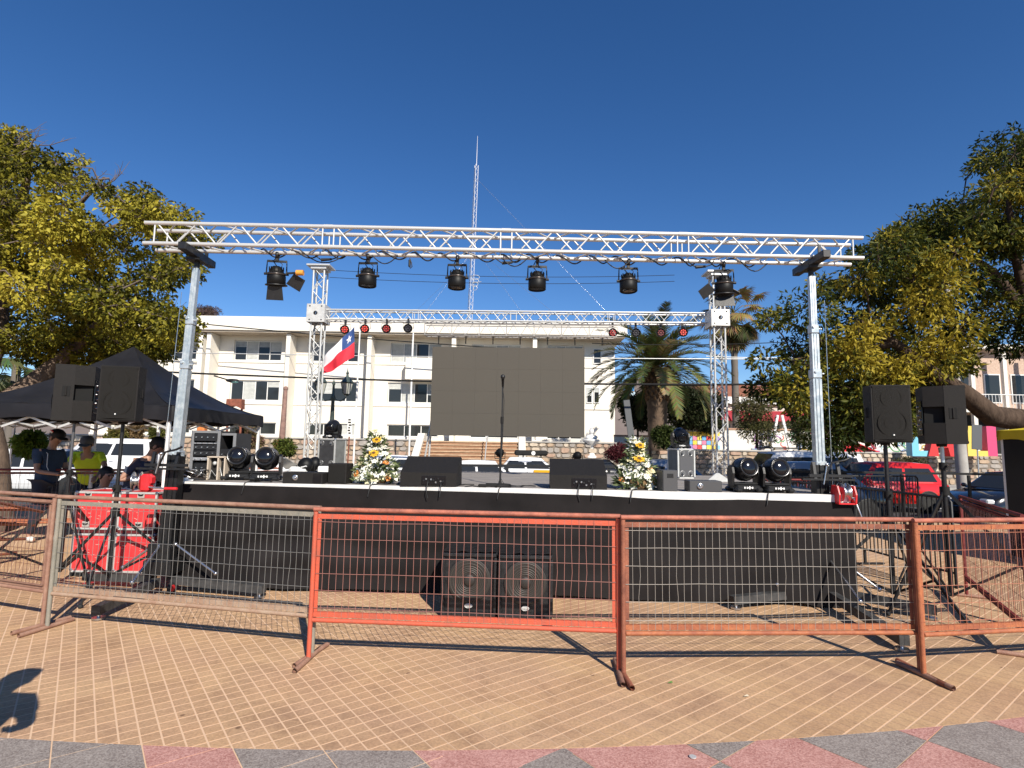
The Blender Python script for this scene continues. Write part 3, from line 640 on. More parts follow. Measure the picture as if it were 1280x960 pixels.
# overhead cables
def cable(lbl, p0, p1, Y0, Y1, r, sag=.15, m_=None, xt=1.25):
    a, b = W(*p0, Y0), W(*p1, Y1); mid = (a+b)/2; a2 = mid+(a-mid)*xt; b2 = mid+(b-mid)*xt
    n = 24; pts = []
    for k in range(n+1):
        t = k/n; p = a2*(1-t)+b2*t; s_ = (2*t-1)/(1/xt) if False else (2*t-1)*xt; p.z -= sag*(1-s_*s_); pts.append(p-mid)
    mb = MB(); mb.path(pts, r, n=5); o = obj('overhead_cable', mb, m_ or M_BLKM, None, mid); return tag(o, lbl, 'cable')
cable('thick dark overhead cable crossing the white building above its lower windows', (230, 466), (1000, 480), 20, 20, .035, .15)
cable('second dark overhead cable close below the thick one, right of the screen', (732, 479), (1010, 478), 22, 22, .022, .1)
cable('thin pale overhead wire crossing the flag and the palm crown', (235, 441), (1010, 449), 20, 20, .018, .05, M_ALUW)
cable('dark cable slanting down along the eave of the white building', (244, 404), (640, 436), 37, 37, .04, .1)
cable('dark overhead wire crossing the sky right of the rear truss tower', (770, 430), (1010, 426), 26, 26, .02, .1)
cable('white overhead wire below the dark one right of the rear truss tower', (900, 446), (1040, 446), 27, 27, .02, .05, M_ALUW)
cable('faint upper wire crossing the blue sky between the hanging spotlights', (455, 340), (800, 345), 60, 60, .03, .3)
cable('faint lower wire crossing the blue sky between the hanging spotlights', (455, 349), (800, 353), 60, 60, .03, .3)
c = W(287, 475, 20); cl = thing('hanging_street_light', 'dark cobra-head street light hanging on the thick overhead cable', 'street light', c, R(4))
mb = MB(); mb.ball((.1, 0, -.02), (.24, .11, .07), 12, 8); mb.tube((-.55, 0, .14), (-.05, 0, .0), .025); obj('housing', mb, M_BLK, cl); mb = MB(); mb.ball((.17, 0, -.07), (.15, .08, .05), 10, 6); obj('lens', mb, mat('lamp_lens', (.12, .25, .24), .1), cl)
# concrete utility pole on the right
c = W(1204, 600, 20); up_ = thing('utility_pole', 'round pale concrete utility pole behind the rightmost loudspeaker', 'pole', (c.x, 20, -.3), 0)
mb = MB(); mb.tube((0, 0, 0), (-.12, 0, 9.2), .2, .13, n=14); obj('shaft', mb, M_CONC, up_); mb = MB(); mb.box((-.1, 0, 8.4), (1.7, .12, .12)); obj('crossarm', mb, M_CONC, up_)
# wooden totem-like posts in front of the building
c = W(349, 548, 29); po = thing('carved_post', 'tall weathered brown wooden post by the shrubs in front of the building', 'post', (c.x, 29.3, 0)); mb = MB(); mb.tube((0, 0, -.2), (.06, 0, W(349, 486, 29).z), .20, .10, n=10); obj('shaft', mb, mat('weathered_wood', (.25, .15, .12), .9, var=.25, vscale=5, bump=.4), po); mb = MB(); mb.ball((.06, 0, W(349, 485, 29).z), .13); obj('cap', mb, mat('weathered_wood', (.25, .15, .12)), po)
c = W(294, 510, 25); po = thing('rust_pavilion', 'rust red curved metal arch on a post showing above the black tent', 'monument', (c.x, 25, -.2)); zt = W(294, 499, 25).z+.2
mb = MB(); mb.prism([(-.34, zt), (.34, zt), (.36, zt-.45), (.2, zt-.36), (0, zt-.3), (-.2, zt-.36), (-.36, zt-.45)], .3); obj('arch', mb, mat('rusty_metal', (.22, .07, .04), .8, var=.3, vscale=8), po); mb = MB(); mb.tube((-.3, 0, 0), (-.3, 0, zt-.3), .05); mb.tube((.3, 0, 0), (.3, 0, zt-.3), .05); obj('post', mb, mat('rusty_metal', (.22, .07, .04)), po)
c = W(252, 548, 26); po = thing('orange_kiosk_post', 'orange painted pillar behind the racks under the black tent', 'pillar', (c.x, 26, -.2)); mb = MB(); mb.box((0, 0, 1.2), (.34, .34, 2.6), bev=.04); obj('shaft', mb, mat('orange_paint', (.62, .20, .05), .6, var=.2), po); mb = MB(); mb.box((0, 0, 2.55), (.42, .42, .1)); obj('cap', mb, mat('orange_paint', (.6, .2, .05)), po)
c = W(281, 542, 24); po = thing('orange_machine', 'orange road machine body behind the racks beside the flowering shrub', 'machine', (c.x, 24, -.3)); mb = MB(); mb.box((0, 0, 1.75), (1.0, .8, .42), bev=.06); mb.box((-.55, 0, 2.05), (1.1, .7, .1), Matrix.Rotation(R(-6), 3, 'Y')); obj('body', mb, mat('orange_paint', (.62, .20, .05), .6), po)
for sx in (-1, 1):
    mb = MB(); mb.lathe([(.02, -.12), (.5, -.12), (.55, -.06), (.55, .06), (.5, .12), (.02, .12)], (sx*.7, -.3, .55), (0, 1, 0), 16); obj('wheel', mb, M_RUB, po)
mb = MB(); mb.box((0, 0, 1.1), (1.6, .6, .9), bev=.05); obj('engine_cover', mb, mat('orange_paint', (.6, .2, .05)), po)
# small vertical notice on a post
c = W(437, 548, 18); po = thing('parking_sign', 'narrow white vertical notice on a rusty post right of the moving-head case', 'sign', (W(435, 560, 18).x, 18, -.3)); z0, z1 = W(436, 546, 18).z+.3, W(436, 522, 18).z+.3
mb = MB(); mb.box((.03, -.03, (z0+z1)/2), (.15, .02, z1-z0), bev=.006); obj('sign_panel', mb, M_WHITE, po)
mb = MB(); mb.tube((0, 0, 0), (.03, 0, z1), .022); obj('post', mb, mat('rusty_metal', (.22, .07, .04)), po)
mb = MB()
for k in range(6): mb.box((.03+random.uniform(-.02, .02), -.045, z1-.07-k*.085), (random.uniform(.05, .1), .004, .045))
obj('printed_mark', mb, M_BLKM, po)
# ================================================================ stage
SY, SROT, SZ = 6.25, -.058, 1.16
stage = thing('stage', 'raised stage with weathered deck, pale metal front edge and black cloth skirt', 'stage', (0, SY, 0), SROT)
def ST(x, y, z=0.0):          # stage-local to world
    return Vector((x*math.cos(SROT)-y*math.sin(SROT), SY+x*math.sin(SROT)+y*math.cos(SROT), z))
def on_stage(px, py, z=SZ): return G(px, py, z)
M_DECK = mat('deck_board', (.20, .18, .165), .8, var=.2, vscale=3, col2=(.29, .265, .24), aniso=(1, 8, 1), bump=.2, bscale=30)
SX0, SX1, SD = -3.72, 3.62, 3.55
for i in range(3):
    for j in range(9):
        w_ = (SX1-SX0)/3; d_ = SD/9; mb = MB(); mb.box((SX0+(i+.5)*w_, .03+(j+.5)*d_, SZ-.02-.002*((i+j) % 2)), (w_-.008, d_-.010, .04)); obj('deck_board', mb, M_DECK, stage)
mb = MB(); mb.box(((SX0+SX1)/2, .015+SD/2, SZ-.10), (SX1-SX0-.02, SD-.04, .10)); obj('deck_frame', mb, M_ALU, stage)
mb = MB(); mb.box(((SX0+SX1)/2, 0, SZ-.045), (SX1-SX0, .05, .094), bev=.006); obj('edge_trim', mb, mat('edge_alloy', (.70, .68, .64), .45, .1, var=.12, vscale=5), stage)
for x in (-3.5, -2.2, -.9, .4, 1.7, 3.4):
    for y in (.2, 1.8, 3.4): mb = MB(); mb.box((x, y, .53), (.06, .06, 1.06)); obj('leg', mb, M_ALU, stage)
M_SKIRT = mat('skirt_cloth', (.0125, .0105, .0105), .8, var=.35, vscale=1.4, bump=.25, bscale=300, spec=.2)
def skirt_top(x):
    t = (x-SX0)/(SX1-SX0); z = SZ-.02-.055*t
    if x > 1.0: z -= .02*math.sin(max(0, min(1, (x-1.0)/1.5))*PI)
    return z
nx_, nz_ = 150, 26; V = []
for i in range(nx_+1):
    x = SX0-.02+(SX1+.02-SX0+.02)*i/nx_; zt = skirt_top(x); zb = .035+.05*max(0, 1-(x-SX0)/1.6)+.012*math.sin(x*3.1)
    if x > 2.3: zb += .02*math.sin(x*9)
    for j in range(nz_+1):
        v = j/nz_; z = zt+(zb-zt)*v
        y = -.032-.012*v+.010*math.sin(x*1.9+v*3)*v+.017*math.sin(z*(22+4*math.sin(x*.6))+1.6*math.sin(x*.9)+.6*math.sin(x*3.3))*v*(1.15-v)*3*(.15+.85*max(0, min(1, .45-x*.28)))+.009*math.sin(x*5.3+z*7)*v+.006*math.sin(x*13.7-z*3)*v*abs(math.sin(x*.7))+.006*math.sin(x*21)*v
        y -= .06*v*v*max(0, .9-abs(x+2.9))
        if abs(x-(-.10)) < .06: y -= .008
        V.append((x, y, z))
mb = MB(); mb.add(V, [(i*(nz_+1)+j, (i+1)*(nz_+1)+j, (i+1)*(nz_+1)+j+1, i*(nz_+1)+j+1) for i in range(nx_) for j in range(nz_)], True)
obj('skirt', mb, M_SKIRT, stage)
for sx, xx_ in ((-1, SX0-.03), (1, SX1+.03)):
    V = [(xx_+.012*math.sin(y*9+z*5), y, z) for y in [k*SD/20 for k in range(21)] for z in (SZ-.03, .8, .4, .05)]
    mb = MB(); mb.add(V, [(i*4+j, (i+1)*4+j, (i+1)*4+j+1, i*4+j+1) for i in range(20) for j in range(3)], True); obj('side_skirt', mb, M_SKIRT, stage)
# ================================================================ trusses
U_TUBE = MB().tube((0, 0, 0), (0, 0, 1), 1, n=8).mesh('brace', M_ALUW)
def put_tube(parent, name, p0, p1, r, me=None):
    p0, p1 = Vector(p0), Vector(p1); o = link(name, me or U_TUBE, parent); o.location = p0; o.rotation_mode = 'QUATERNION'
    o.rotation_quaternion = (p1-p0).to_track_quat('Z', 'Y'); o.scale = (r, r, (p1-p0).length); return o
def truss(name, label, cat, L_, Sq, sec, nv, rc=.024, rb=.0095, group=None, me=None, faces='FBTU', seg_gap=.075):
    """box truss along local X from 0 to L_, section 0..Sq in Y and 0..-Sq in Z"""
    t = thing(name, label, cat, group=group); ns = int(round(L_/sec))
    for y, z in ((0, 0), (0, -Sq), (Sq, 0), (Sq, -Sq)): put_tube(t, 'chord', (-.05, y, z), (L_+.05, y, z), rc, me)
    def f2(face, x, v):
        return {'F': (x, 0, -Sq+v*Sq), 'B': (x, Sq, -Sq+v*Sq), 'T': (x, v*Sq, 0), 'U': (x, v*Sq, -Sq)}[face]
    for face in faces:
        for s in range(ns):
            a, b = s*sec+seg_gap, (s+1)*sec-seg_gap; d = (b-a)/nv
            for k in range(nv):
                v0, v1 = (1, 0) if (k % 2 == 0) ^ (face in 'BU') else (0, 1)
                put_tube(t, 'brace', f2(face, a+k*d+.01, v0), f2(face, a+(k+1)*d-.01, v1), rb, me)
            if face in 'FB':
                put_tube(t, 'upright', f2(face, a-.012, 0), f2(face, a-.012, 1), rb, me); put_tube(t, 'upright', f2(face, b+.012, 0), f2(face, b+.012, 1), rb, me)
    for s in range(1, ns):
        for y, z in ((0, 0), (0, -Sq), (Sq, 0), (Sq, -Sq)):
            put_tube(t, 'coupler', (s*sec-.05, y, z), (s*sec+.05, y, z), rc*1.12, me)
    return t
TX, TY, TZ, TYAW = -.0916, 6.093, EYE+2.3927, .0113
ft = truss('box_truss', 'long silver box truss across the front of the stage, resting on the two lifts', 'truss', 8.0, .235, 2.0, 8)
ft.location = (TX-4*math.cos(TYAW), TY-4*math.sin(TYAW), TZ+.0048); ft.rotation_euler = (0, .0012, TYAW)
def TP(x, y=0, z=0):           # point on the front truss; x from its middle
    return Vector((TX+x*math.cos(TYAW)-y*math.sin(TYAW), TY+x*math.sin(TYAW)+y*math.cos(TYAW), TZ-.0012*x+z))
# rear portal
YR = 12.15; SR = .235
pl, pr = W(398, 386.8, YR+.05), W(889, 391.4, YR-.12)
rt_ = truss('box_truss', 'thinner silver truss spanning between the two rear towers above the screen', 'truss', (pr-pl).length, .22, (pr-pl).length/4, 10, rc=.020, rb=.009)
rt_.location = pl; rt_.rotation_euler = (0, -math.asin((pr-pl).z/(pr-pl).length), math.atan2((pr-pl).y, (pr-pl).x))
def tower(lbl, px_near_r, px_mid, Y, ztop, zblk0, zblk1, label_blk, plate=True):
    """vertical four-chord tower standing on the ground; block slides on it"""
    g = W(px_mid, 560, Y); t = thing('truss_tower', lbl, 'truss tower', (g.x, Y, 0), group='rear truss towers')
    for x in (-.5, .5):
        for y in (0, 1): put_tube(t, 'chord', (x*SR, y*SR, 0.02), (x*SR, y*SR, ztop), .022)
    n = int(ztop/.26)
    for i in range(n):
        z0_, z1_ = .03+i*(ztop-.06)/n, .03+(i+1)*(ztop-.06)/n; s = 1 if i % 2 else -1
        put_tube(t, 'brace', (-.5*SR*s, 0, z0_), (.5*SR*s, 0, z1_), .0095); put_tube(t, 'brace', (.5*SR*s, SR, z0_), (-.5*SR*s, SR, z1_), .0095)
        put_tube(t, 'brace', (-.5*SR, SR*(0 if s > 0 else 1), z0_), (-.5*SR, SR*(1 if s > 0 else 0), z1_), .0095); put_tube(t, 'brace', (.5*SR, SR*(1 if s > 0 else 0), z0_), (.5*SR, SR*(0 if s > 0 else 1), z1_), .0095)
    mb = MB(); mb.box((0, SR/2, .01), (.7, .7, .02), bev=.004); obj('base_plate', mb, M_STEEL, t)
    if plate: mb = MB(); mb.box((0, SR/2, ztop+.02), (.52, .42, .04), bev=.005); mb.box((0, SR/2, ztop-.03), (.34, .34, .06)); obj('top_plate', mb, M_ALUW, t)
    b = MB(); zc = (zblk0+zblk1)/2; hh = zblk1-zblk0; w_ = .40
    for sx in (-1, 1): b.box((sx*(w_/2-.006), SR/2, zc), (.012, w_, hh), bev=.003)
    for sy in (-1, 1): b.box((0, SR/2+sy*(w_/2-.006), zc), (w_-.026, .012, hh), bev=.003)
    o = obj('sleeve_block', b, mat('block_alloy', (.62, .61, .58), .45, .35, var=.1), t)
    h = MB(); h.tube((0, SR/2-w_/2-.001, zc), (0, SR/2-w_/2-.008, zc), .045, n=14)
    for sx in (-1, 1):
        for sz in (-1, 1): h.tube((sx*.13, SR/2-w_/2-.001, zc+sz*(hh/2-.05)), (sx*.13, SR/2-w_/2-.006, zc+sz*(hh/2-.05)), .016, n=8)
    obj('bolt_hole', h, M_BLKM, o); h = MB(); h.box((0.01, SR/2-w_/2-.009, zc), (.012, .006, .07), Matrix.Rotation(.3, 3, 'Y')); obj('bolt_head', h, M_STEEL, o)
    return t
tower('left rear silver truss tower with a pale sleeve block and flat top plate', 0, 387, YR, W(388, 333, YR).z, W(383, 403, YR).z, W(383, 380.5, YR).z, '')
tower('right rear silver truss tower with a pale sleeve block, behind the barn-door spotlight', 0, 903, YR-.35, W(893, 341, YR-.35).z, W(905, 408, YR-.35).z, W(905, 387.5, YR-.35).z, '')
# small truss the screen hangs from
a, b = W(531, 404.5, 12.0), W(771, 408, 11.9)
t = thing('hanging_truss', 'slim weathered ladder truss the screen hangs from, below the rear truss', 'truss', a, math.atan2((b-a).y, (b-a).x)); L_ = (b-a).length; M_DULL = mat('dull_alloy', (.34, .32, .30), .5, .5, var=.2)
UD = MB().tube((0, 0, 0), (0, 0, 1), 1, n=6).mesh('brace_dull', M_DULL)
for y in (0, .2):
    for z in (0, -.25): put_tube(t, 'chord', (0, y, z), (L_, y, z), .013, UD)
for k in range(28):
    d = L_/28; put_tube(t, 'brace', (k*d, 0, 0 if k % 2 else -.25), ((k+1)*d, 0, -.25 if k % 2 else 0), .006, UD); put_tube(t, 'brace', (k*d, 0 if k % 2 else .2, -.25), ((k+1)*d, .2 if k % 2 else 0, -.25), .006, UD)
    if k % 4 == 0: put_tube(t, 'upright', (k*d, 0, 0), (k*d, 0, -.25), .008, UD)
hg = MB()
for k in range(7): hg.tube((.3+k*(L_-.6)/6, .1, -.25), (.3+k*(L_-.6)/6, .1, -.42), .012, n=6)
obj('hanging_hook', hg, M_BLKM, t)
# ================================================================ led screen
A, B, C_, D_ = W(541, 433, 12.05), W(731, 436.2, 11.95), W(730, 547.5, 11.95), W(537.5, 543.5, 12.05)
scw = ((B-A).length+(C_-D_).length)/2; sch = ((A-D_).length+(B-C_).length)/2; ctr = (A+B+C_+D_)/4
scr = thing('led_screen', 'switched-off dark grey video wall of panels hanging at the back of the stage', 'screen', (ctr.x, ctr.y, ctr.z-sch/2), math.atan2((B-A).y, (B-A).x))
M_LED = mat('led_face', (.080, .071, .058), .75, var=.03, vscale=.8, bump=.2, bscale=400, spec=.3)
for i in range(7):
    for j in range(4):
        mb = MB(); mb.box((-scw/2+(i+.5)*scw/7, 0, (j+.5)*sch/4), (scw/7-.0012, .05, sch/4-.0012)); obj('screen_panel', mb, M_LED, scr)
mb = MB(); mb.box((0, .07, sch/2), (scw-.02, .08, sch-.02)); obj('back_frame', mb, M_BLKM, scr)
sp = thing('screen_prop', 'white raking strut with a foot at the lower left corner of the screen', 'strut', G(527, 590, 0) if False else (W(530, 575, 12.6).x, 12.3, 0))
mb = MB(); e = W(540, 520, 12.2)-Vector((W(530, 575, 12.6).x, 12.3, 0)); mb.tube((-.12, 0, 0), e, .022); mb.tube((.08, .1, 0), e+Vector((.02, 0, .5)), .022); mb.tube((-.07, 0, .5), (.08, .1, .5), .015); obj('tube', mb, M_ALUW, sp)
# ================================================================ truss lifts
def lift(lbl, gx, gy, tilt_x, m, fork_rot, arms):
    t = thing('truss_lift', lbl, 'truss lift', (gx, gy, 0), 0, 'truss lifts')
    def lean(z): return Vector((tilt_x*z, .0, z))
    segs = [(.18, 1.47, .13, M_BLK, 'base_column'), (1.40, 2.42, .088, M_GALV, 'mast_section'), (2.42, 2.93, .072, M_GALV, 'mast_section'), (2.93, 3.60, .058, M_GALV, 'mast_section')]
    for (z0, z1, w, mm, nm) in segs:
        mb = MB(); p0, p1 = lean(z0), lean(z1); mb.bar(p0, p1, w, w, (0, 1, 0))
        for s in (-1, 1): mb.bar(p0+Vector((s*w*.5, -w*.42, 0)), p1+Vector((s*w*.5, -w*.42, 0)), .008, .014, (0, 1, 0)); mb.bar(p0+Vector((s*w*.22, -w*.52, 0)), p1+Vector((s*w*.22, -w*.52, 0)), .006, w*.16, (0, 1, 0))
        o = obj(nm, mb, mm, t)
        if nm == 'mast_section':
            c = MB(); c.box(p0+Vector((0, 0, .06)), (w+.03, w+.03, .10), bev=.006); c.tube(p0+Vector((w*.5, -.02, .06)), p0+Vector((w*.5+.05, -.02, .06)), .011); c.tube(p0+Vector((-.02, -w*.5, .08)), p0+Vector((-.02, -w*.5-.03, .08)), .016, n=6); obj('collar', c, M_GALV, o)
    top = lean(3.60)
    mb = MB(); mb.tube(top-Vector((0, 0, .02)), top+Vector((0, 0, .14)), .03); obj('spigot', mb, M_BLK, t)
    Rz = Matrix.Rotation(fork_rot, 3, 'Z'); mb = MB(); c = top+Vector((0, 0, .155))
    mb.box(c, (.085, .70, .085), Rz, bev=.006); mb.box(c+Vector((0, 0, -.06)), (.16, .22, .03), Rz)
    for s in (-1, 1): mb.box(c+Rz @ Vector((0, s*.20, .09)), (.03, .02, .12), Rz)
    obj('fork_beam', mb, M_BLK, t)
    mb = MB(); mb.path([lean(z)+Vector((m*.09, -.09, 0)) for z in (1.2, 1.9, 2.6, 3.3)], .004, n=4); obj('winch_wire', mb, M_STEEL, t)
    # winch
    wx = m*.14; wz = 1.17
    w_ = MB()
    if m < 0: w_.box((wx, -.20, wz), (.10, .12, .19), bev=.025); w_.box((wx, -.19, wz+.03), (.13, .10, .10), bev=.02)
    else:
        for sx in (-1, 1): w_.prism([(-.07, -.10), (.07, -.10), (.085, .0), (.05, .09), (-.05, .09), (-.085, .0)], .014, Matrix.Translation((wx+sx*.088, -.20, wz)) @ Matrix.Rotation(R(90), 4, 'Z'))
        w_.box((wx, -.13, wz), (.17, .012, .18)); w_.box((wx, -.20, wz-.095), (.17, .13, .012))
    wo = obj('winch', w_, M_RED, t)
    d = MB(); d.lathe([(.01, -.04), (.095, -.04), (.10, -.036), (.095, -.03), (.05, -.028), (.05, .028), (.095, .03), (.10, .036), (.095, .04), (.01, .04)], (wx-(.105 if m < 0 else .0), -.20, wz+.02), (1, .35 if m < 0 else .0, 0), 18); obj('winch_drum', d, M_STEEL, wo)
    h = MB()
    if m > 0: h.path([(wx+.06, -.22, wz-.02), (wx+.08, -.25, wz-.04), (wx+.16, -.27, wz-.30), (wx+.21, -.27, wz-.33)], .010, n=6)
    else: h.path([(wx+.05, -.24, wz-.04), (wx+.14, -.26, wz-.045), (wx+.24, -.27, wz-.05)], .010, n=6)
    obj('crank', h, M_STEEL, wo); g = MB(); e = Vector((wx+.21, -.27, wz-.33)) if m > 0 else Vector((wx+.24, -.27, wz-.05)); g.tube(e, e+Vector((.13, 0, 0)), .015); obj('crank_grip', g, M_RED, wo)
    # lever frame on the carriage, at 1.45 m
    f = MB(); f.bar((-.20, -.16, 1.36), (.26, -.16, 1.36), .03, .03); f.bar((-.13, -.16, 1.30), (-.13, -.12, 1.50), .03, .03); f.bar((.13, -.16, 1.30), (.13, -.12, 1.50), .03, .03); f.path([(-.05, -.18, 1.33), (0.03, -.2, 1.50), (.16, -.22, 1.53), (.22, -.22, 1.56)], .012); f.bar((-.28, -.17, 1.32), (.28, -.17, 1.32), .035, .02); obj('carriage_lever', f, M_BLK, t)
    s_ = MB(); s_.tube((-.06, -.19, 1.27), (-.02, -.19, 1.47), .008); s_.ball((-.02, -.19, 1.48), .018, 8, 6); obj('release_rod', s_, M_STEEL, t)
    # base
    b = MB(); b.box((0, 0, .27), (.30, .30, .16), bev=.012); b.box((0, -.06, .42), (.24, .16, .20), bev=.01); obj('base_box', b, M_BLK, t)
    for (dx, dy) in arms:
        L = math.hypot(dx, dy); u = Vector((dx/L, dy/L, 0)); a = MB(); a.bar(u*.12+Vector((0, 0, .125)), Vector((dx, dy, .095)), .08, .08, (0, 0, 1)); ao = obj('outrigger', a, mat('outrigger_grey', (.045, .045, .045), .55, var=.4, vscale=8), t)
        f = MB(); f.tube((dx-u.x*.05, dy-u.y*.05, .02), (dx-u.x*.05, dy-u.y*.05, .10), .014); f.tube((dx-u.x*.05, dy-u.y*.05, 0.008), (dx-u.x*.05, dy-u.y*.05, .024), .055, n=14); obj('foot_pad', f, M_STEEL, ao)
        st_ = MB(); st_.tube(u*.12+Vector((0, 0, .50)), u*(L*.52)+Vector((0, 0, .22)), .014); st_.ball(u*.12+Vector((0, 0, .50)), .024, 8, 6); st_.ball(u*(L*.52)+Vector((0, 0, .22)), .024, 8, 6); obj('strut', st_, M_STEEL, ao)
    for sx in (-.16, .16):
        w_ = MB(); w_.lathe([(.005, -.018), (.05, -.018), (.06, -.01), (.06, .01), (.05, .018), (.005, .018)], (sx, -.12, .062), (1, 0, 0), 14); o = obj('wheel', w_, M_RUB, t); w_ = MB(); w_.tube((sx-.024, -.12, .062), (sx+.024, -.12, .062), .035, n=12); obj('wheel_hub', w_, M_RED, o)
    return t
lift('left truss lift, galvanised mast with the winch drum on its left and crank pointing right', -3.76, 6.28, .028, -1, .05, [(1.2, -.23), (.04, -1.05), (-1.0, .2), (0, 1.0)])
lift('right truss lift, galvanised mast with the red winch on its right and crank hanging down', 3.40, 6.22, .0, 1, -.02, [(-1.12, -.31), (-.15, -1.45), (.78, -.57), (0, .9)])
# ================================================================ hanging lamps
M_CAN = mat('lamp_can_black', (.005, .005, .005), .5, var=.2, vscale=20, spec=.25); M_CORD = mat('cable_black', (.012, .012, .012), .55)
def par_can(lbl, p, rx=0, rz=0, barn=None, group='black spotlights under the front truss'):
    t = thing('spotlight', lbl, 'spotlight', p, rz, group)
    y = MB(); y.path([(-.112, 0, -.17), (-.108, 0, -.02), (.108, 0, -.02), (.112, 0, -.17)], .009, n=4); y.bar((-.11, 0, -.018), (.11, 0, -.018), .028, .006, (0, 1, 0)); obj('yoke', y, M_BLK, t)
    c = MB(); c.box((0, 0, .012), (.035, .03, .06), bev=.005); c.lathe([(.034, -.016), (.042, -.016), (.042, .016), (.034, .016)], (0, 0, .055), (1, 0, 0), 12); obj('clamp', c, M_BLK, t)
    Rm = Matrix.Translation((0, 0, -.17)) @ Matrix.Rotation(rx, 4, 'X') @ Matrix.Translation((0, 0, .17))
    b = MB(); b.X = Rm; b.lathe([(.0, -.075), (.035, -.078), (.055, -.09), (.075, -.125), (.082, -.15), (.094, -.155), (.100, -.165), (.100, -.19), (.103, -.195), (.103, -.29), (.095, -.297), (.088, -.285), (.085, -.2), (0, -.2)], n=20)
    for a in range(12):
        q = a*PI/6; b.box((.078*math.cos(q), .078*math.sin(q), -.112), (.012, .006, .045), Matrix.Rotation(q, 3, 'Z'))
    bo = obj('can', b, M_CAN, t)
    g = MB(); g.X = Rm; g.lathe([(.0835, -.284), (.0, -.274)], n=18); obj('lens', g, M_BLKG, bo)
    k = MB(); k.tube((-.135, 0, -.17), (-.098, 0, -.17), .015); k.tube((.098, 0, -.17), (.135, 0, -.17), .015); obj('knob', k, M_BLK, t)
    cb = MB(); cb.path([(0, 0, -.08), (-.02, .02, -.05), (-.05, .03, -.01), (-.02, .05, .06), (.04, .04, .08)], .006, n=5); cb.path([(.05, 0, -.10), (.06, 0, -.05), (0, .02, .0)], .004, n=4); obj('power_cord', cb, M_CORD, t)
    rg = MB(); rg.X = Rm; rg.lathe([(.104, -.162), (.107, -.166), (.107, -.176), (.104, -.18)], n=20); obj('band', rg, mat('lamp_band', (.06, .05, .045), .3, .5), bo)
    if barn:
        for (cx, cy, cz, w, h, ax, ay, az) in barn:
            q = MB(); q.prism([(-w*.42, h/2), (w*.42, h/2), (w*.5, -h/2), (-w*.5, -h/2)], .006); obj('barn_door', q, M_BLK, t, (cx, cy, cz), (ax, ay, az))
        q = MB(); q.X = Rm; q.lathe([(.106, -.285), (.122, -.29), (.122, -.305), (.106, -.30)], n=16); obj('frame_ring', q, M_BLK, t)
    return t
def under(px, py): 
    p = W(px, py, TY+.235+.05*0+px*0); x = p.x-TX; return TP(x, .235, -.235-.085)
zc = {}
for px, l in ((461, 'second from the left'), (572, 'third from left, left of the radio mast'), (672, 'fourth from left, above the screen'), (786, 'fifth from the left, above the palm')):
    par_can('black can spotlight hanging from the front truss, '+l, under(px, 330), R(random.uniform(-8, 4)), R(random.uniform(-6, 6)))
par_can('black spotlight with open barn doors, at the left end of the front truss', under(348, 330), R(10), R(8), [(.0, -.02, -.40, .19, .16, R(12), 0, 0), (.22, .02, -.25, .17, .15, R(20), R(28), R(15)), (-.06, .08, -.33, .12, .05, R(70), R(-30), 0)])
par_can('black spotlight with open barn doors, at the right end of the front truss', under(906, 337), R(8), R(-8), [(.0, -.02, -.385, .23, .13, R(-10), 0, 0), (-.20, .0, -.26, .17, .12, R(15), R(-38), R(-10)), (.14, .05, -.26, .1, .05, R(70), R(30), 0)])
p = W(376, 341, TY+.2); q = MB(); q.tube((-.05, 0, 0), (.03, 0, .0), .032, n=14); tag(obj('orange_hose_cap', q, mat('orange_cap', (.70, .30, .04), .5), None, p), 'small orange round cap on a bracket beside the left barn-door spotlight', 'cap')
q = MB(); q.bar((-.16, 0, -.01), (-.03, 0, 0), .02, .02); tag(obj('lamp_bracket', q, M_BLK, None, p), 'short black bracket joining the orange cap to the left barn-door spotlight', 'bracket')
# cable wound along the truss
pts = []
for k in range(330):
    x = -2.9+5.9*k/329; ph = k*.33+.5*math.sin(k*.11); rr = .038
    pts.append(TP(x, .235+rr*math.cos(ph), -.235+rr*math.sin(ph)*1.2-.012*abs(math.sin(k*.07))))
mb = MB(); mb.path(pts, .0085, n=5); tag(obj('power_cable', mb, M_CORD), 'black power cable wound along the lower back chord of the front truss', 'cable')
mb = MB()
for x0 in (-1.55, -.05, 1.15, 2.75):
    mb.path([TP(x0+.3*t_/8, .20, -.25-.10*math.sin(PI*t_/8)) for t_ in range(9)], .007, n=5)
mb.path([TP(-2.35+.5*t_/8, .1+.13*t_/8, -.235-.13*math.sin(PI*t_/8)) for t_ in range(9)], .007, n=5)
tag(obj('power_cable', mb, M_CORD), 'slack loops of black cable sagging below the front truss between the spotlights', 'cable')
for px, py, l in ((408, 325, 'left of the second spotlight'), (512, 328, 'between the second and third spotlights'), (634, 329, 'near the middle'), (876, 334, 'left of the right barn-door spotlight')):
    p = W(px, py, TY+.22); t = thing('cable_connector', 'black cable connector dangling from the front truss, '+l, 'connector', p); mb = MB()
    if px in (512,): mb.tube((0, 0, .03), (.0, 0, -.05), .014); mb.path([(0, 0, .05), (.02, 0, .0), (.03, 0, -.05), (.01, 0, -.07), (0, 0, -.05)], .006)
    else: mb.tube((-.06, 0, 0), (.06, 0, .01), .02, .014); mb.path([(-.06, 0, 0), (-.13, 0, .05), (-.15, 0, .09)], .007); mb.path([(.06, 0, .01), (.12, 0, .03), (.16, 0, .09)], .007)
    obj('plug', mb, M_CORD, t)
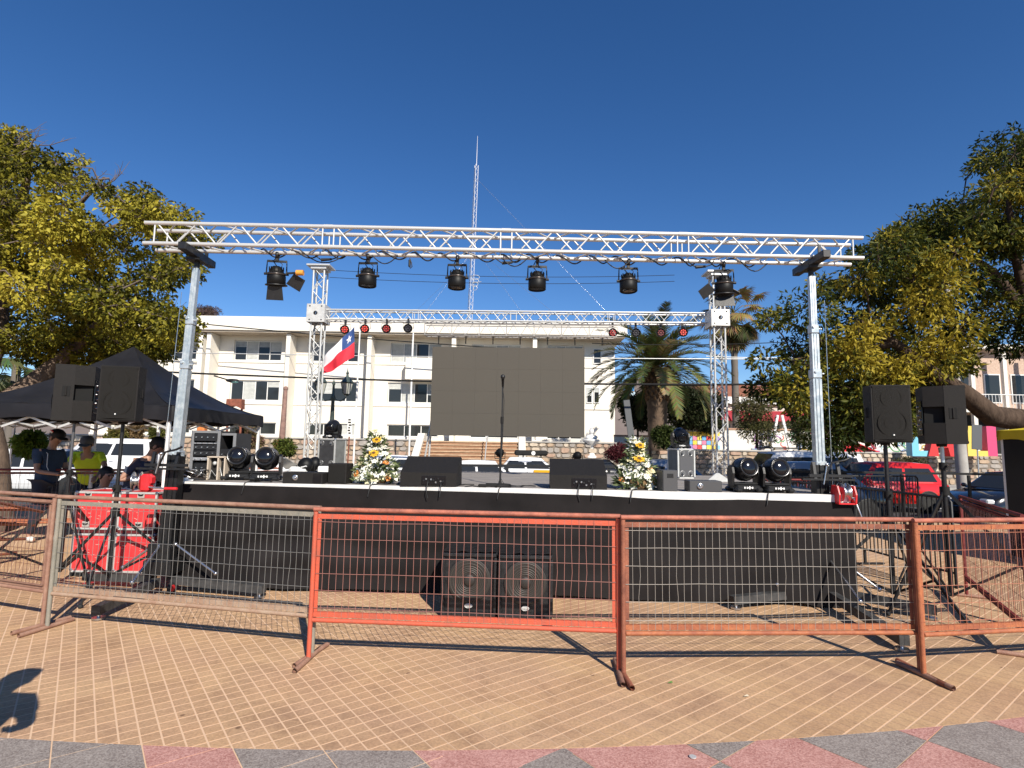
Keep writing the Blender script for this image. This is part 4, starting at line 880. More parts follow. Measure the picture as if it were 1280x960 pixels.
# small round lamps of the rear truss
def led_par(lbl, px, py, col, Y=YR-.02):
    p = W(px, py, Y); t = thing('round_lamp', lbl, 'stage lamp', p, 0, 'round lamps under the rear truss')
    b = MB(); b.lathe([(.0, .12), (.06, .11), (.088, .06), (.098, .0), (.098, -.02), (.088, -.02), (.085, 0), (0, .0)], (0, 0, 0), (0, 1, 0), 18); obj('housing', b, M_CAN, t)
    mm = mat('led_%d%d' % (col[0]*99, col[1]*99), col, .3); 
    for k in range(8):
        q = k*PI/4; f = MB(); f.tube((.054*math.cos(q), -.004, .054*math.sin(q)), (.054*math.cos(q), -.014, .054*math.sin(q)), .017, n=8); obj('led', f, mm, t)
    f = MB(); f.lathe([(.088, -.02), (.094, -.03), (.100, -.02), (.100, .0)], (0, 0, 0), (0, 1, 0), 18); obj('lens_ring', f, M_CAN, t); f = MB(); f.tube((0, -.004, 0), (0, -.016, 0), .022, n=8); obj('led', f, mm, t)
    y = MB(); y.path([(-.115, .03, -.0), (-.115, .03, .12), (.115, .03, .12), (.115, .03, 0)], .006, n=4); y.box((0, .03, .17), (.04, .05, .11)); obj('yoke', y, M_BLK, t)
    return t
CR1, CR2, CR3, CD = (.70, .07, .045), (.38, .04, .03), (.16, .03, .025), (.035, .028, .03)
for px, py, c, l in ((431, 412, CR1, 'red-faced round lamp beside the flag, leftmost under the rear truss'), (456, 411, CR1, 'red-faced round lamp, second from the left under the rear truss'), (483, 411, CR2, 'dull red round lamp, third from the left under the rear truss'), (510, 410.5, CD, 'dark-faced round lamp at the top of the bare flagpole, under the rear truss'),
    (766, 416, CR2, 'red round lamp nearest the right edge of the screen, under the rear truss'), (795, 416, CD, 'dark-faced round lamp above the palm, under the rear truss'), (826, 416, CR3, 'dim red round lamp above the palm, second from the right under the rear truss'), (854, 415.5, CR1, 'bright red round lamp nearest the right rear tower')):
    led_par(l, px, py, c)
# ================================================================ moving heads and cases
def moving_head(lbl, p, s=1.0, tilt=-.5, pan=0, group=None):
    t = thing('moving_head', lbl, 'moving light', p, pan, group)
    def v(*a): return tuple(x*s for x in a)
    b = MB(); b.box(v(0, 0, .05), v(.30, .26, .06), bev=.018*s)
    for sx in (-1, 1):
        b.box(v(sx*.125, -.10, .03), v(.09, .11, .05), bev=.02*s); b.box(v(sx*.125, .10, .03), v(.09, .11, .05), bev=.02*s)
    bo = obj('base', b, M_BLK, t)
    m_ = MB()
    for k, x in enumerate((-.06, -.03, .0, .035)): m_.box(v(x, -.137, .055), v(.015, .004, .022 if k != 2 else .035))
    m_.box(v(.0, -.137, .055), v(.045, .004, .010)); obj('printed_mark', m_, M_WHITE, bo)
    a = MB(); 
    for sx in (-1, 1): a.prism([(-.05*s, .07*s), (-.075*s, .22*s), (-.055*s, .29*s), (0, .315*s), (.055*s, .29*s), (.075*s, .22*s), (.05*s, .07*s)], .026*s, Matrix.Translation(v(sx*.158, 0, 0)) @ Matrix.Rotation(R(90), 4, 'Z'))
    a.box(v(0, 0, .095), v(.31, .12, .035), bev=.012*s); obj('yoke', a, M_BLK, t)
    h = MB(); X = Matrix.Translation(v(0, 0, .262)) @ Matrix.Rotation(tilt, 4, 'X'); h.X = X
    h.lathe([(0, -.15*s), (.05*s, -.148*s), (.095*s, -.125*s), (.128*s, -.07*s), (.140*s, 0), (.136*s, .05*s), (.118*s, .11*s), (.112*s, .15*s), (.104*s, .155*s), (.096*s, .145*s), (0, .145*s)], (0, 0, 0), (0, -1, 0), 22)
    ho = obj('head', h, mat('head_black', (.010, .010, .011), .22), t)
    g = MB(); g.X = X; g.ball((0, -.138*s, 0), (.09*s, .035*s, .09*s), 16, 8); obj('lens', g, M_BLKG, ho)
    r_ = MB(); r_.X = X; r_.lathe([(.141*s, -.01*s), (.144*s, 0), (.141*s, .01*s)], (0, 0, 0), (0, -1, 0), 22); obj('seam', r_, M_BLK, ho)
    return t
def gs(px, py, z=SZ): p = G(px, py, z); return p
for px, py, l, pan in ((297, 600.5, 'left one of the two big black moving lights on the left of the stage', .25), (332.5, 601.5, 'right one of the two big black moving lights on the left of the stage', .2), (930, 615.5, 'left one of the two big black moving lights on the right of the stage', .1), (969, 616.5, 'right one of the two big black moving lights on the right of the stage', .05)):
    p = gs(px, py); p.y += .12; p.x += .12*p.x/p.y; moving_head(l, p, 1.0 if px < 640 else .93, -.25, pan, 'moving lights on the stage deck')
M_FOAM = mat('case_laminate', (.03, .03, .032), .6, var=.2, vscale=10); M_GREYB = mat('case_side_grey', (.16, .165, .155), .7, var=.15)
def flight_case(name, lbl, p, w, d, h, body, rotz=0, face_m=None, latches=(), wheels=False, cat='flight case', group=None, cups=False):
    t = thing(name, lbl, cat, p, rotz, group)
    b = MB(); b.box((0, 0, h/2), (w-.02, d-.02, h-.02)); obj('shell', b, body, t)
    e = MB(); q = .022
    for x in (-1, 1):
        for y in (-1, 1): e.box((x*(w/2-q/2), y*(d/2-q/2), h/2), (q, q, h-2*q))
        for z in (0, 1): e.box((x*(w/2-q/2), 0, q/2 if z == 0 else h-q/2), (q, d-2*q, q))
    for y in (-1, 1):
        for z in (0, 1): e.box((0, y*(d/2-q/2), q/2 if z == 0 else h-q/2), (w-2*q, q, q))
    obj('edge_profile', e, M_ALUW, t)
    for x in (-1, 1):
        for y in (-1, 1):
            for z in (0, 1): c = MB(); c.box((x*(w/2-.018), y*(d/2-.018), .018 if z == 0 else h-.018), (.05, .05, .05), bev=.018); obj('corner', c, M_STEEL, t)
    if face_m: f = MB(); f.box((0, -d/2+.006, h/2), (w-.07, .012, h-.07), bev=.03 if False else 0); obj('front_panel', f, face_m, t)
    for (lx, lz) in latches:
        f = MB(); f.box((lx, -d/2-.002, lz), (.085, .008, .065), bev=.003); lo = obj('latch', f, mat('latch_plate', (.62, .60, .56), .35, .5), t); f = MB(); f.prism([(-.032, .0), (-.03, .012), (.0, .004), (.03, .012), (.032, .0), (.02, -.014), (-.02, -.014)], .008); obj('butterfly', f, M_BLK, lo, (lx, -d/2-.009, lz+.004))
    if cups:
        for x in (-1, 1):
            for z in (.16, .84):
                f = MB(); f.lathe([(0, 0), (.035, 0), (.045, -.006), (.05, 0)], (x*(w/2-.075), -d/2-.001, h*z), (0, 1, 0), 12); f.box((x*(w/2-.075), -d/2-.02, h*z), (.03, .04, .04), bev=.01); obj('caster', f, mat('caster_grey', (.22, .22, .22), .4, .6), t)
    if wheels:
        for x in (-1, 1):
            for y in (-1, 1): f = MB(); f.lathe([(0, -.015), (.045, -.015), (.05, 0), (.045, .015), (0, .015)], (x*(w/2-.08), y*(d/2-.08), -.05), (1, 0, 0), 12); obj('wheel', f, M_RUB, t)
    return t
# left upright case with caster plate to the front
p = gs(404.5, 584.5); wq = 24*p.y/FOC; hq = 36*p.y/FOC
q_ = flight_case('flight_case', 'upright black and silver case carrying the small moving light, left of centre on the stage', p+Vector((.06, .25, .0)), wq, .38, hq, M_GREYB, R(-14), M_FOAM, cups=True, group='cases under the small moving lights')
moving_head('small black moving light on top of the left upright case', p+Vector((.06, .25, hq)), .88, .35, -.2, 'small moving lights on cases')
p = gs(860.5, 598.5); wq = 23*p.y/FOC; hq = 37*p.y/FOC
flight_case('flight_case', 'upright grey and silver case carrying the small moving light, right of the right flowers', p+Vector((-.04, .22, 0)), wq, .38, hq, M_GREYB, R(8), mat('case_dark_grey', (.07, .07, .075), .6), cups=True, group='cases under the small moving lights')
moving_head('small black moving light on top of the right upright case', p+Vector((-.05, .22, hq)), .80, .5, .1, 'small moving lights on cases')
# ================================================================ wedge monitors
M_BOX = mat('speaker_paint', (.0135, .012, .011), .65, var=.15, vscale=30, bump=.35, bscale=500, spec=.25); M_GRILL = mat('speaker_grille', (.0145, .0135, .012), .7, bump=.6, bscale=900, spec=.2)
def wedge(lbl, px, py, wpx, rot):
    p = gs(px, py); w = wpx*p.y/FOC; t = thing('floor_monitor', lbl, 'floor monitor', p+Vector((0, .24, 0)), rot, 'wedge monitors at the stage edge')
    prof = [(-.24, 0), (-.24, .155), (.12, .325), (.22, .30), (.24, 0)]
    b = MB(); b.prism(prof, w, Matrix.Rotation(R(90), 4, 'Z')); obj('cabinet', b, M_BOX, t)
    return t, w
def wedge_details(t, w):
    g = MB(); g.prism([(-.21, 0), (-.21, .01), (.17, .01), (.17, 0)], w-.10, Matrix.Translation((0, -.03, .245)) @ Matrix.Rotation(R(25.5), 4, 'X') @ Matrix.Rotation(R(90), 4, 'Z')); 
    for sx in (-1, 1):
        f = MB(); f.box((sx*(w/2-.004), -.0, .14), (.012, .16, .05), bev=.005); obj('side_handle', f, M_BLKM, t)
    c = MB(); c.box((.06, -.243, .07), (.27, .008, .10), bev=.003); co = obj('connector_panel', c, M_BLKG, t)
    for k in range(9):
        s = MB(); x = -.05+k*.027; s.tube((x, -.247, .07+.022*math.sin(k*2.3)), (x, -.256, .07+.022*math.sin(k*2.3)), .010, n=8); obj('socket', s, M_STEEL if k % 2 else M_BLK, co)
    s = MB(); s.path([(.0, -.25, .07), (.0, -.29, .05), (-.01, -.30, -.05), (.01, -.30, -.12)], .005); obj('lead', s, M_CORD, t); s = MB(); s.path([(.14, -.25, .06), (.15, -.30, .03), (.14, -.305, -.10)], .005); obj('lead', s, M_CORD, t)
for lbl, px, py, w_, rot in (('left black wedge monitor at the stage edge, cables plugged into its back', 536, 608.5, 70, -.03), ('right black wedge monitor at the stage edge, below the right end of the screen', 724.5, 612, 70, -.05)):
    t, w = wedge(lbl, px, py, w_, rot); wedge_details(t, w)
# ================================================================ microphone stand
p = gs(625, 607.5); t = thing('microphone_stand', 'straight black microphone stand with a round base in front of the screen', 'microphone stand', p)
b = MB(); b.lathe([(.0, 0), (.13, 0), (.135, .012), (.12, .024), (.02, .03), (.016, .06)], n=20); obj('round_base', b, M_BLKM, t)
b = MB(); b.tube((0, 0, .03), (0.01, 0, .75), .011); b.tube((.01, 0, .75), (.012, 0, 1.16), .008); obj('pole', b, M_BLK, t)
b = MB(); b.tube((.01, 0, .72), (.01, 0, .80), .018); obj('clutch', b, M_BLKM, t)
b = MB(); b.tube((.012, .02, 1.14), (.012, -.06, 1.24), .012, .018); b.ball((.012, -.075, 1.262), (.027, .027, .03), 10, 8); obj('microphone', b, M_BLK, t)
b = MB(); b.path([(.012, .02, 1.14), (.03, .05, 1.0), (.02, .03, .5), (.0, .03, .1), (.05, -.05, .02), (.25, -.15, .01)], .004); obj('microphone_cable', b, M_CORD, t)
b = MB(); b.box((0, 0, .022), (.13, .05, .04), bev=.01); o = tag(obj('cable_box', b, M_BLKM, None, gs(614, 609)+Vector((0, .06, 0))), 'small black junction box lying by the foot of the microphone stand', 'junction box')
b = MB(); b.box((0, 0, .022), (.10, .05, .035), bev=.01); b.path([(-.05, 0, .01), (-.12, .01, .02), (-.2, 0, .005)], .006); b.path([(.05, 0, .01), (.1, .02, .02), (.16, -.03, .005)], .006); o = tag(obj('cable_box', b, M_BLKM, None, gs(603, 610)+Vector((0, .05, 0))), 'black plug and twisted lead on the stage edge just right of the left wedge monitor', 'junction box')
a, b = W(500, 581, 10.15), W(768, 583.5, 10.15)
t = thing('stage_rail', 'thin black rail with posts along the back edge of the stage', 'railing', ((a.x+b.x)/2, 10.15, 0)); L_ = b.x-a.x
q = MB(); q.bar((-L_/2, 0, a.z), (L_/2, 0, b.z), .045, .045); obj('rail', q, M_BLK, t)
for k in range(5): q = MB(); q.bar((-L_/2+.1+k*(L_-.2)/4, 0, 0), (-L_/2+.1+k*(L_-.2)/4, 0, a.z-.01), .05, .05); obj('post', q, M_BLK, t)
for px, py, l in ((625, 567, 'small black lamp on the back rail just behind the microphone stand'), (722, 571, 'small black lamp on the back rail above the right wedge monitor')):
    p = W(px, py, 10.12); t = thing('small_lamp', l, 'stage lamp', p); q = MB(); q.lathe([(0, .08), (.05, .07), (.075, .02), (.08, -.04), (.07, -.05), (0, -.03)], (0, 0, .02), (.2, -.9, .3), 14); obj('housing', q, M_CAN, t); q = MB(); q.bar((0, .02, -.32), (0, .02, 0), .03, .03); q.path([(-.09, 0, .03), (-.09, 0, -.09), (.09, 0, -.09), (.09, 0, .03)], .01, n=5); obj('bracket', q, M_BLK, t)
# small column speakers, floor fixtures
def small_box(nm, lbl, px, py, wpx, hpx, d, rot, m_, cat):
    p = gs(px, py); w = wpx*p.y/FOC; h = hpx*p.y/FOC; t = thing(nm, lbl, cat, p+Vector((0, d/2, 0)), rot)
    b = MB(); b.box((0, 0, h/2), (w, d, h), bev=.008); obj('cabinet', b, m_, t); return t, w, h, d
t, w, h, d = small_box('small_speaker', 'small plain black speaker left of the left flowers', 422, 605, 24, 25, .2, -.15, M_BOX, 'speaker'); b = MB(); b.box((0, -d/2-.002, h/2), (w-.04, .006, h-.04)); obj('grille', b, M_GRILL, t)
t, w, h, d = small_box('small_speaker', 'small dark grey speaker right of the right flowers', 837, 614.5, 19, 26, .2, .1, mat('grey_box', (.055, .055, .057), .6), 'speaker'); b = MB()
for k in range(4): b.box((0, -d/2-.003, h-.04-k*.012), (.07, .004, .006))
obj('vent', b, M_BLKM, t)
for px, py, wp, lbl, k_ in ((378, 605, 50, 'low black floor light box with a silver knob, left part of the stage edge', 0), (883, 615.5, 40, 'low dark grey floor light box with a round knob, right of the right case', 1)):
    t, w, h, d = small_box('floor_light', lbl, px, py, wp, 14, .22, -.05, M_BOX if k_ == 0 else mat('grey_box', (.055, .055, .057)), 'floor light')
    b = MB(); b.lathe([(.0, .0), (.012, .0), (.03, -.012), (.033, 0)], (-.08 if k_ == 0 else -.06, -d/2-.004, h*.55), (0, 1, 0), 12); b.ball((-.08 if k_ == 0 else -.06, -d/2-.01, h*.55), .012, 8, 6); obj('knob', b, M_STEEL, t)
    if k_ == 0: b = MB(); b.box((w/2-.06, -d/2-.003, h/2), (.09, .008, h-.03)); obj('socket_panel', b, M_BLKG, t)
# two small scoop lamps heaped behind the left floor light
for px, py, s, lbl in ((372, 590, .9, 'left one of two small black lamp heads lying behind the left floor light'), (384, 588, 1.0, 'right one of two small black lamp heads lying behind the left floor light')):
    p = gs(px, py+3); p.y += .3; t = thing('scoop_lamp', lbl, 'lamp', p, random.uniform(-.5, .5)); b = MB(); b.lathe([(0, .1), (.07, .09), (.11, .04), (.12, 0), (.11, -.02), (.09, 0), (0, .03)], (0, 0, .12), (-.7*s, -.9, .3), 16); obj('housing', b, M_CAN, t); b = MB(); b.path([(-.13, 0, .12), (-.13, .03, .01), (.13, .03, .01), (.13, 0, .12)], .008, n=5); obj('bracket', b, M_BLK, t)
p = gs(363, 593); b = MB(); b.box((0, .3, .05), (.26, .2, .1), Matrix.Rotation(.3, 3, 'Z'), bev=.03); b.box((.1, .28, .10), (.12, .12, .05), Matrix.Rotation(-.3, 3, 'Y'), bev=.02); tag(obj('white_bag', b, mat('white_plastic', (.62, .62, .60), .5), None, p), 'crumpled white plastic bag behind the left floor light', 'bag')
p = gs(897, 602); b = MB(); b.prism([(-.16, 0), (-.02, .12), (.02, .12), (.2, 0)], .02); tag(obj('metal_plate', b, M_ALUW, None, p), 'small bright metal plate at the foot of the right rear tower', 'plate')
p = gs(403, 592); b = MB(); b.box((0, .15, .055), (.22, .2, .09), bev=.01); tag(obj('white_box', b, M_WHITE, None, p+Vector((0, .05, .0))), 'white box on the deck in front of the left upright case', 'box')
# cables lying on the deck
for k in range(9):
    x = -3.0+k*.72; pts = [ST(x+.35*t_/10+.05*math.sin(t_*1.7+k), .08+.25*t_/10+.06*math.sin(t_*2.2+k*2), SZ+.008) for t_ in range(11)]
    if k % 2 == 0: pts = [ST(x-.02, -.05, SZ-.12), ST(x, -.035, SZ+.0), ST(x+.02, .0, SZ+.012)]+pts[1:]
    mb = MB(); mb.path(pts, .006, n=5); tag(obj('stage_cable', mb, M_CORD), ['black cable trailing from the left racks along the stage edge', 'black cable between the two big moving lights on the left', 'black cable hanging over the edge near the left floor light', 'black cable below the left flowers', 'black cable hanging over the edge by the left wedge monitor', 'black cable curling by the microphone stand', 'black cable hanging over the edge beside the right wedge monitor', 'black cable under the right flowers', 'black cable hanging over the edge by the right moving lights'][k], 'cable')
# ================================================================ flower arrangements
M_LEAF = mat_attr('leaf', .5, .3); M_PET_W = mat('white_petal', (.74, .73, .64), .6); M_PET_Y = mat('yellow_petal', (.72, .42, .03), .55, var=.15); M_PET_O = mat('orange_petal', (.72, .26, .06), .55, var=.15); M_PET_C = mat('cream_petal', (.70, .64, .38), .6); M_SEED = mat('seed_head', (.10, .045, .015), .9)
def leaf_cloud(name, pts, nrm, size, aspect, cols, parent, seed=1, jitter=.6, loc=None, stuff=True, mt=None, droop=0.0):
    """pts (n,3) leaf positions, each leaf a folded diamond of 2 quads (6 vertices)"""
    g = np.random.default_rng(seed); n = len(pts)
    d = nrm+g.normal(0, jitter, (n, 3)); d[:, 2] -= droop; d /= np.linalg.norm(d, axis=1)[:, None]
    r_ = g.normal(0, 1, (n, 3)); s_ = np.cross(d, r_); s_ /= np.linalg.norm(s_, axis=1)[:, None]; u = np.cross(s_, d)
    L = size*(.6+.8*g.random(n))[:, None]; Wd = L*aspect
    a = pts-d*L*.1; b = pts+d*L*.9; m1 = pts+d*L*.35; f = u*Wd*.35
    Vv = np.stack([a, m1+s_*Wd*.5+f, b, m1-s_*Wd*.5+f, m1], 1).reshape(-1, 3)
    base = np.arange(n)[:, None]*5
    F = np.concatenate([base+np.array([[0, 1, 2, 4]]), base+np.array([[0, 4, 2, 3]])], 0)
    F = np.concatenate([base+np.array([[0, 1, 4]]), base+np.array([[4, 1, 2]]), base+np.array([[0, 4, 3]]), base+np.array([[4, 2, 3]])], 0)
    C = np.repeat(cols, 5, 0)
    o = link(name, np_mesh(name, Vv, F, mt or M_LEAF, C), parent, loc)
    if stuff: o['kind'] = 'stuff'
    return o
def flowers(lbl, px, py, wpx, hpx, seed):
    p = gs(px, py); w = wpx*p.y/FOC*.9; h = hpx*p.y/FOC*.97; random.seed(seed); g = np.random.default_rng(seed)
    t = thing('flower_arrangement', lbl, 'flower arrangement', p+Vector((0, .2, 0)))
    b = MB(); b.lathe([(.0, 0), (.11, 0), (.14, .03), (.15, .11), (.13, .115), (0, .10)], n=16); obj('basket', b, mat('basket', (.18, .11, .05), .9), t)
    n = 700; z = h*g.random(n)**1.5*.9; rr = (w/2)*np.interp(z/h, [0, .15, .4, .6, .8, 1], [.95, 1.05, .8, .42, .32, .22])*(.45+.6*g.random(n)**.5)*np.where(z < h*.1, 1.05, 1); a = g.random(n)*2*PI
    pts = np.stack([rr*np.cos(a), rr*np.sin(a)*.75, z+.03], 1); nr = np.stack([np.cos(a), np.sin(a)*.8, .5+0*a], 1)
    k = g.random(n)[:, None]; cols = np.array([[.06, .085, .035]])*(1-k)+np.array([[.22, .26, .12]])*k
    leaf_cloud('foliage', pts, nr, .085, .28, cols, t, seed)
    def bloom(q, r_, m_, kind):
        x, y, z = q; mb = MB(); nrm = Vector((x, y*1.2-.25, .35*(z > .2)+.15)).normalized(); Mx = Matrix.Translation((x, y, z)) @ rot_to(nrm).to_4x4(); mb.X = Mx
        for ring, (cnt, ro, up) in enumerate(((9, 1.0, .1), (8, .72, .3), (6, .45, .5)) if kind != 'lily' else ((6, 1.25, .35),)):
            for i in range(cnt):
                aa = 2*PI*(i+.5*ring)/cnt+random.uniform(-.1, .1); ca, sa = math.cos(aa), math.sin(aa); R_ = r_*ro*random.uniform(.9, 1.1); wd = R_*.36
                P = [(0, 0, .002*ring), (ca*R_*.5-sa*wd, sa*R_*.5+ca*wd, up*r_*.35), (ca*R_, sa*R_, up*r_*(.55 if kind != 'lily' else .2)), (ca*R_*.5+sa*wd, sa*R_*.5-ca*wd, up*r_*.35)]
                mb.add(P, [(0, 1, 2, 3)], True)
        o = obj('bloom', mb, m_, t)
        c = MB(); c.X = Mx; c.ball((0, 0, r_*.12), (r_*.36, r_*.36, r_*.14) if kind == 'sun' else (r_*.16, r_*.16, r_*.25), 8, 6); obj('flower_centre', c, M_SEED if kind == 'sun' else M_PET_C, o)
    for (u, v, r_, kind) in ((.05, .86, .062, 'sun'), (.0, .60, .068, 'sun')): bloom((u*w, -w*.22*(1-v)-.09, v*h), r_, M_PET_Y, 'sun')
    for (u, v) in ((-.44, .2), (.38, .12), (.30, .42), (-.2, .35)): bloom((u*w, -w*.2, v*h), .042, M_PET_O, 'rose')
    for k in range(66):
        v = random.uniform(.02, 1.0)**1.2; a = random.uniform(-PI*.98, -.02*PI); rr = (w/2)*float(np.interp(v, [0, .15, .4, .6, .8, 1], [.98, 1.1, .86, .46, .36, .22]))*random.uniform(.7, 1.05); bloom((rr*math.cos(a)*.98, rr*math.sin(a)*.62-.02, v*h+.03), random.uniform(.034, .052), random.choice((M_PET_W, M_PET_W, M_PET_W, M_PET_C)), random.choice(('rose', 'rose', 'lily')))
flowers('tall flower arrangement with sunflowers and white blooms, left of the left wedge monitor', 463.5, 606, 55, 66, 5)
flowers('tall flower arrangement with sunflowers and white blooms, right of the right wedge monitor', 801, 613, 52, 66, 9)
random.seed(21)
# ================================================================ racks at the left end of the stage
def rack(lbl, px, py, wpx, hpx, items, d=.45, rot=.0):
    p = gs(px, py); p.y += .1; w = wpx*p.y/FOC; h = hpx*p.y/FOC; t = thing('equipment_rack', lbl, 'equipment rack', p+Vector((0, d/2, 0)), rot)
    b = MB()
    for sx in (-1, 1): b.box((sx*(w/2-.015), 0, h/2), (.03, d, h))
    b.box((0, 0, .015), (w-.06, d, .03)); b.box((0, 0, h-.015), (w-.06, d, .03)); b.box((0, d/2-.01, h/2), (w-.06, .02, h-.06)); obj('shell', b, M_FOAM, t)
    e = MB()
    for sx in (-1, 1): e.box((sx*(w/2-.015), -d/2-.006, h/2), (.034, .012, h))
    e.box((0, -d/2-.004, h-.014), (w-.068, .012, .028)); e.box((0, -d/2-.004, .014), (w-.068, .012, .028)); obj('edge_profile', e, mat('rack_edge', (.30, .30, .30), .4, .6), t)
    for (z0, z1, m_, dy) in items:
        u = MB(); u.box((0, -d/2+.05+dy, (z0+z1)/2*h), (w-.07, .16, (z1-z0)*h-.008), bev=.004); o = obj('rack_unit', u, m_, t)
        k = MB(); 
        for q in range(4): k.tube((-w*.3+q*w*.2, -d/2-.03+dy, (z0+z1)/2*h), (-w*.3+q*w*.2, -d/2-.045+dy, (z0+z1)/2*h), .008, n=8)
        obj('knob', k, M_STEEL, o)
    return t, w, h, d
M_UNIT = mat('rack_unit_black', (.02, .02, .022), .35, .3); M_UNITS = mat('rack_unit_silver', (.42, .42, .43), .35, .6)
rack('tall amplifier rack with silver edges behind the left lift', 246, 600, 34, 60, [(.04, .12, M_UNITS, 0), (.12, .36, M_UNIT, .05), (.38, .46, M_UNITS, 0), (.48, .6, M_UNIT, 0), (.6, .72, M_UNIT, .01), (.72, .76, M_UNITS, 0), (.78, .95, M_UNIT, 0)], rot=.1)
rack('open rack with empty black upper half, left of the big moving lights', 273, 600, 24, 57, [(.42, .66, M_UNIT, .0)], rot=.05)
p = gs(272, 600); t = thing('cable_box_open', 'small open wooden-edged box of leads in front of the open rack', 'box', p+Vector((0, .0, 0))); b = MB()
for x in (-.10, .02, .10): b.box((x, 0, .14), (.016, .12, .27))
b.box((0, 0, .275), (.23, .12, .014)); obj('frame', b, mat('pale_wood', (.50, .42, .33), .7), t); b = MB(); b.box((0, .03, .14), (.20, .05, .25)); obj('back', b, M_BLKM, t)
b = MB(); b.ball((-.03, -.03, .20), .025, 8, 6); b.path([(-.08, -.05, .02), (-.05, -.06, .12), (0, -.05, .05), (.05, -.06, .15), (.08, -.05, .02)], .006); obj('lead', b, M_ALUW, t)
p = gs(240, 600); t = thing('cable_heap', 'heap of coiled black and grey leads in front of the tall rack', 'cable', p+Vector((.05, -.05, 0)))
for k in range(7):
    b = MB(); pts = [(.16*math.sin(q*.8+k)*random.uniform(.6, 1), .10*math.cos(q*.9+k*2), .03+.10*abs(math.sin(q*.5+k))) for q in range(22)]; b.path(pts, .007, n=4); obj('coil', b, (M_CORD, M_CORD, M_ALU, M_CORD)[k % 4], t)
M_HOLE = mat('deep_recess', (.004, .004, .004), .9)
# ================================================================ loudspeakers on tripod stands
def pa_speaker(lbl, p, w, d, h, rot, lean=0, group='loudspeakers on stands'):
    t = thing('loudspeaker', lbl, 'loudspeaker', p, rot, group)
    def slab_(poly, z0, z1, m=None):
        m = m or MB(); n = len(poly); vs = [(x, y, z) for z in (z0, z1) for x, y in poly]
        return m.add(vs, [tuple(reversed(range(n))), tuple(range(n, 2*n))]+[(i, (i+1) % n, n+(i+1) % n, n+i) for i in range(n)])
    front = [(-w/2, -d/2), (w/2, -d/2), (w/2, d*.02), (-w/2, d*.02)]; back = [(-w*.495, d*.02), (w*.495, d*.02), (w*.33, d/2), (-w*.33, d/2)]; core = [(-w*.34, d*.02), (w*.34, d*.02), (w*.24, d*.46), (-w*.24, d*.46)]
    obj('cabinet', slab_(front, 0, h), M_BOX, t); obj('rear_block', slab_(back, 0, h*.36), M_BOX, t); obj('rear_block', slab_(back, h*.64, h-.002), M_BOX, t); obj('rear_recess', slab_(core, h*.36, h*.64), M_HOLE, t)
    g = MB(); V_ = []; N = 12
    for i in range(N+1):
        x = -w*.46+w*.92*i/N; yy = -d/2-.004-.018*math.sin(PI*i/N)
        for z in (.03, h*.5, h-.03): V_.append((x, yy, z))
    g.add(V_, [(i*3+j, (i+1)*3+j, (i+1)*3+j+1, i*3+j+1) for i in range(N) for j in range(2)], True); g.box((0, -d/2-.002, .02), (w*.95, .012, .02)); g.box((0, -d/2-.002, h-.02), (w*.95, .012, .02)); obj('grille', g, M_GRILL, t)
    for z, r_ in ((h*.33, w*.36), (h*.77, w*.26)):
        c = MB()
        for q in (1, .55): c.lathe([(r_*q-.010, .0006), (r_*q, -.0006), (r_*q+.010, .0006)], (0, -d/2-.020, z), (0, 1, 0), 24)
        obj('driver_ring', c, mat('driver_ring', (.0135, .0125, .011), .75, spec=.12), t)
    c = MB(); c.box((0, -d/2-.024, .075), (.035, .006, .03), bev=.004); bo = obj('badge', c, M_BLKG, t); c = MB(); c.box((0, -d/2-.028, .078), (.012, .003, .014)); obj('badge_mark', c, M_WHITE, bo)
    for sx in (-1, 1):
        f = MB(); f.box((sx*(w/2-.001), -d*.18, h*.52), (.008, .075, .12), bev=.003); fo = obj('side_handle', f, M_HOLE, t)
        f = MB(); f.box((sx*(w/2+.006), -d*.18, h*.52), (.012, .018, .115), bev=.006); obj('grip', f, M_BOX, fo)
    f = MB(); f.box((0, d/2+.004, h*.45), (w*.5, .012, h*.6), bev=.004); fo = obj('connector_panel', f, M_BLKG, t); f = MB()
    for k in range(6): f.tube((-.04+.08*(k % 2), d/2+.01, h*(.25+.08*k)), (-.04+.08*(k % 2), d/2+.02, h*(.25+.08*k)), .013, n=8)
    obj('socket', f, M_STEEL, fo)
    f = MB(); f.lathe([(.028, -.03), (.045, -.03), (.05, 0), (.0, 0)], (0, 0, 0)); obj('pole_socket', f, M_BLKM, t)
    return t
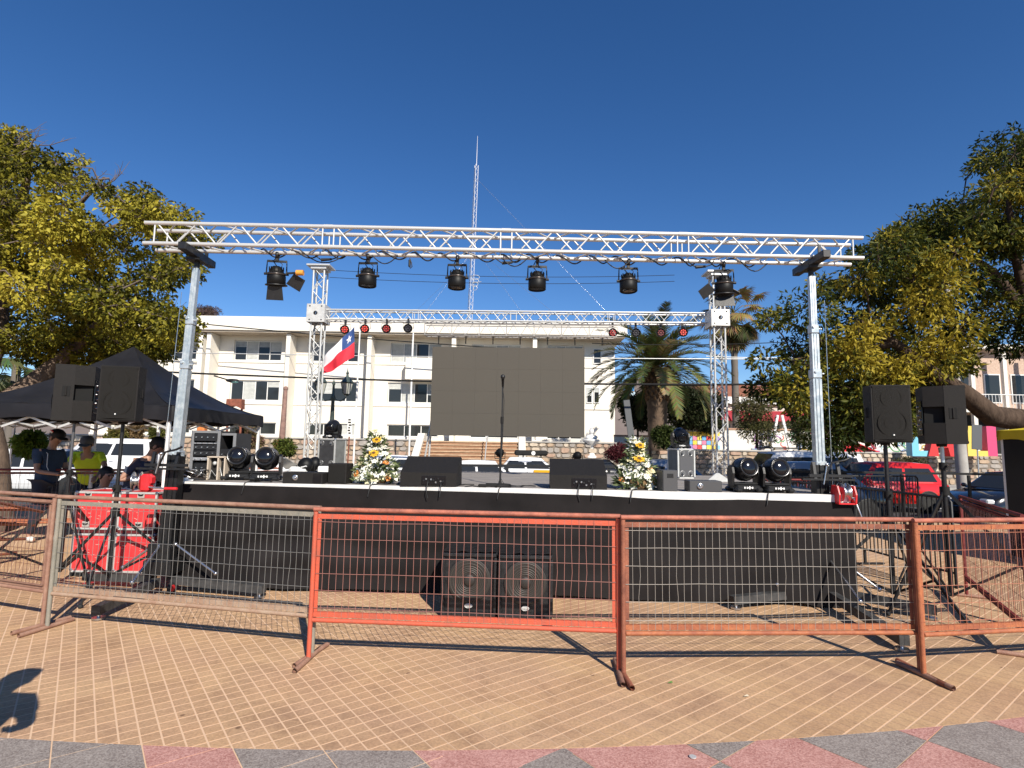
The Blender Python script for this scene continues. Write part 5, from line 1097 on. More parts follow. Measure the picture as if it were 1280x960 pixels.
def tripod(lbl, g, ztop, hub, spread, rot0, m_up, tube_r=.019, low=.12, n=3):
    t = thing('speaker_stand', lbl, 'speaker stand', (g.x, g.y, 0), 0, 'tripod speaker stands')
    b = MB(); b.tube((0, 0, low), (0, 0, hub+.25), tube_r); obj('lower_tube', b, M_BLK, t); b = MB(); b.tube((0, 0, hub+.2), (0, 0, ztop), tube_r*.8); obj('upper_tube', b, m_up, t)
    b = MB(); b.tube((0, 0, hub-.03), (0, 0, hub+.06), tube_r*1.9, n=10); obj('hub', b, M_BLKM, t); b = MB(); b.tube((0, 0, hub+.24), (0, 0, hub+.32), tube_r*1.6, n=10); b.tube((0, -.02, hub+.28), (.0, -.07, hub+.28), .012); obj('collar', b, M_BLKM, t)
    for k in range(n):
        a = rot0+k*2*PI/n; u = Vector((math.cos(a), math.sin(a), 0)); l = MB(); l.bar(u*.03+Vector((0, 0, hub)), u*spread+Vector((0, 0, .02)), .03, .016, (-u.y, u.x, 0)); lo = obj('leg', l, M_BLK, t)
        r_ = MB(); r_.ball(u*spread+Vector((0, 0, .022)), .022, 8, 6); obj('rubber_foot', r_, M_RUB, lo)
        s = MB(); m = (u*.03+Vector((0, 0, hub)))*.42+(u*spread+Vector((0, 0, .02)))*.58; s.bar(u*.02+Vector((0, 0, low+.02)), m, .024, .012, (-u.y, u.x, 0)); obj('brace', s, M_BLK, t)
    return t
gL2 = W(147.5, 600, 6.37); gL1 = W(86, 600, 6.55); gR1 = W(1109, 600, 6.15); gR2 = W(1180, 600, 6.1)
tripod('black tripod speaker stand in front of the red cases', gL2, W(147, 527, 6.37).z, .80, .82, R(-70), M_BLK, .024)
tripod('tripod stand with a silver collar beside the man in the black cap', gL1, W(86, 526, 6.55).z, .95, .92, R(205), mat('stand_grey', (.12, .12, .125), .4, .5))
tripod('black tripod speaker stand right of the right lift', gR1, W(1107, 553, 6.15).z, .88, .85, R(-80), M_BLK, .026)
tripod('tripod speaker stand with a metallic lower tube in front of the dark red barrier', gR2, W(1178, 555, 6.1).z, 1.20, .95, R(-40), M_GALV, .024)
pa_speaker('loudspeaker facing the camera on the stand before the red cases', (gL2.x, gL2.y, W(147, 527, 6.37).z), .385, .36, .615, R(12))
pa_speaker('loudspeaker turned away to the left with its side handle and back in view', (gL1.x, gL1.y, W(86, 526, 6.55).z), .385, .36, .64, R(-64))
pa_speaker('loudspeaker facing the camera on the stand right of the right lift', (gR1.x, gR1.y, W(1107, 553, 6.15).z), .385, .36, .615, R(-10))
pa_speaker('loudspeaker turned away to the right beside the concrete pole', (gR2.x, gR2.y, W(1178, 555, 6.1).z), .385, .36, .62, R(68))
# subwoofers
M_SUBB = mat('sub_paint', (.014, .014, .015), .35, var=.3, vscale=20, bump=.3, bscale=300); M_CONE = mat('cone_paper', (.020, .0165, .014), .6)
def sub(lbl, xc, y, w, h, d, rot):
    t = thing('subwoofer', lbl, 'subwoofer', (xc, y+d/2, 0), rot, 'subwoofers in front of the stage')
    b = MB(); b.box((0, .01, h/2+.01), (w, d-.02, h-.02), bev=.012); obj('cabinet', b, M_SUBB, t)
    r_ = MB()
    for z in (.03, h-.02): r_.box((0, -d/2+.0, z), (w-.02, .03, .035), bev=.006)
    for x in (-1, 1): r_.box((x*(w/2-.018), -d/2+.0, h/2), (.034, .03, h-.09), bev=.006)
    obj('front_frame', r_, M_SUBB, t)
    c = MB(); cz = h*.57; c.lathe([(w*.385, .004), (w*.36, -.001), (w*.33, .002), (w*.30, -.001), (w*.27, .002), (w*.11, .006), (0, .006)], (0, -d/2-.004, cz), (0, 1, 0), 32); co = obj('cone', c, M_CONE, t)
    for q in (.34, .29, .245, .21, .18, .15): k = MB(); k.lathe([(w*q-.005, .003), (w*q, -.0015), (w*q+.005, .003)], (0, -d/2-.006, cz), (0, 1, 0), 32); obj('grille_ring', k, mat('ring_grey', (.038, .032, .026), .5), co)
    k = MB(); k.ball((0, -d/2-.002, cz), (w*.105, .014, w*.105), 16, 8); obj('dust_cap', k, M_CONE, co)
    k = MB(); k.lathe([(0, 0), (.028, 0)], (0, -d/2-.024, .115), (0, -1, 0), 16, sc=(1.15, .65)); k.lathe([(.028, 0), (.031, .004), (.034, 0)], (0, -d/2-.026, .115), (0, -1, 0), 16, sc=(1.15, .65)); k.box((0, -d/2-.0245, .115), (.062, .006, .022), bev=.002); k.box((0, -d/2-.029, .115), (.012, .003, .02)); obj('badge', k, mat('badge_silver', (.55, .55, .53), .4, .3), t)
    top = MB(); nn = 10; Vt = [(-w/2+.01+(w-.02)*i/nn, -d/2-.004+(d+.0)*j/nn, h+.008+.006*math.sin(i*2.1+j*1.3)+.004*math.sin(i*5+j*3)) for i in range(nn+1) for j in range(nn+1)]
    top.add(Vt, [(i*(nn+1)+j, (i+1)*(nn+1)+j, (i+1)*(nn+1)+j+1, i*(nn+1)+j+1) for i in range(nn) for j in range(nn)], True); obj('plastic_cover', top, mat('black_plastic_film', (.02, .02, .022), .16), t)
    return t
sub('left subwoofer on the paving below the centre of the stage', -.372, 5.515, .538, .60, .56, -.03)
sub('right subwoofer on the paving below the centre of the stage, touching the left one', .162, 5.455, .525, .60, .56, -.02)
# red flight cases
M_CASER = mat('red_laminate', (.60, .028, .035), .45, var=.15, vscale=6, col2=(.66, .05, .05)); M_SCR = mat('scratch', (.72, .45, .38), .7)
def red_case(lbl, px0_, px1_, z0, z1, Y, lat, seed):
    a, b_ = W(px0_, 650, Y), W(px1_, 650, Y); w = b_.x-a.x; h = z1-z0
    t = flight_case('flight_case', lbl, ((a.x+b_.x)/2, Y+.25, z0), w, .5, h, M_CASER, 0, None, [(x*w, z*h) for x, z in lat], cat='flight case', group='red flight cases'); g = random.Random(seed)
    for k in range(16):
        x, z = g.uniform(-w*.4, w*.4), g.uniform(h*.25, h*.75); m = MB(); an = g.uniform(-.5, .5); L = g.uniform(.01, .05); m.box((x, -.2425-.0, z), (L, .003, g.uniform(.002, .005)), Matrix.Rotation(an, 3, 'Y')); obj('scratch', m, M_SCR, t)
    return t
zb = .05; YC = 6.85
red_case('lower left red flight case half hidden by the tripod legs', 92, 140, zb, .50, YC, [], 1); red_case('lower right red flight case half hidden by the tripod legs', 145, 194, zb, .50, YC, [], 2)
red_case('upper left scratched red flight case with silver latches', 90, 140, .545, .995, YC+.02, [(-.15, .14), (-.15, .92)], 3); red_case('upper right scratched red flight case with silver latches', 146, 194, .545, .995, YC+.02, [(.08, .14), (.08, .92)], 4)
for k, (px0_, px1_) in enumerate(((92, 140), (145, 194))):
    a, b_ = W(px0_, 650, YC), W(px1_, 650, YC); m = MB(); m.box(((b_.x-a.x)/2, .25, 0), ((b_.x-a.x), .48, .04)); tag(obj('case_pallet', m, M_BLKM, None, (a.x, YC, .025)), ('left', 'right')[k]+' dark base board under the red flight cases', 'board')
    m = MB(); m.box(((b_.x-a.x)/2, .26, .522), ((b_.x-a.x)-.02, .46, .036)); tag(obj('case_spacer', m, mat('dark_red', (.10, .008, .01), .6), None, (a.x, YC, 0)), ('left', 'right')[k]+' dark red spacer between the upper and lower red cases', 'board')
# wheelie bin
c = G(214, 733); t = thing('wheelie_bin', 'dark grey plastic bin with a rim between the red cases and the stage', 'bin', (c.x-.1, 7.05, 0), .1); b = MB()
vs = [(x*sx, y*sy, z) for z, x, y in ((.05, .19, .2), (.95, .25, .27)) for sx, sy in ((-1, -1), (1, -1), (1, 1), (-1, 1))]; b.add(vs, [(3, 2, 1, 0), (4, 5, 6, 7)]+[(i, (i+1) % 4, 4+(i+1) % 4, 4+i) for i in range(4)]); obj('body', b, mat('bin_plastic', (.04, .042, .04), .5), t); b = MB(); b.box((0, 0, .97), (.56, .60, .05), bev=.015); b.box((0, -.03, 1.01), (.5, .5, .03), bev=.01); obj('lid', b, mat('bin_plastic', (.04, .042, .04)), t); b = MB(); b.box((0, -.245, .80), (.36, .02, .03)); obj('rim_bar', b, mat('bin_plastic', (.04, .042, .04)), t)
for sx in (-1, 1): b = MB(); b.lathe([(0, -.02), (.09, -.02), (.1, 0), (.09, .02), (0, .02)], (sx*.22, .2, .1), (1, 0, 0), 14); obj('wheel', b, M_RUB, t)
# ================================================================ crowd barriers of welded mesh
def paint(name, a, b, r=.6): return mat(name, a, r, var=.1, vscale=11, col2=b, bump=.4, bscale=120, detail=12, spec=.35)
P_ORANGE = paint('orange_red_paint', (.60, .10, .05), (.40, .10, .06)); P_RUSTPINK = paint('rusty_pink_tube', (.24, .085, .06), (.44, .15, .095)); P_BROWN = paint('rust_brown_paint', (.17, .06, .038), (.32, .115, .065)); P_RUSTOR = paint('rusty_orange_bar', (.42, .145, .06), (.27, .085, .045))
P_OLIVE = paint('olive_grey_paint', (.20, .19, .155), (.28, .25, .20)); P_RUSTTUBE = paint('rusty_tube', (.24, .12, .085), (.34, .20, .14)); P_TAN = paint('faded_tan_tube', (.38, .28, .20), (.30, .18, .12)); P_DARKRED = paint('dark_red_paint', (.14, .02, .02), (.20, .035, .03))
W_PINK = mat('pink_wire', (.34, .15, .12), .5); W_PALE = mat('pale_wire', (.33, .30, .26), .45, .2); W_GREY = mat('grey_wire', (.24, .235, .22), .45, .3); W_OR = mat('orange_wire', (.45, .17, .10), .5); W_DARK = mat('dark_wire', (.13, .05, .045), .5)
def barrier(lbl, A, B, mt, mtop, mbot, mw, h=1.125, feet=(1, 1), zb=.30, indiv=True, frame=True, ang=0.0, wire=.0019, group='mesh crowd barriers', foot_len=.46, step=.0545):
    A, B = Vector((A[0], A[1], 0)), Vector((B[0], B[1], 0)); L = (B-A).length
    t = thing('crowd_barrier', lbl, 'barrier', A, math.atan2(B.y-A.y, B.x-A.x), group); r = .0175
    for k, x in enumerate((r, L-r)):
        m = MB(); m.tube((x, 0, .03), (x, 0, h-.02), r, n=10); o = obj('post', m, mt, t)
        if feet[k]:
            f = MB(); f.tube((x+.0, -foot_len*.5, .019), (x, foot_len*.5, .019), .019, n=10, caps=False); f.tube((x, -foot_len*.5, .019), (x, foot_len*.5, .019), .014, n=10, caps=False); fo = obj('foot', f, P_RUSTTUBE if mt is not P_BROWN else P_BROWN, t)
    m = MB(); m.path([(.002, 0, h-.002), (L-.002, 0, h-.002)], r, n=10); obj('top_rail', m, mtop, t)
    m = MB(); m.tube((2*r, 0, zb), (L-2*r, 0, zb), r*.95, n=10); obj('bottom_rail', m, mbot, t)
    zi0, zi1 = zb+r+.002, h-r-.022
    if frame:
        for z, mm in ((zi0+.02, mbot), (zi1-.016, mt)): m = MB(); m.box((L/2, .006, z), (L-4*r, .006, .036)); m.box((L/2, .018, z+(.016 if z < .6 else -.0)), (L-4*r, .022, .005)); obj('angle_strip', m, mm, t)
        for x in (2*r+.014, L-2*r-.014): m = MB(); m.box((x, .009, (zi0+zi1)/2), (.026, .006, zi1-zi0-.08)); obj('angle_strip', m, mt, t)
    n = int(round((L-4*r)/step)); nh = 6
    g = random.Random(int(L*1e4)+len(lbl)); hz_ = [zi0+(zi1-zi0)*(k+.55)/nh for k in range(nh)]
    if indiv:
        m = MB(); H = zi1-zi0; m.path([(0, 0, 0), (.002, 0, H*.35), (-.0015, 0, H*.7), (0, 0, H)], wire, n=5, caps=False); me = m.mesh('wire', mw)
        m2 = MB(); m2.path([(0, 0, 0), (.009, .0, H*.3), (-.004, 0, H*.5), (.004, 0, H*.75), (0, 0, H)], wire, n=5, caps=False); me2 = m2.mesh('bent_wire', mw)
        for k in range(1, n):
            o = link('wire', me2 if g.random() < .16 else me, t, (2*r+(L-4*r)*k/n+g.uniform(-.002, .002), .003, zi0), (0, g.uniform(-.004, .004), g.uniform(0, 6)))
        for z in hz_:
            m = MB(); m.path([(2*r+(L-4*r)*q/8, -.001, z+g.uniform(-.003, .003)) for q in range(9)], wire, n=5, caps=False); obj('cross_wire', m, mw, t)
    else:
        m = MB()
        for k in range(1, n): x = 2*r+(L-4*r)*k/n; m.tube((x, 0, zi0), (x, 0, zi1), wire, n=4, caps=False)
        for z in hz_: m.tube((2*r, 0, z), (L-2*r, 0, z), wire, n=4, caps=False)
        obj('wire_mesh', m, mw, t, stuff=True)
    return t
B_ = {0: (-3.98, 5.01), 1: (-1.515, 4.41), 2: (.82, 4.21), 3: (3.03, 4.265)}
barrier('grey-green crowd barrier with a rusty top rail, in front of the red cases', B_[0], (B_[1][0]+.03, 4.48), P_OLIVE, P_RUSTTUBE, P_TAN, W_GREY)
barrier('bright orange-red crowd barrier in front of the two subwoofers', (B_[1][0], 4.40), (B_[2][0]+.005, 4.25), P_ORANGE, P_RUSTPINK, P_ORANGE, W_PINK)
barrier('rust-brown crowd barrier with pale wires, in front of the right lift', (B_[2][0]-.005, 4.20), (B_[3][0]+.035, 4.325), P_BROWN, P_RUSTPINK, P_RUSTOR, W_PALE)
barrier('orange crowd barrier running out of the picture on the right', (B_[3][0]-.01, 4.27), (5.2, 4.64), P_ORANGE if False else P_RUSTOR, P_RUSTPINK, P_RUSTOR, W_OR)
barrier('rusty brown crowd barrier running out of the picture on the left', (-4.03, 5.05), (-6.1, 5.75), P_RUSTTUBE, P_RUSTTUBE, P_RUSTTUBE, W_DARK, step=.05)
barrier('dark red crowd barrier receding from the orange one to the speaker stand on the right', (4.20, 4.66), (5.20, 6.56), P_DARKRED, P_DARKRED, P_DARKRED, W_DARK, zb=.2)
# back row
barrier('red mesh barrier behind the man in the black cap, farther left', (-10.2, 8.1), (-8.15, 8.75), P_BROWN, P_RUSTPINK, P_RUSTOR, W_DARK, indiv=False, group='barriers behind the stage')
barrier('red mesh barrier in front of the man in the yellow vest', (-8.1, 8.8), (-6.0, 9.3), P_BROWN, P_DARKRED, P_RUSTOR, W_GREY, indiv=False, group='barriers behind the stage')
barrier('grey mesh barrier beside the kneeling man under the black tent', (-5.95, 9.25), (-4.3, 10.6), P_BROWN, P_BROWN, P_BROWN, W_GREY, indiv=False, group='barriers behind the stage')
def bar_fence(lbl, A, B, h=1.1, m_=M_BLK, n=None, rb=.008):
    A, B = Vector((A[0], A[1], 0)), Vector((B[0], B[1], 0)); L = (B-A).length; t = thing('bar_barrier', lbl, 'barrier', A, math.atan2(B.y-A.y, B.x-A.x), 'vertical bar barriers right of the stage')
    m = MB(); m.path([(.02, 0, .05), (.02, 0, h-.06), (.06, 0, h-.015), (L-.06, 0, h-.015), (L-.02, 0, h-.06), (L-.02, 0, .05)], .018); m.tube((.02, 0, .22), (L-.02, 0, .22), .014); obj('frame', m, m_, t)
    n = n or int(L/.075)
    me = MB().tube((0, 0, .22), (0, 0, h-.02), rb, n=5, caps=False).mesh('upright', m_)
    for k in range(1, n): link('upright', me, t, (L*k/n, 0, 0))
    for x in (.25, L-.25): m = MB(); m.bar((x, -.28, .02), (x, .28, .02), .04, .02); m.bar((x, 0, .02), (x, 0, .22), .03, .03); obj('foot', m, m_, t)
    return t
bar_fence('black bar barrier behind the dark red one, nearest the speaker stand', (5.22, 6.7), (5.1, 8.5)); bar_fence('black bar barrier behind the right lift', (5.0, 8.4), (4.7, 10.3)); bar_fence('dark red bar barrier behind the right end of the stage', (3.85, 10.2), (5.7, 10.15), m_=P_DARKRED); bar_fence('black bar barrier farther back beside the right end of the stage', (4.65, 10.5), (6.6, 11.6))
bar_fence('black bar barrier reaching toward the yellow tent', (6.9, 11.8), (8.8, 12.2))
t = thing('street_railing', 'long black railing along the street behind the right loudspeakers', 'railing', (8.2, 12.7, 0)); m = MB(); m.bar((-2.6, 0, 1.13), (5.5, 0, 1.13), .05, .05); obj('top_rail', m, M_BLK, t)
for k in range(6): m = MB(); m.box((-2.4+k*1.5, 0, .55), (.05, .05, 1.1)); obj('post', m, M_BLK, t)
for k in range(4):
    b_ = barrier(['top', 'second', 'third', 'lowest'][k]+' red barrier panel of the pile lying on the paving behind the left barrier', (-8.1-.1*k, 7.45+.05*k), (-6.3-.07*k, 7.75-.04*k), P_BROWN, P_RUSTPINK, P_RUSTOR, W_OR, indiv=False, feet=(0, 0), group='barrier panels piled at the far left')
    b_.rotation_euler = (R(76+3*k), 0, b_.rotation_euler[2]); b_.location.z = .62-.05*k-.12*k
# ================================================================ tents
def tent(lbl, c, hx, hy, zpk, zev, val, m_cloth, m_val, rot=0, walls=None, legs=True):
    t = thing('canopy_tent', lbl, 'canopy tent', (c[0], c[1], 0), rot); n = 14; V = []; F = []
    for sgn in range(4):
        ca, sa = [(1, 0), (0, 1), (-1, 0), (0, -1)][sgn]; o = len(V)
        for i in range(n+1):
            u = i/n                       # 0 at the peak
            for j in range(n+1):
                v = (j/n*2-1); a, b = u, u*v
                x, y = (a*ca-b*sa, a*sa+b*ca); d = u; ridge = abs(v)
                z = zev+(zpk-zev)*((1-d)**1.45)-.05*math.sin(PI*d)*(1-ridge)+.012*math.sin(9*v+4*d)*d
                z -= .05*(1-ridge**2)*d**3*0
                V.append((x*hx, y*hy, z))
        F += [(o+i*(n+1)+j, o+(i+1)*(n+1)+j, o+(i+1)*(n+1)+j+1, o+i*(n+1)+j+1) for i in range(n) for j in range(n)]
    m = MB(); m.add(V, F, True); obj('canopy', m, m_cloth, t)
    V = []; F = []; per = [(-hx, -hy), (hx, -hy), (hx, hy), (-hx, hy), (-hx, -hy)]; k = 0
    for (x0, y0), (x1, y1) in zip(per, per[1:]):
        for i in range(17):
            s_ = i/16; x, y = x0+(x1-x0)*s_, y0+(y1-y0)*s_; sag = .03*math.sin(PI*s_)*0; w = 1+.006*math.sin(i*1.9)
            V += [(x*w, y*w, zev+.005), (x*w*1.004, y*w*1.004, zev-val*.5), (x*w, y*w, zev-val+.03*abs(math.sin(i*PI/4)))]
    F = [(i*3+j, (i+1)*3+j, (i+1)*3+j+1, i*3+j+1) for i in range(67) for j in range(2)]
    m = MB(); m.add(V, F, True); obj('valance', m, m_val, t)
    for sx in (-1, 1):
        for sy in (-1, 1):
            if legs: m = MB(); m.box((sx*(hx-.05), sy*(hy-.05), zev/2), (.04, .04, zev)); obj('leg', m, M_WHITE, t)
    for sy in (-1, 1):
        m = MB(); q = 4
        for k in range(q):
            xa, xb = -hx+.05+(2*hx-.1)*k/q, -hx+.05+(2*hx-.1)*(k+1)/q
            m.bar((xa, sy*(hy-.06), zev-.03), (xb, sy*(hy-.06), zev-.30), .014, .028); m.bar((xa, sy*(hy-.08), zev-.30), (xb, sy*(hy-.08), zev-.03), .014, .028)
        obj('scissor_truss', m, M_ALUW, t)
    for sx in (-1, 1):
        m = MB(); q = 2
        for k in range(q):
            ya, yb = -hy+.05+(2*hy-.1)*k/q, -hy+.05+(2*hy-.1)*(k+1)/q
            m.bar((sx*(hx-.06), ya, zev-.03), (sx*(hx-.06), yb, zev-.30), .014, .028); m.bar((sx*(hx-.08), ya, zev-.30), (sx*(hx-.08), yb, zev-.03), .014, .028)
        obj('scissor_truss', m, M_ALUW, t)
    if walls:
        for w_, mm in walls: m = MB(); m.box(*w_); obj('side_wall', m, mm, t)
    return t
M_TENT = mat('tent_black', (.011, .011, .014), .55, var=.2, vscale=3, bump=.15, bscale=8, spec=.3); M_TENTY = mat('tent_yellow', (.62, .47, .02), .55, var=.06); M_TOR = mat('tent_orange', (.55, .27, .03), .6)
tent('black canopy tent with a sharp peak behind the left loudspeakers', (-6.0, 8.75), 1.5, 1.45, W(165, 433, 8.75).z, 2.07, .20, M_TENT, M_TENT, R(1.5))
tent('second black canopy tent at the left edge, half hidden by the peaked one', (-9.0, 11.7), 2.3, 1.3, 3.1, 2.14, .22, M_TENT, M_TENT, R(4))
tent('yellow-roofed tent with black side walls at the right edge', (9.52, 8.2), 1.55, 1.0, 2.5, 1.98, .16, M_TENTY, M_TENTY, 0, [(((0), -.98, .9), M_TENT), ] if False else [(((0, -.97, .92), (3.06, .03, 1.84)), M_TENT), (((-1.5, 0, .92), (.03, 1.9, 1.84)), M_TENT), (((-1.53, -.96, .9), (.03, .05, 1.8)), M_TOR)])
# ================================================================ vehicles
M_TYRE = mat('tyre', (.018, .018, .018), .85, bump=.3, bscale=60); M_RIM = mat('wheel_rim', (.45, .45, .46), .3, .8); M_TAIL = mat('tail_lamp', (.40, .01, .01), .15); M_HEAD = mat('head_lamp', (.55, .57, .6), .08); M_CARW = mat('car_white', (.74, .74, .74), .25, coat=.6); M_CARS = mat('car_silver', (.42, .43, .44), .28, .5, coat=.6); M_CARR = mat('car_red', (.58, .02, .015), .28, coat=.6); M_CARD = mat('car_dark_blue', (.012, .018, .035), .15, coat=.8); M_CARBLK = mat('car_black', (.012, .012, .014), .15, coat=.8); M_YEL = mat('taxi_yellow', (.72, .36, .015), .3, coat=.5); M_TRIM = mat('car_trim', (.02, .02, .02), .6)
def car(lbl, loc, rot, body, L=4.2, Wd=1.72, H=1.46, hood=.95, trunk=.55, belt=.92, ws=.62, rs=.45, roof_m=None, rack=None, extra=None, scz=1.0, cat='car'):
    t = thing('parked_car', lbl, cat, loc, rot, 'cars parked along the street'); t.scale = (1, 1, scz)
    hw = Wd/2; x0, x1 = -L/2, L/2
    # lower body: stations along the length (x, z_low, z_top, half width)
    ch = x1-hood; cr = x0+trunk
    st = [(x0, .42, .60, .80), (x0+.05, .30, belt-.12 if trunk > .3 else belt-.04, .90), (x0+.18, .22, belt-.04, .96), (cr, .20, belt, 1.0), (0, .20, belt, 1.0), (ch, .20, belt-.02, 1.0), (ch+hood*.55, .20, belt-.10, .97), (x1-.16, .22, belt-.22, .90), (x1-.03, .30, belt-.32, .80), (x1, .38, .56, .72)]
    V = []; cs = 10
    for x, zl, zt, wf in st:
        w = hw*wf; zm = zl+(zt-zl)*.55
        ring = [(-w*.86, zl), (-w, zl+.10), (-w*1.0, zm), (-w*.965, zt-.04), (-w*.90, zt), (w*.90, zt), (w*.965, zt-.04), (w*1.0, zm), (w, zl+.10), (w*.86, zl)]
        V += [(x, y, z) for y, z in ring]
    m = MB(); F = [(i*cs+j, i*cs+(j+1) % cs, (i+1)*cs+(j+1) % cs, (i+1)*cs+j) for i in range(len(st)-1) for j in range(cs)]
    m.add(V, F, True); m.add(V[:cs], [tuple(range(cs))]); m.add(V[-cs:], [tuple(reversed(range(cs)))]); b = obj('body', m, body, t)
    for sy in (-1, 1):           # door shut lines and sills
        d = MB()
        for x in (cr+(ch-cr)*.5, cr+.05, ch-.12): d.box((x, sy*(hw*1.0+.001), .55), (.012, .006, .60))
        d.box(((cr+ch)/2, sy*(hw+.001), .26), (ch-cr, .012, .07)); obj('door_gap', d, M_TRIM, b)
        for x in (cr+(ch-cr)*.42, ch-.55): k = MB(); k.box((x, sy*(hw+.014), belt-.14), (.16, .025, .03), bev=.008); obj('door_handle', k, body, b)
    # greenhouse
    gx0, gx1 = cr-.02, ch+.02; rx0, rx1 = gx0+rs, gx1-ws; zb_, zr = belt-.01, H-.03; wb, wr = hw*.90, hw*.70
    def gp(u, s_, top):          # u 0..1 along, bottom or roof edge
        return Vector(((rx0+(rx1-rx0)*u) if top else (gx0+(gx1-gx0)*u), s_*(wr if top else wb), zr if top else zb_))
    m = MB(); n = 8; V = []
    for s_ in (-1, 1):
        for k in range(n+1): V.append(gp(k/n, s_, False))
        for k in range(n+1): p = gp(k/n, s_, True); p.z += .03*math.sin(PI*k/n); V.append(p)
    for k in range(n+1): V.append(Vector((rx0+(rx1-rx0)*k/n, 0, H+.03*math.sin(PI*k/n))))
    N = n+1; F = []
    for k in range(n):
        F += [(k, k+1, N+k+1, N+k), (2*N+k+1, 2*N+k, 3*N+k, 3*N+k+1), (N+k, N+k+1, 4*N+k+1, 4*N+k), (3*N+k+1, 3*N+k, 4*N+k, 4*N+k+1)]
    F += [(0, N, 3*N, 2*N), (n, 2*N+n, 3*N+n, N+n), (N, 4*N, 3*N), (N+n, 3*N+n, 4*N+n)]
    m.add(V, F, True); obj('roof', m, roof_m or body, t)
    def pane(P, nm='window', off=.006):
        P = [Vector(p) for p in P]; nn = (P[1]-P[0]).cross(P[2]-P[0]).normalized(); c = sum(P, Vector())/len(P)
        if nn.dot(c-Vector((0, 0, .9))) < 0: nn = -nn; P = P[::-1]
        m = MB(); m.add([p+nn*off for p in P]+[p-nn*.004 for p in P], [tuple(range(len(P)))]+[(k, (k+1) % len(P), len(P)+(k+1) % len(P), len(P)+k) for k in range(len(P))]); return obj(nm, m, M_GLASS, t)
    def mix(u, s_, v): return gp(u, s_, False)*(1-v)+gp(u, s_, True)*v
    for s_ in (-1, 1):
        for u0, u1 in ((.06, .46), (.50, .93)): pane([mix(u0, s_, .10), mix(u1, s_, .10), mix(u1-.0, s_, .78), mix(u0+.0, s_, .78)])
    pane([gp(1, -1, False)*.9+gp(1, -1, True)*.1+Vector((0, .05, 0)), gp(1, 1, False)*.9+gp(1, 1, True)*.1-Vector((0, .05, 0)), gp(1, 1, True)*.93+gp(1, 1, False)*.07-Vector((0, .05, 0)), gp(1, -1, True)*.93+gp(1, -1, False)*.07+Vector((0, .05, 0))], 'windscreen')
    pane([gp(0, -1, False)*.8+gp(0, -1, True)*.2+Vector((0, .08, 0)), gp(0, 1, False)*.8+gp(0, 1, True)*.2-Vector((0, .08, 0)), gp(0, 1, True)*.9+gp(0, 1, False)*.1-Vector((0, .08, 0)), gp(0, -1, True)*.9+gp(0, -1, False)*.1+Vector((0, .08, 0))], 'rear_window')
    for sx, xw in ((1, x1-.78), (-1, x0+.74)):
        for sy in (-1, 1):
            k = MB(); k.lathe([(.16, -.10), (.30, -.10), (.315, -.07), (.315, .07), (.30, .10), (.16, .10)], (xw, sy*(hw-.09), .315), (0, 1, 0), 20); w_ = obj('wheel', k, M_TYRE, t)
            k = MB(); k.lathe([(.0, sy*.085), (.06, sy*.09), (.19, sy*.085), (.20, sy*.10)], (xw, sy*(hw-.09), .315), (0, 1, 0), 20); obj('rim', k, M_RIM, w_)
            k = MB(); k.lathe([(.36, sy*.0), (.37, sy*.012), (.345, sy*.014)], (xw, sy*(hw-.002), .33), (0, 1, 0), 20); k.tube((xw, sy*(hw-.06), .33), (xw, sy*(hw+.003), .33), .35, n=20); obj('wheel_arch', k, M_TRIM, b)
    for sy in (-1, 1):
        k = MB(); k.box((x1-.10, sy*hw*.66, belt-.28), (.20, .32, .13), Matrix.Rotation(-sy*.35, 3, 'Z'), bev=.03); obj('headlight', k, M_HEAD, t)
        k = MB(); k.box((x0+.08, sy*hw*.80, belt-.16), (.14, .22, .26), bev=.03); obj('tail_light', k, M_TAIL, t)
        k = MB(); k.ball((gx1-.18, sy*(hw+.07), belt+.06), (.06, .09, .06), 10, 6); obj('mirror', k, body, t)
    k = MB(); k.box((x0-.005, 0, .42), (.08, hw*1.7, .16), bev=.03); obj('bumper', k, body, t); k = MB(); k.box((x1-.02, 0, .38), (.10, hw*1.5, .18), bev=.03); obj('bumper', k, body, t)
    k = MB(); k.box((x0-.045, 0, .62), (.01, .40, .12)); obj('number_plate', k, M_WHITE, t)
    if rack:
        for xx_ in (-.35, .45): k = MB(); k.bar((xx_, -wr+.02, H+.07), (xx_, wr-.02, H+.07), .04, .025); k.tube((xx_, -wr+.04, H), (xx_, -wr+.04, H+.07), .015); k.tube((xx_, wr-.04, H), (xx_, wr-.04, H+.07), .015); obj('roof_bar', k, M_TRIM, t)
        if rack == 'box': k = MB(); k.box((0, 0, H+.20), (1.5, .8, .24), bev=.07); bo = obj('roof_bag', k, M_BLKM, t); k = MB(); k.tube((.1, -.402, H+.2), (.1, -.408, H+.2), .09, n=16); obj('bag_emblem', k, M_WHITE, bo)
        if rack == 'rack':
            k = MB()
            for y in (-.5, .5): k.bar((-.9, y, H+.13), (.9, y, H+.13), .03, .05)
            for q in range(9): k.bar((-.85+q*.2125, -.5, H+.12), (-.85+q*.2125, .5, H+.12), .03, .02)
            obj('roof_rack', k, M_TRIM, t)
    if extra == 'taxi':
        for sy in (-1, 1): k = MB(); k.box((.75, sy*(hw-.0), belt-.06), (1.3, .03, .12), bev=.01); obj('yellow_panel', k, M_YEL, t)
        k = MB(); k.box((1.1, 0, belt-.03), (.9, hw*1.5, .03)); obj('yellow_bonnet', k, M_YEL, t)
    return t
RZ = -.32
def carx(px, py, Y): p = W(px, py, Y); return p.x
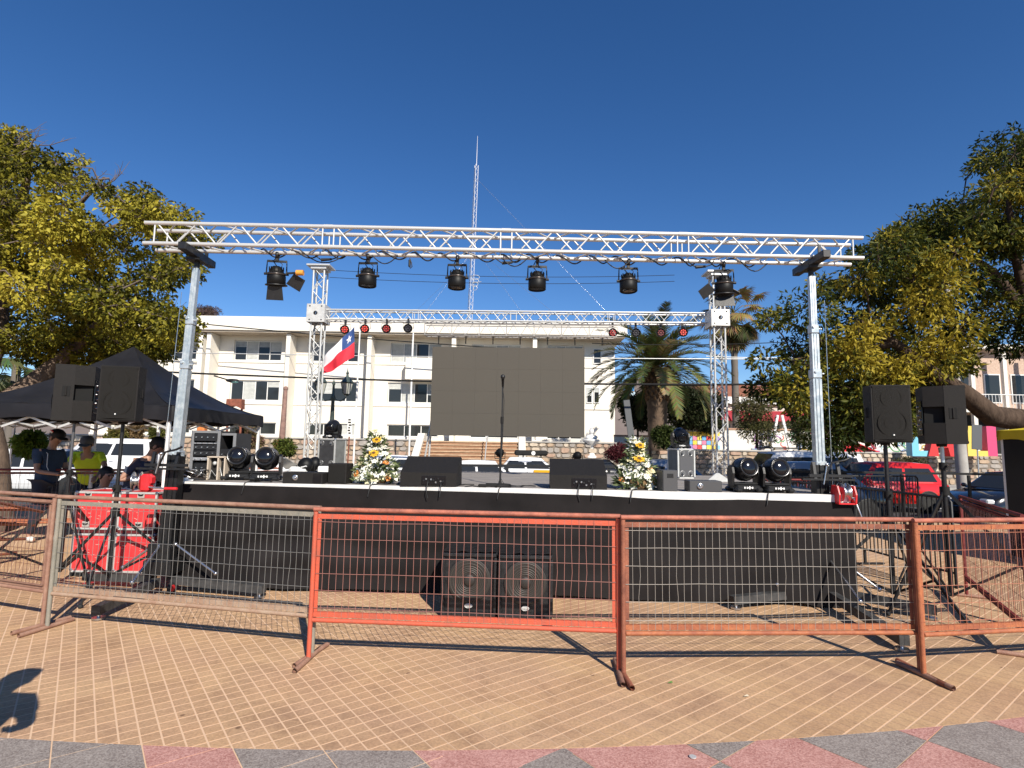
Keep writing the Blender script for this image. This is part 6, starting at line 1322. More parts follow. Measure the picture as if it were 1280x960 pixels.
car('white pickup-like SUV with red tail lights under the black tent on the left', (carx(133, 560, 23.0), 23.4, RZ), R(178), M_CARW, L=4.7, Wd=1.85, H=1.78, hood=1.0, trunk=.25, belt=1.12, ws=.6, rs=.25, scz=1.07)
car('white hatchback half hidden behind the raised tent leg at the far left', (carx(30, 560, 18), 19.0, RZ), R(3), M_CARW, H=1.55)
car('white estate with a rusty load behind the racks and the big moving lights', (carx(300, 570, 19), 20.5, RZ), 0, M_CARW, L=4.6, H=1.35, trunk=.3, hood=1.0)
car('white saloon seen over the left wedge monitor, dark side windows', (carx(492, 570, 23), 24.2, RZ), 0, M_CARW, L=4.3, H=1.38, hood=1.05, trunk=.75, belt=.86)
car('white saloon just left of the microphone stand, plain roof', (carx(602, 580, 21), 21.6, RZ), 0, M_CARW, L=4.2, H=1.30, hood=1.0, trunk=.8, belt=.82)
car('white and yellow taxi with a black bag strapped on its roof', (carx(664, 580, 25), 25.6, RZ), 0, M_CARW, L=4.3, H=1.36, hood=1.1, trunk=.75, belt=.84, rack='box', extra='taxi')
car('dark hatchback low behind the right wedge monitor', (carx(730, 580, 26), 26.8, RZ), R(180), M_CARBLK, L=3.9, H=1.30, trunk=.3)
car('silver saloon behind the right flower arrangement', (carx(822, 580, 18), 18.4, RZ), R(180), M_CARS, L=4.5, H=1.52, hood=1.0, trunk=.8, belt=.95, ws=.8, rs=.6)
car('white van-like off-roader with a long black roof rack right of the rear tower', (carx(1003, 580, 19.5), 20.2, RZ), R(180), M_CARW, L=4.7, Wd=1.8, H=1.83, hood=1.0, trunk=.12, belt=1.15, ws=.45, rs=.2, rack='rack')
car('silver and dark blue saloon in front of the white off-roader', (carx(1005, 590, 15), 15.6, RZ), R(180), M_CARD, L=4.5, H=1.58, hood=1.05, trunk=.7, belt=.98, ws=.75, rs=.6, roof_m=M_CARS)
car('grey blue hatchback nose showing left of the red car', (carx(1068, 590, 23), 23.6, RZ), R(180), M_CARD, L=4.0, H=1.45, trunk=.3)
car('small bright red hatchback between the two right loudspeaker stands', (carx(1112, 590, 18), 18.6, RZ), R(180), M_CARR, L=3.5, H=1.55, hood=.75, trunk=.2, belt=.92, ws=.55, rs=.3)
car('black car with shining headlights beside the yellow tent', (carx(1300, 605, 15.5), 15.9, RZ), R(190), M_CARBLK, L=4.3, H=1.40)
# ================================================================ people
M_SKIN = mat('skin', (.36, .20, .135), .5, var=.06, vscale=20); M_HAIR = mat('black_hair', (.012, .010, .009), .6, bump=.6, bscale=200)
M_NAVY = mat('navy_shirt', (.028, .052, .095), .85, var=.15, vscale=8, bump=.3, bscale=30); M_JEAN = mat('dark_jeans', (.014, .020, .036), .85, var=.2); M_VEST = mat('yellow_vest', (.62, .80, .03), .7, var=.05); M_REFL = mat('reflective_tape', (.35, .36, .36), .35, .3); M_DNAVY = mat('dark_navy_shirt', (.035, .045, .075), .85, var=.2); M_SHOE = mat('white_shoe', (.60, .58, .55), .6); M_CAPB = mat('black_cap', (.012, .012, .013), .7); M_GCAP = mat('grey_cap', (.10, .10, .10), .8); M_BLKCL = mat('black_clothes', (.010, .010, .012), .85)
def skin_mesh(name, J, E, root, m_, parent, sub=2):
    """J: list of (pos, radius); E: edges"""
    me = bpy.data.meshes.new(name); bm = bmesh.new(); ly = bm.verts.layers.skin.verify(); vs = [bm.verts.new(p) for p, r in J]
    for a, b in E: bm.edges.new((vs[a], vs[b]))
    for v, (p, r) in zip(vs, J): v[ly].radius = r if hasattr(r, '__len__') else (r, r); v[ly].use_root = False
    vs[root][ly].use_root = True; bm.to_mesh(me); bm.free(); me.materials.append(m_)
    o = link(name, me, parent); s_ = o.modifiers.new('skin', 'SKIN'); s_.use_smooth_shade = True; u = o.modifiers.new('sub', 'SUBSURF'); u.levels = sub; u.render_levels = sub
    return o
def person(lbl, loc, rot, P, shirt, trousers, shoe, hair='cap', cap_m=None, cap_dir=1, extras=None, sleeves=True):
    """P: joint dictionary in local space, facing +X. hip, chest, neck, head, shL shR elL elR waL waR knL knR anL anR (L = +Y)"""
    t = thing('person', lbl, 'person', loc, rot); V = {k: Vector(v) for k, v in P.items()}
    J = []; E = []; ix = {}
    def j(k, p, r): ix[k] = len(J); J.append((Vector(p), r)); return ix[k]
    def e(a, b): E.append((ix[a], ix[b]))
    j('hip', V['hip'], (.135, .115)); j('waist', V['hip']*.55+V['chest']*.45, (.125, .105)); j('chest', V['chest'], (.145, .12)); j('neckb', V['neck']*.8+V['chest']*.2, .062); j('neck', V['neck'], .055)
    hd = (V['head']-V['neck']).normalized(); j('jaw', V['head']-hd*.06, .072); j('head', V['head']+hd*.01, .098); j('crown', V['head']+hd*.075, .075)
    for a, b in (('hip', 'waist'), ('waist', 'chest'), ('chest', 'neckb'), ('neckb', 'neck'), ('neck', 'jaw'), ('jaw', 'head'), ('head', 'crown')): e(a, b)
    for s in 'LR':
        sg = 1 if s == 'L' else -1
        j('sh'+s, V['sh'+s], .058); j('el'+s, V['el'+s], .042); j('wa'+s, V['wa'+s], .028); d = (V['wa'+s]-V['el'+s]).normalized(); side = d.cross(Vector((0, 0, 1))); side = side.normalized() if side.length > .1 else Vector((0, 1, 0)); down = d.cross(side).normalized()
        j('pa'+s, V['wa'+s]+d*.055, (.036, .018)); e('chest', 'sh'+s); e('sh'+s, 'el'+s); e('el'+s, 'wa'+s); e('wa'+s, 'pa'+s)
        for k, (o_, ln) in enumerate(((-.030, .062), (-.010, .072), (.010, .068), (.028, .052))):
            q = V['wa'+s]+d*.085+side*o_; j('f%d%s' % (k, s), q, .0105); j('g%d%s' % (k, s), q+d*ln*.55+down*.02*sg, .0092); j('h%d%s' % (k, s), q+d*ln*.85+down*.04*sg, .008); e('pa'+s, 'f%d%s' % (k, s)); e('f%d%s' % (k, s), 'g%d%s' % (k, s)); e('g%d%s' % (k, s), 'h%d%s' % (k, s))
        q = V['wa'+s]+d*.04+side*.035; j('t'+s, q, .012); j('u'+s, q+d*.03+side*.02+down*.015*sg, .0105); e('pa'+s, 't'+s); e('t'+s, 'u'+s)
        th = V['hip']+Vector((0, sg*.09, -.06)); j('th'+s, th, .088); j('kn'+s, V['kn'+s], .058); j('ca'+s, V['kn'+s]*.62+V['an'+s]*.38, .055); j('an'+s, V['an'+s], .036); fx = V.get('toe'+s, V['an'+s]+Vector((.13, 0, -.05))); j('he'+s, V['an'+s]*.7+fx*.3+Vector((0, 0, -.03)), .036); j('to'+s, fx, .03)
        for a, b in (('hip', 'th'+s), ('th'+s, 'kn'+s), ('kn'+s, 'ca'+s), ('ca'+s, 'an'+s), ('an'+s, 'he'+s), ('he'+s, 'to'+s)): e(a, b)
    body = skin_mesh('body', J, E, 0, M_SKIN, t)
    # shirt with short sleeves, following the same joints
    J2 = [(V['hip']+Vector((0, 0, -.15)), (.19, .165)), (V['hip']*.55+V['chest']*.45, (.168, .142)), (V['chest'], (.185, .150)), (V['neck']*.55+V['chest']*.45, (.095, .085)), (V['neck']*.72+V['chest']*.28, .070)]; E2 = [(0, 1), (1, 2), (2, 3), (3, 4)]
    for s in 'LR':
        f_ = .72 if sleeves else .4; k = len(J2); J2 += [(V['sh'+s], .072), (V['sh'+s]*(1-f_)+V['el'+s]*f_, .056)]; E2 += [(2, k), (k, k+1)]
    skin_mesh('shirt', J2, E2, 0, shirt, t)
    J3 = [(V['hip']+Vector((0, 0, .10)), (.16, .135))]; E3 = []
    for s in 'LR':
        sg = 1 if s == 'L' else -1; k = len(J3); J3 += [(V['hip']+Vector((0, sg*.09, -.07)), .105), (V['kn'+s], .076), (V['kn'+s]*.5+V['an'+s]*.5, .070), (V['kn'+s]*.06+V['an'+s]*.94, .056)]; E3 += [(0, k), (k, k+1), (k+1, k+2), (k+2, k+3)]
    skin_mesh('trousers', J3, E3, 0, trousers, t)
    for s in 'LR':
        fx = V.get('toe'+s, V['an'+s]+Vector((.13, 0, -.05))); skin_mesh('shoe', [(V['an'+s]+Vector((-.03, 0, -.03)), .045), (V['an'+s]*.5+fx*.5+Vector((0, 0, -.02)), .046), (fx+Vector((0, 0, -.005)), (.042, .030))], [(0, 1), (1, 2)], 0, shoe, t, 1)
    # head: face and hair
    z = hd; look = Vector(P.get('look', (1, 0, -.2))).normalized(); look = (look-z*look.dot(z)).normalized(); yv = z.cross(look); Mx = Matrix((look, yv, z)).transposed().to_4x4(); Mx.translation = V['head']
    n_ = MB(); n_.X = Mx; n_.add([(.088, -.013, -.005), (.088, .013, -.005), (.112, 0, -.022), (.090, -.016, -.034), (.090, .016, -.034), (.092, 0, .03)], [(0, 2, 5), (5, 2, 1), (0, 3, 2), (2, 4, 1), (3, 4, 2)], True); obj('nose', n_, M_SKIN, t)
    for sg in (-1, 1):
        q = MB(); q.X = Mx; q.ball((.086, sg*.032, .018), (.009, .014, .009), 8, 6); obj('eye', q, mat('eye_dark', (.03, .02, .015), .3), t)
        q = MB(); q.X = Mx; q.ball((0, sg*.092, -.005), (.022, .010, .032), 8, 6); obj('ear', q, M_SKIN, t)
    q = MB(); q.X = Mx; q.ball((.086, 0, -.052), (.008, .024, .006), 8, 5); obj('mouth', q, mat('lips', (.22, .08, .06), .5), t)
    h = MB(); h.X = Mx; prof = [(.108, -.03), (.113, .02), (.105, .065), (.075, .105), (.03, .122), (.0, .124)]
    h.lathe(prof, (-.018, 0, 0), (0, 0, 1), 18, sc=(1, .93)) if hair != 'capoff' else None
    hv = [v for v in h.v]
    hb = MB(); hb.X = Mx; hb.ball((-.022, 0, .018), (.098, .098, .108), 16, 10); obj('hair', hb, M_HAIR, t)
    if hair == 'cap':
        c = MB(); c.X = Mx; c.lathe([(.108, .030), (.112, .06), (.098, .10), (.060, .128), (.0, .138)], (-.01, 0, 0), (0, 0, 1), 18, sc=(1.02, .95))
        c.prism([(-.085, .0), (.085, .0), (.07, .06), (.035, .088), (-.035, .088), (-.07, .06)], .012, Matrix.Translation((cap_dir*.085, 0, .040)) @ Matrix.Rotation(R(-90)*cap_dir, 4, 'Z') @ Matrix.Rotation(R(-86), 4, 'X') ); co = obj('cap', c, cap_m or M_CAPB, t)
    if extras: extras(t, V, Mx)
    return t
def x1_(t, V, Mx):
    b = MB(); b.X = Mx; b.box((-.03, -.104, .085), (.05, .012, .03), bev=.004); obj('cap_patch', b, M_WHITE, t); b = MB(); b.X = Mx; b.box((-.03, -.103, .105), (.07, .012, .014), bev=.003); obj('cap_patch', b, M_RED, t)
    b = MB(); b.path([(.1, -.12, 1.40), (.16, -.14, 1.38), (.18, -.15, 1.18), (.22, -.15, 1.12)], .006); obj('white_strap', b, M_WHITE, t)
g = G(38, 678)
person('man in navy T-shirt and black cap looking down at his hands, far left', (g.x+.10, g.y+.05, 0), R(-12), dict(hip=(0, 0, .95), chest=(.03, 0, 1.30), neck=(.06, 0, 1.49), head=(.13, 0, 1.63), shL=(.03, .18, 1.40), shR=(.03, -.18, 1.40), elL=(.10, .22, 1.12), elR=(.08, -.22, 1.11), waL=(.32, .14, 1.08), waR=(.33, -.12, 1.07), knL=(.06, .1, .50), knR=(.02, -.1, .50), anL=(.12, .11, .085), anR=(-.10, -.1, .10), look=(1, 0, -.7)), M_NAVY, M_JEAN, M_SHOE, cap_m=M_CAPB, extras=x1_)
def x2_(t, V, Mx):
    for z in (.42, .62):
        b = MB(); c = V['hip']*(1-z)+V['chest']*z; ax = (V['chest']-V['hip']).normalized(); b.lathe([(.165, -.022), (.167, 0), (.165, .022)], c, ax, 18, sc=(1, .9)); obj('reflective_band', b, M_REFL, t)
    for s in 'LR': b = MB(); b.tube(V['chest']+(V['sh'+s]-V['chest'])*.4+Vector((-.05, 0, .16)), V['hip']+Vector((-.17, .07 if s == 'L' else -.07, .22)), .02); obj('reflective_band', b, M_REFL, t)
p = W(104, 600, 9.9)
person('man in a fluorescent yellow vest leaning over the red mesh barrier', (p.x-.15, 10.2, 0), R(-62), dict(hip=(-.1, 0, .92), chest=(.14, 0, 1.24), neck=(.28, 0, 1.40), head=(.36, 0, 1.53), shL=(.18, .20, 1.33), shR=(.18, -.20, 1.33), elL=(.40, .30, 1.12), elR=(.42, -.24, 1.10), waL=(.62, .22, .98), waR=(.62, -.14, .92), knL=(-.02, .1, .48), knR=(.02, -.1, .48), anL=(-.08, .11, .09), anR=(-.05, -.1, .09), look=(.5, -.2, -1)), M_VEST, M_JEAN, M_CAPB, cap_m=M_GCAP, extras=x2_)
p = W(188, 600, 7.9)
def x3_(t, V, Mx):
    b = MB(); b.box(V['waL']*.5+V['waR']*.5+Vector((.04, 0, .03)), (.24, .02, .16), Matrix.Rotation(R(30), 3, 'Y'), bev=.005); obj('clipboard', b, mat('tan_board', (.40, .28, .18), .7), t)
person('man in a dark navy shirt holding a board beside the left lift', (p.x-.20, 8.0, 0), R(8), dict(hip=(-.12, 0, .88), chest=(.02, 0, 1.23), neck=(.11, 0, 1.41), head=(.19, 0, 1.53), shL=(.03, .19, 1.32), shR=(.03, -.19, 1.32), elL=(.0, .26, 1.05), elR=(-.14, -.27, 1.06), waL=(.22, .18, 1.08), waR=(.14, -.20, 1.16), knL=(.22, .12, .52), knR=(.2, -.12, .50), anL=(.0, .12, .09), anR=(-.05, -.12, .09), look=(1, 0, -.6)), M_DNAVY, M_BLKCL, M_CAPB, hair='cap', cap_m=M_CAPB, extras=x3_)
p = W(140, 606, 7.7)
person('dark-haired man in black crouching behind the red flight cases', (p.x-.38, 7.95, 0), R(-20), dict(hip=(-.12, 0, .42), chest=(.06, 0, .80), neck=(.14, 0, .98), head=(.17, 0, 1.12), shL=(.06, .2, .90), shR=(.06, -.2, .90), elL=(.22, .28, .68), elR=(.24, -.24, .66), waL=(.44, .16, .66), waR=(.44, -.12, .64), knL=(.30, .17, .52), knR=(.30, -.17, .50), anL=(.12, .16, .09), anR=(.10, -.16, .09), look=(1, 0, -.6)), M_BLKCL, M_BLKCL, M_CAPB, hair='bare')
# bystander just outside the frame; only the shadow of head and raised hand falls into view
person('bystander in a navy shirt and grey cap standing left of the camera, out of frame', (-2.42, 1.86, 0), R(100), dict(hip=(0, 0, .95), chest=(.02, 0, 1.30), neck=(.03, 0, 1.49), head=(.05, 0, 1.63), shL=(.02, .18, 1.42), shR=(.02, -.18, 1.42), elL=(.05, .30, 1.14), elR=(.05, -.30, 1.14), waL=(.20, .22, 1.00), waR=(.20, -.22, 1.00), knL=(.03, .1, .50), knR=(.02, -.1, .50), anL=(0, .11, .09), anR=(0, -.11, .09), look=(1, 0, 0)), M_NAVY, M_JEAN, M_SHOE, hair='cap', cap_m=M_GCAP)
# ================================================================ trees
M_BARK = mat('bark', (.11, .075, .055), .9, var=.2, vscale=4, col2=(.20, .14, .10), bump=.8, bscale=10, aniso=(3, 3, 1)); M_BARKD = mat('bark_shaded', (.045, .03, .022), .95, var=.2, vscale=4, col2=(.09, .062, .045), bump=1.0, bscale=12, spec=.15, aniso=(3, 3, 1)); M_TWIG = mat('twig', (.13, .10, .085), .9)  # shade on the right tree's limbs is put into the darker bark colour
def inside(px, py, poly):
    c = False; n = len(poly); j = n-1
    for i in range(n):
        xi, yi = poly[i]; xj, yj = poly[j]
        if (yi > py) != (yj > py) and px < (xj-xi)*(py-yi)/(yj-yi)+xi: c = not c
        j = i
    return c
def clumps_from(poly, Y0, Y1, n, r0, r1, seed, gap=14, holes=()):
    """leaf clumps filling an outline traced at the tree's own distance, spread through its depth"""
    g = random.Random(seed); xs = [p[0] for p in poly]; ys = [p[1] for p in poly]; out = []; tries = 0
    while len(out) < n and tries < n*60:
        tries += 1; px, py = g.uniform(min(xs), max(xs)), g.uniform(min(ys), max(ys))
        if not inside(px, py, poly): continue
        if any((px-a)**2+(py-b)**2 < r*r for a, b, r in holes): continue
        Y = g.uniform(Y0, Y1); r_ = g.uniform(r0, r1); p = W(px, py, Y)
        if any((p-q).length < (r_+s)*.38 for q, s in out): continue
        out.append((p, r_))
    return out
def tree(nm, lbl, base, clumps, limbs, leafn, lsize, asp, palette, seed, cat='tree', bark=M_BARK, group=None, sh=.9, droop=.35, twig=True, hot=None, hollow=.35):
    t = thing(nm, lbl, cat, base, 0, group); g = np.random.default_rng(seed); B = Vector(base)
    m = MB()
    for pts, rad in limbs: m.path([Vector(p)-B for p in pts], 0, n=12, radii=rad)
    obj('trunk', m, bark, t)
    nodes = [Vector(p)-B for pts, rad in limbs for p in pts[len(pts)//2:]]
    if twig and nodes:
        m = MB(); gr = random.Random(seed)
        for (c, r_) in sorted(clumps, key=lambda c: min(((c[0]-B)-n).length for n in nodes)):
            c = c-B; n = min(nodes, key=lambda q: (q-c).length+.3*max(0, q.z-c.z)); mid = (n+c)/2+Vector((gr.uniform(-.15, .15), gr.uniform(-.15, .15), gr.uniform(.0, .2))); L = (c-n).length
            rr = min(.05, .010+.014*L); m.path([n, mid, c, c+Vector((gr.uniform(-.2, .2), gr.uniform(-.2, .2), r_*.7))], 0, n=5, radii=[rr, rr*.7, rr*.4, .004]); nodes.append(mid); nodes.append(c)
            for q in range(5):
                d = Vector((gr.uniform(-1, 1), gr.uniform(-1, 1), gr.uniform(-.4, 1))).normalized()*r_*gr.uniform(.7, 1.1); m.path([c, c+d*.5+Vector((0, 0, .03)), c+d], 0, n=4, radii=[rr*.35, rr*.2, .003], caps=False)
        obj('branches', m, M_TWIG if bark is M_BARK else bark, t, stuff=True)
    if leafn:
        C = np.array([(c-B)[:] for c, r_ in clumps]); Rr = np.array([r_ for c, r_ in clumps]); w = Rr**2/np.sum(Rr**2); k = g.choice(len(C), leafn, p=w)
        d = g.normal(0, 1, (leafn, 3)); d /= np.linalg.norm(d, axis=1)[:, None]; rad = Rr[k]*(hollow+(1-hollow)*g.random(leafn)**.5)
        rad *= 1+.28*np.sin(d[:, 0]*5+k)*np.sin(d[:, 1]*4+k*1.7)
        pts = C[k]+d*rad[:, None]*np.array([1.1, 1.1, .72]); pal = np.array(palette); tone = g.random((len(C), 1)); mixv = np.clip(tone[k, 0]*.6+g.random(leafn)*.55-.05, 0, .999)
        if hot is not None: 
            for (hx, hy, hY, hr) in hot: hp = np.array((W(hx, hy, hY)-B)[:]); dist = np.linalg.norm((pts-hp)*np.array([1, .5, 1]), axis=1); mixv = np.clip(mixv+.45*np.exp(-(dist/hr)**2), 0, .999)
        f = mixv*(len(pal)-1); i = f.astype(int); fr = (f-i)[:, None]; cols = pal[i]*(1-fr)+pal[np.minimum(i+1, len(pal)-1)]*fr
        leaf_cloud('crown', pts, d*.8+np.array([0, 0, -.1]), lsize, asp, cols, t, seed, .55, droop=droop)
    return t
PAL_L = [(.016, .022, .004), (.06, .065, .009), (.17, .155, .017), (.28, .25, .028), (.46, .39, .05)]
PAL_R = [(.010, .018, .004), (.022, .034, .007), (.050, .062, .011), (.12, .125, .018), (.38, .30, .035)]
polyL = [(-60, 150), (0, 168), (14, 168), (24, 185), (20, 208), (38, 214), (50, 202), (75, 193), (92, 190), (100, 205), (103, 230), (114, 246), (128, 234), (150, 228), (168, 235), (182, 242), (186, 255), (202, 257), (230, 262), (236, 276), (258, 290), (262, 300), (240, 314), (232, 335), (224, 362), (236, 392), (232, 416), (214, 428), (205, 412), (165, 415), (125, 440), (80, 452), (30, 445), (-60, 470)]
clL = clumps_from(polyL, 8.6, 11.8, 190, .17, .40, 3, holes=((112, 345, 10), (98, 375, 7), (108, 270, 14), (55, 395, 7), (150, 345, 8), (30, 232, 10), (150, 305, 8), (200, 300, 7), (60, 262, 9)))
clL = [(p, r_) for p, r_ in clL if not (p.y < 10.6 and p.z < 3.35 and p.x > -9)]
clL += clumps_from([(50, 395), (205, 395), (228, 420), (205, 452), (150, 468), (110, 455), (60, 462), (40, 430)], 10.9, 12.2, 34, .24, .42, 12)
tb = Vector((W(12, 560, 9.8).x-.35, 9.9, 0))
tree('plaza_tree', 'large leaning tree with yellow-green leaves over the black tent on the left', tb, clL,
     [([tb+Vector((-.1, 0, -.05)), tb+Vector((-.12, .02, .5)), tb+Vector((-.25, .05, 1.3)), tb+Vector((-.55, .1, 2.1)), tb+Vector((-.75, .1, 2.9))], [.50, .40, .36, .33, .28]),
      ([tb+Vector((-.6, .1, 1.9)), W(15, 497, 10.4), W(55, 468, 10.8), W(100, 430, 11.0), W(140, 390, 11.0), W(170, 350, 11.0)], [.24, .18, .16, .13, .09, .05]),
      ([tb+Vector((-.6, .1, 2.3)), W(-10, 420, 10.4), W(0, 350, 10.6), W(10, 290, 10.6), W(30, 240, 10.6), W(40, 190, 10.5)], [.27, .22, .18, .13, .08, .04]),
      ([W(0, 350, 10.6), W(50, 330, 10.6), W(105, 300, 10.5), W(150, 280, 10.4)], [.12, .09, .06, .03]), ([W(10, 290, 10.6), W(60, 262, 10.5), W(100, 255, 10.3), W(130, 222, 10.0)], [.09, .06, .04, .02])],
     62000, .080, .55, PAL_L, 5, hot=[(70, 300, 9, .6), (30, 345, 9, .5), (200, 285, 9.5, .5)])
# bare twigs sticking out of the crown
m = MB(); gr = random.Random(4)
for (a, b) in (((5, 195), (90, 172)), ((20, 180), (40, 160)), ((90, 250), (135, 210)), ((125, 235), (155, 215)), ((30, 190), (48, 165))):
    p, q = W(*a, 9.5), W(*b, 9.4); pts = [p.lerp(q, t_/6)+Vector((gr.uniform(-.04, .04), 0, gr.uniform(-.05, .05))) for t_ in range(7)]; m.path(pts, 0, n=4, radii=[.018*(1-t_/7.5) for t_ in range(7)])
    for t_ in range(1, 6):
        for s in range(2): e = pts[t_]+Vector((gr.uniform(-.1, .25), gr.uniform(-.1, .1), gr.uniform(-.05, .28))); m.path([pts[t_], pts[t_].lerp(e, .6)+Vector((.01, 0, .02)), e], 0, n=3, radii=[.006, .004, .002], caps=False)
bt = [o for o in COL.objects if o.name == 'plaza_tree'][0]; ob = link('bare_twigs', m.mesh('bare_twigs', M_TWIG), bt); ob.location = -Vector(bt.location)
# right tree: trunk outside the frame, limbs sweep in
polyR = [(1400, 150), (1300, 170), (1275, 182), (1255, 178), (1225, 192), (1213, 205), (1216, 230), (1200, 255), (1175, 262), (1160, 285), (1130, 280), (1112, 295), (1108, 320), (1085, 310), (1060, 330), (1030, 335), (1010, 360), (1002, 390), (985, 420), (965, 382), (958, 395), (975, 440), (950, 455), (925, 465), (935, 480), (965, 478), (975, 500), (1000, 512), (1010, 540), (1035, 560), (1070, 540), (1110, 545), (1150, 510), (1180, 470), (1230, 445), (1300, 440), (1400, 450)]
clR = clumps_from(polyR, 9.8, 14.0, 230, .22, .55, 8, holes=((1262, 335, 12), (1250, 312, 8), (1165, 452, 10), (1158, 440, 7), (1228, 300, 7)))
clR += clumps_from([(930, 472), (1010, 452), (1100, 440), (1180, 462), (1168, 515), (1110, 545), (1078, 538), (1042, 565), (1012, 542), (975, 502)], 10.2, 12.0, 50, .24, .44, 15)
clR += clumps_from([(1060, 335), (1075, 312), (1112, 300), (1118, 285), (1160, 290), (1240, 262), (1300, 280), (1300, 330), (1150, 350), (1070, 360)], 10.2, 12.5, 26, .24, .42, 16)
tbr = Vector((11.6, 11.0, 0))
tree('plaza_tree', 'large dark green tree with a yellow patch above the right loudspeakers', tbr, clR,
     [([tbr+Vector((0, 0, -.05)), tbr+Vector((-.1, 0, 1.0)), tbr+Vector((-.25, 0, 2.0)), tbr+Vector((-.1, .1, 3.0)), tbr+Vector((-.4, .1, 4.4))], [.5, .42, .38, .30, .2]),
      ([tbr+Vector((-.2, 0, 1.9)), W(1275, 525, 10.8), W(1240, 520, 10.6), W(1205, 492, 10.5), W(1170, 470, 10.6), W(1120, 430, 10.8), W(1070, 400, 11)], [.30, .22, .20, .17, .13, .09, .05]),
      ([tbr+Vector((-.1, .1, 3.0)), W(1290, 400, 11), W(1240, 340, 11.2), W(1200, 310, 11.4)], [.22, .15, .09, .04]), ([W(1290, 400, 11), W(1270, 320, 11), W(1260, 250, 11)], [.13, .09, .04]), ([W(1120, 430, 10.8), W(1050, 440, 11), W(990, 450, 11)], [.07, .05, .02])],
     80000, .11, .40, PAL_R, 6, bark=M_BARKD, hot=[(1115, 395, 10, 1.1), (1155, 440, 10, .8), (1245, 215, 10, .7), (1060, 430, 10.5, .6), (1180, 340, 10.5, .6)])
polyR2 = [(1600, 60), (1420, 110), (1400, 450), (1600, 480)]
# distant dark hedge and bushes
def bush(nm, lbl, px0, px1, pyt, pyb, Y, pal, seed, n=6000, ls=.16, cat='bush', zb=None, nc=14, asp=.5, group=None):
    a, b = W(px0, pyb, Y), W(px1, pyt, Y); w, h = b.x-a.x, b.z-a.z; c = Vector(((a.x+b.x)/2, Y, a.z)); g = random.Random(seed); cl = []
    for k in range(nc):
        r_ = min(w, h)*g.uniform(.2, .34); cl.append((c+Vector((g.uniform(-1, 1)*(w/2-r_), g.uniform(-.4, .4)*w*.5, g.uniform(r_*.6, h-r_*.75))), r_))
    return tree(nm, lbl, tuple(c), cl, [([c, c+Vector((0, 0, h*.5))], [max(.05, w*.03), .03])], n, ls, asp, pal, seed, cat, M_BARKD, group, droop=.1)
PD = [(.010, .018, .008), (.022, .032, .012), (.038, .045, .020), (.06, .05, .028)]
for k, (a, b, t_, q, l) in enumerate(((772, 822, 492, 546, 'dark tall shrub left of the palm trunk, beside the building corner'), (825, 885, 480, 538, 'dark tall shrub right of the palm trunk'), (865, 905, 490, 540, 'dark shrub with reddish lower leaves left of the right rear tower'))): bush('dark_shrub', l, a, b, t_, q, 33.5+k*.6, PD, 30+k, 7000, .20, nc=18, group='dark shrubs around the palm')
bush('round_bush', 'clipped green bush in front of the palm trunk', 812, 847, 531, 562, 27, [(.03, .045, .012), (.06, .08, .02), (.10, .12, .035)], 41, 5000, .12)
bush('red_shrub', 'purple-red shrub between the marble bust and the right flowers', 757, 792, 549, 578, 27.5, [(.05, .012, .015), (.10, .022, .03), (.16, .05, .05)], 42, 3500, .11)
bush('flowering_shrub', 'dusty pink flowering shrub behind the orange machine', 284, 330, 531, 560, 27, [(.10, .06, .05), (.20, .10, .08), (.16, .15, .06), (.30, .14, .12)], 43, 4500, .12)
bush('hedge_shrub', 'orange-green shrub at the foot of the carved post', 340, 372, 546, 572, 26.5, [(.05, .07, .015), (.12, .15, .03), (.24, .13, .05)], 44, 3500, .12)
bush('hedge_shrub', 'yellowish shrub seen over the white SUV, left', 132, 160, 533, 549, 24, [(.06, .06, .015), (.14, .13, .03), (.20, .15, .06)], 45, 1800, .13); bush('hedge_shrub', 'pinkish yellow shrub seen over the middle of the white SUV', 158, 184, 532, 549, 24.5, [(.10, .07, .03), (.20, .13, .06), (.22, .16, .08)], 46, 1800, .13); bush('hedge_shrub', 'green yellow shrub seen over the tail of the white SUV', 187, 207, 531, 549, 24, [(.05, .06, .015), (.13, .13, .03)], 47, 1600, .13)
bush('hedge_shrub', 'bright green shrub beside the left tree trunk', 18, 60, 532, 573, 13, [(.05, .09, .015), (.12, .19, .03), (.20, .28, .05)], 48, 5000, .10)
bush('young_tree', 'thin olive-coloured young tree beyond the white off-roader', 915, 975, 487, 560, 27, [(.05, .055, .02), (.10, .10, .035), (.14, .11, .05)], 49, 4200, .16, cat='tree', asp=.3); bush('young_tree', 'small grey-green tree beyond the off-roader, beside the A-frame', 985, 1012, 520, 562, 30, [(.05, .06, .025), (.12, .12, .05)], 50, 1800, .15, cat='tree', asp=.3)
bush('dead_tree', 'purplish bare treetop showing above the left end of the white building', 225, 275, 380, 402, 52, [(.09, .055, .055), (.13, .08, .07), (.08, .07, .05)], 51, 3500, .22, cat='tree', asp=.25)
bush('weed_clump', 'weedy plants growing on the low stone wall behind the red car', 1120, 1160, 571, 584, 29, [(.06, .06, .03), (.12, .11, .05)], 52, 900, .12, cat='plant')
bush('foliage_clump', 'dark hanging foliage just right of the right lift mast', 1062, 1080, 520, 552, 12, PD, 53, 900, .1, cat='plant')
for o_, (x, y, l) in enumerate(((1310, 300, 0),)): pass
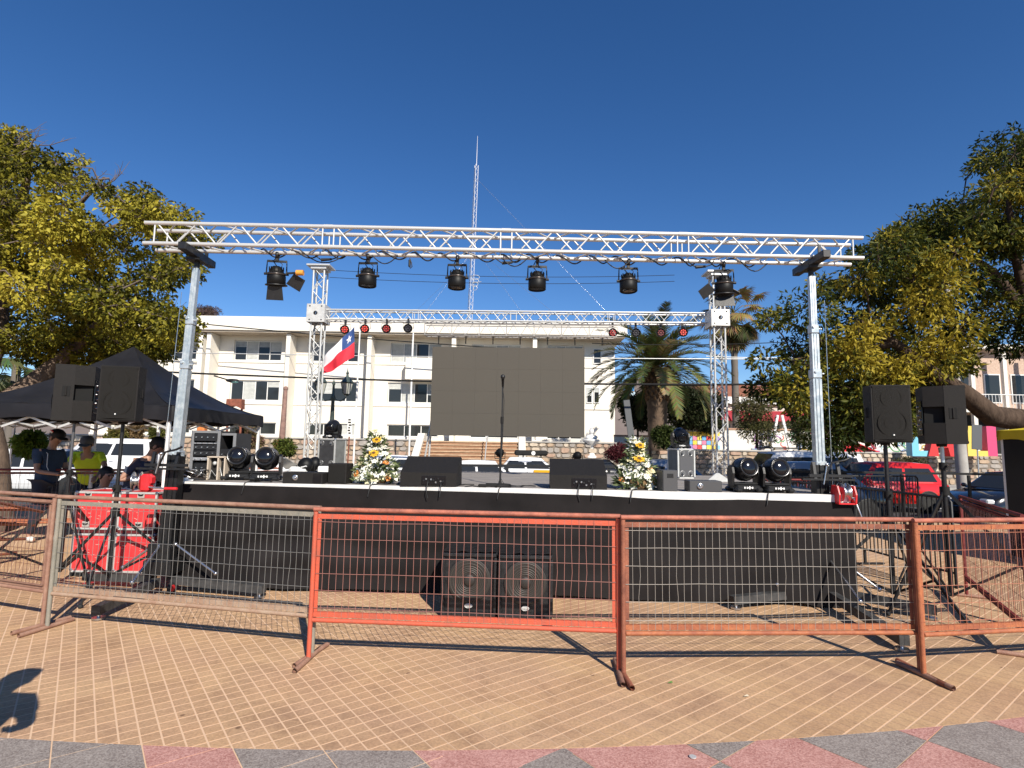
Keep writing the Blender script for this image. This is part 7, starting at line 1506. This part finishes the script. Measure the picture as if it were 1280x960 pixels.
# ---------------------------------------------------------------- palms
def palm(lbl, base, ztop, r0, r1, nf, fl, arch, palette, seed, bark, fan=False, skirt=0, group=None, leafw=.035, nl=46):
    t = thing('palm_tree', lbl, 'palm tree', base, 0, group); g = random.Random(seed); H = ztop-base[2]
    m = MB(); n = 26; pts = [Vector((.10*math.sin(k*.3)*0, 0, H*k/n)) for k in range(n+1)]; rad = [(r0+(r1-r0)*k/n)*(1.0+.10*(k % 2)) for k in range(n+1)]
    m.path(pts, 0, n=14, radii=rad); obj('trunk', m, bark, t)
    if not fan:
        m = MB()
        for k in range(110):
            a = k*2.4; z = H*(.60+.42*k/110); rr = (r1*1.0+.12*max(0, (z/H-.72)*3.2)); m.box((rr*math.cos(a), rr*math.sin(a), z), (.16, .10, .18), Matrix.Rotation(a, 3, 'Z') @ Matrix.Rotation(.5, 3, 'Y'), bev=.02)
        obj('frond_stubs', m, mat('palm_boots', (.17, .095, .045), .9, var=.3), t, stuff=True)
    top = Vector((0, 0, H))
    for f in range(nf):
        a = f*2.39996+g.uniform(-.15, .15); e = (f/nf); elev = math.radians(80)*(1-e)**1.0-math.radians(arch)*e; L = fl*g.uniform(.85, 1.1); V = []; F = []; C = []
        dirh = Vector((math.cos(a), math.sin(a), 0)); p = top.copy(); ang = elev; N = 16 if not fan else 5; rach = [p.copy()]
        for k in range(N): p = p+(dirh*math.cos(ang)+Vector((0, 0, 1))*math.sin(ang))*(L/N); ang -= (1.15+.25*e)/N if not fan else (1.05+.5*e)/N*.8; rach.append(p.copy())
        sidev = dirh.cross(Vector((0, 0, 1)))
        col = palette[g.randrange(len(palette))]
        def quad(p0, d, w, c):
            nn = d.cross(sidev); nn = nn.normalized()*w/2 if nn.length > 1e-4 else Vector((0, 0, w/2)); o = len(V); u = sidev.cross(d); u = u.normalized()*w*.5 if u.length > 1e-4 else Vector((0, 0, w*.5))
            V.extend([p0-u, p0+u, p0+d*.6+u*.8, p0+d, p0+d*.6-u*.8]); F.append((o, o+1, o+2, o+4)); F.append((o+4, o+2, o+3, o+3)); C.extend([c]*5)
        for k in range(N):
            d = (rach[k+1]-rach[k]); w = .045*(1-k/N)+.01; o = len(V); V.extend([rach[k]-sidev*w, rach[k]+sidev*w, rach[k+1]+sidev*w*.8, rach[k+1]-sidev*w*.8]); F.append((o, o+1, o+2, o+3)); C.extend([(.20, .17, .05)]*4)
        if not fan:
            for k in range(nl):
                u = .10+.9*k/nl; q = u*N; i_ = min(N-1, int(q)); p0 = rach[i_].lerp(rach[i_+1], q-i_); tg = (rach[i_+1]-rach[i_]).normalized(); upn = sidev.cross(tg).normalized()
                ll = fl*.17*math.sin(PI*min(1, u*.85+.12))**.6
                for sg in (-1, 1):
                    d = (sidev*sg*.75+tg*.75+upn*(.22+g.uniform(-.15, .15))-Vector((0, 0, .12))).normalized()*ll*g.uniform(.85, 1.1); c_ = [x*g.uniform(.7, 1.25) for x in col]; uu = tg*leafw; o = len(V)
                    V.extend([p0-uu*.5, p0+uu*.5, p0+d*.55+uu*.5, p0+d, p0+d*.55-uu*.5]); F.append((o, o+1, o+2, o+4)); F.append((o+4, o+2, o+3, o+4)); C.extend([c_]*5)
        else:
            c0 = rach[-1]; tg = (rach[-1]-rach[-2]).normalized(); upn = sidev.cross(tg)
            for k in range(26):
                b = (k/25-.5)*PI*1.35; d = (tg*math.cos(b)+sidev*math.sin(b)).normalized()*fl*.55*g.uniform(.85, 1.1)+Vector((0, 0, -.12*fl*abs(math.sin(b)))); c_ = [x*g.uniform(.7, 1.25) for x in col]; uu = d.cross(upn).normalized()*leafw*1.2; o = len(V)
                V.extend([c0-uu*.3, c0+uu*.3, c0+d*.6+uu*.6, c0+d+Vector((0, 0, -.1*fl)), c0+d*.6-uu*.6]); F.append((o, o+1, o+2, o+4)); F.append((o+4, o+2, o+3, o+4)); C.extend([c_]*5)
        F2 = [tuple(dict.fromkeys(x)) for x in F]; me = bpy.data.meshes.new('frond'); me.from_pydata([tuple(v) for v in V], [], F2); me.materials.append(M_LEAF); ca = me.color_attributes.new('pigment', 'FLOAT_COLOR', 'POINT'); ca.data.foreach_set('color', [x for c_ in C for x in (*c_, 1)]); me.update(); link('frond', me, t)
    return t
pb = W(822, 560, 30); palm('stout date palm with a broad feathery crown beside the building corner', (pb.x, 30, 1.4), W(822, 461, 30).z, .44, .56, 62, 4.1, 14, [(.10, .115, .035), (.14, .15, .05), (.22, .21, .08), (.07, .085, .03), (.28, .24, .11)], 3, mat('palm_bark', (.07, .045, .03), .9, var=.3, vscale=3, col2=(.15, .10, .065), bump=.9, bscale=6), leafw=.075, nl=50)
pb = W(921, 560, 40); palm('tall thin fan palm rising behind the right rear tower', (pb.x, 40, 1.0), W(912, 392, 40).z, .26, .20, 34, 1.9, 75, [(.05, .055, .02), (.10, .09, .03), (.20, .15, .05), (.28, .20, .08)], 5, mat('palm_bark_thin', (.14, .12, .10), .9), fan=True, leafw=.08)
pb = W(10, 560, 26); palm('pale fan palm seen under the left tree crown at the left edge', (pb.x, 26, 0), W(10, 448, 26).z, .2, .16, 22, 1.6, 60, [(.16, .17, .06), (.25, .24, .10), (.10, .12, .05)], 6, mat('palm_bark_thin', (.14, .12, .10)), fan=True, leafw=.06)
# a few fallen leaves and a bottle cap on the paving
for k, (px, py, c_, l) in enumerate(((838, 855, (.10, .20, .04), 'small green leaf lying on the tan paving near the middle barrier foot'), (933, 872, (.5, .42, .3), 'tiny pale scrap on the tan paving right of the middle barrier foot'))):
    p = G(px, py); m = MB(); m.add([(-.02, 0, .002), (0, -.008, .006), (.02, 0, .003), (0, .009, .008), (.012, .014, .01)], [(0, 1, 2, 3), (2, 4, 3)]); tag(obj('fallen_leaf', m, mat('leaf_litter_%d' % k, c_, .7), None, p+Vector((0, 0, .006))), l, 'leaf')
p = G(866, 948); m = MB(); m.tube((0, 0, .0), (0, 0, .004), .019, n=16); tag(obj('metal_disc', m, M_ALUW, None, p+Vector((0, 0, .007))), 'small pale metal disc set in the red slab at the bottom edge', 'disc')
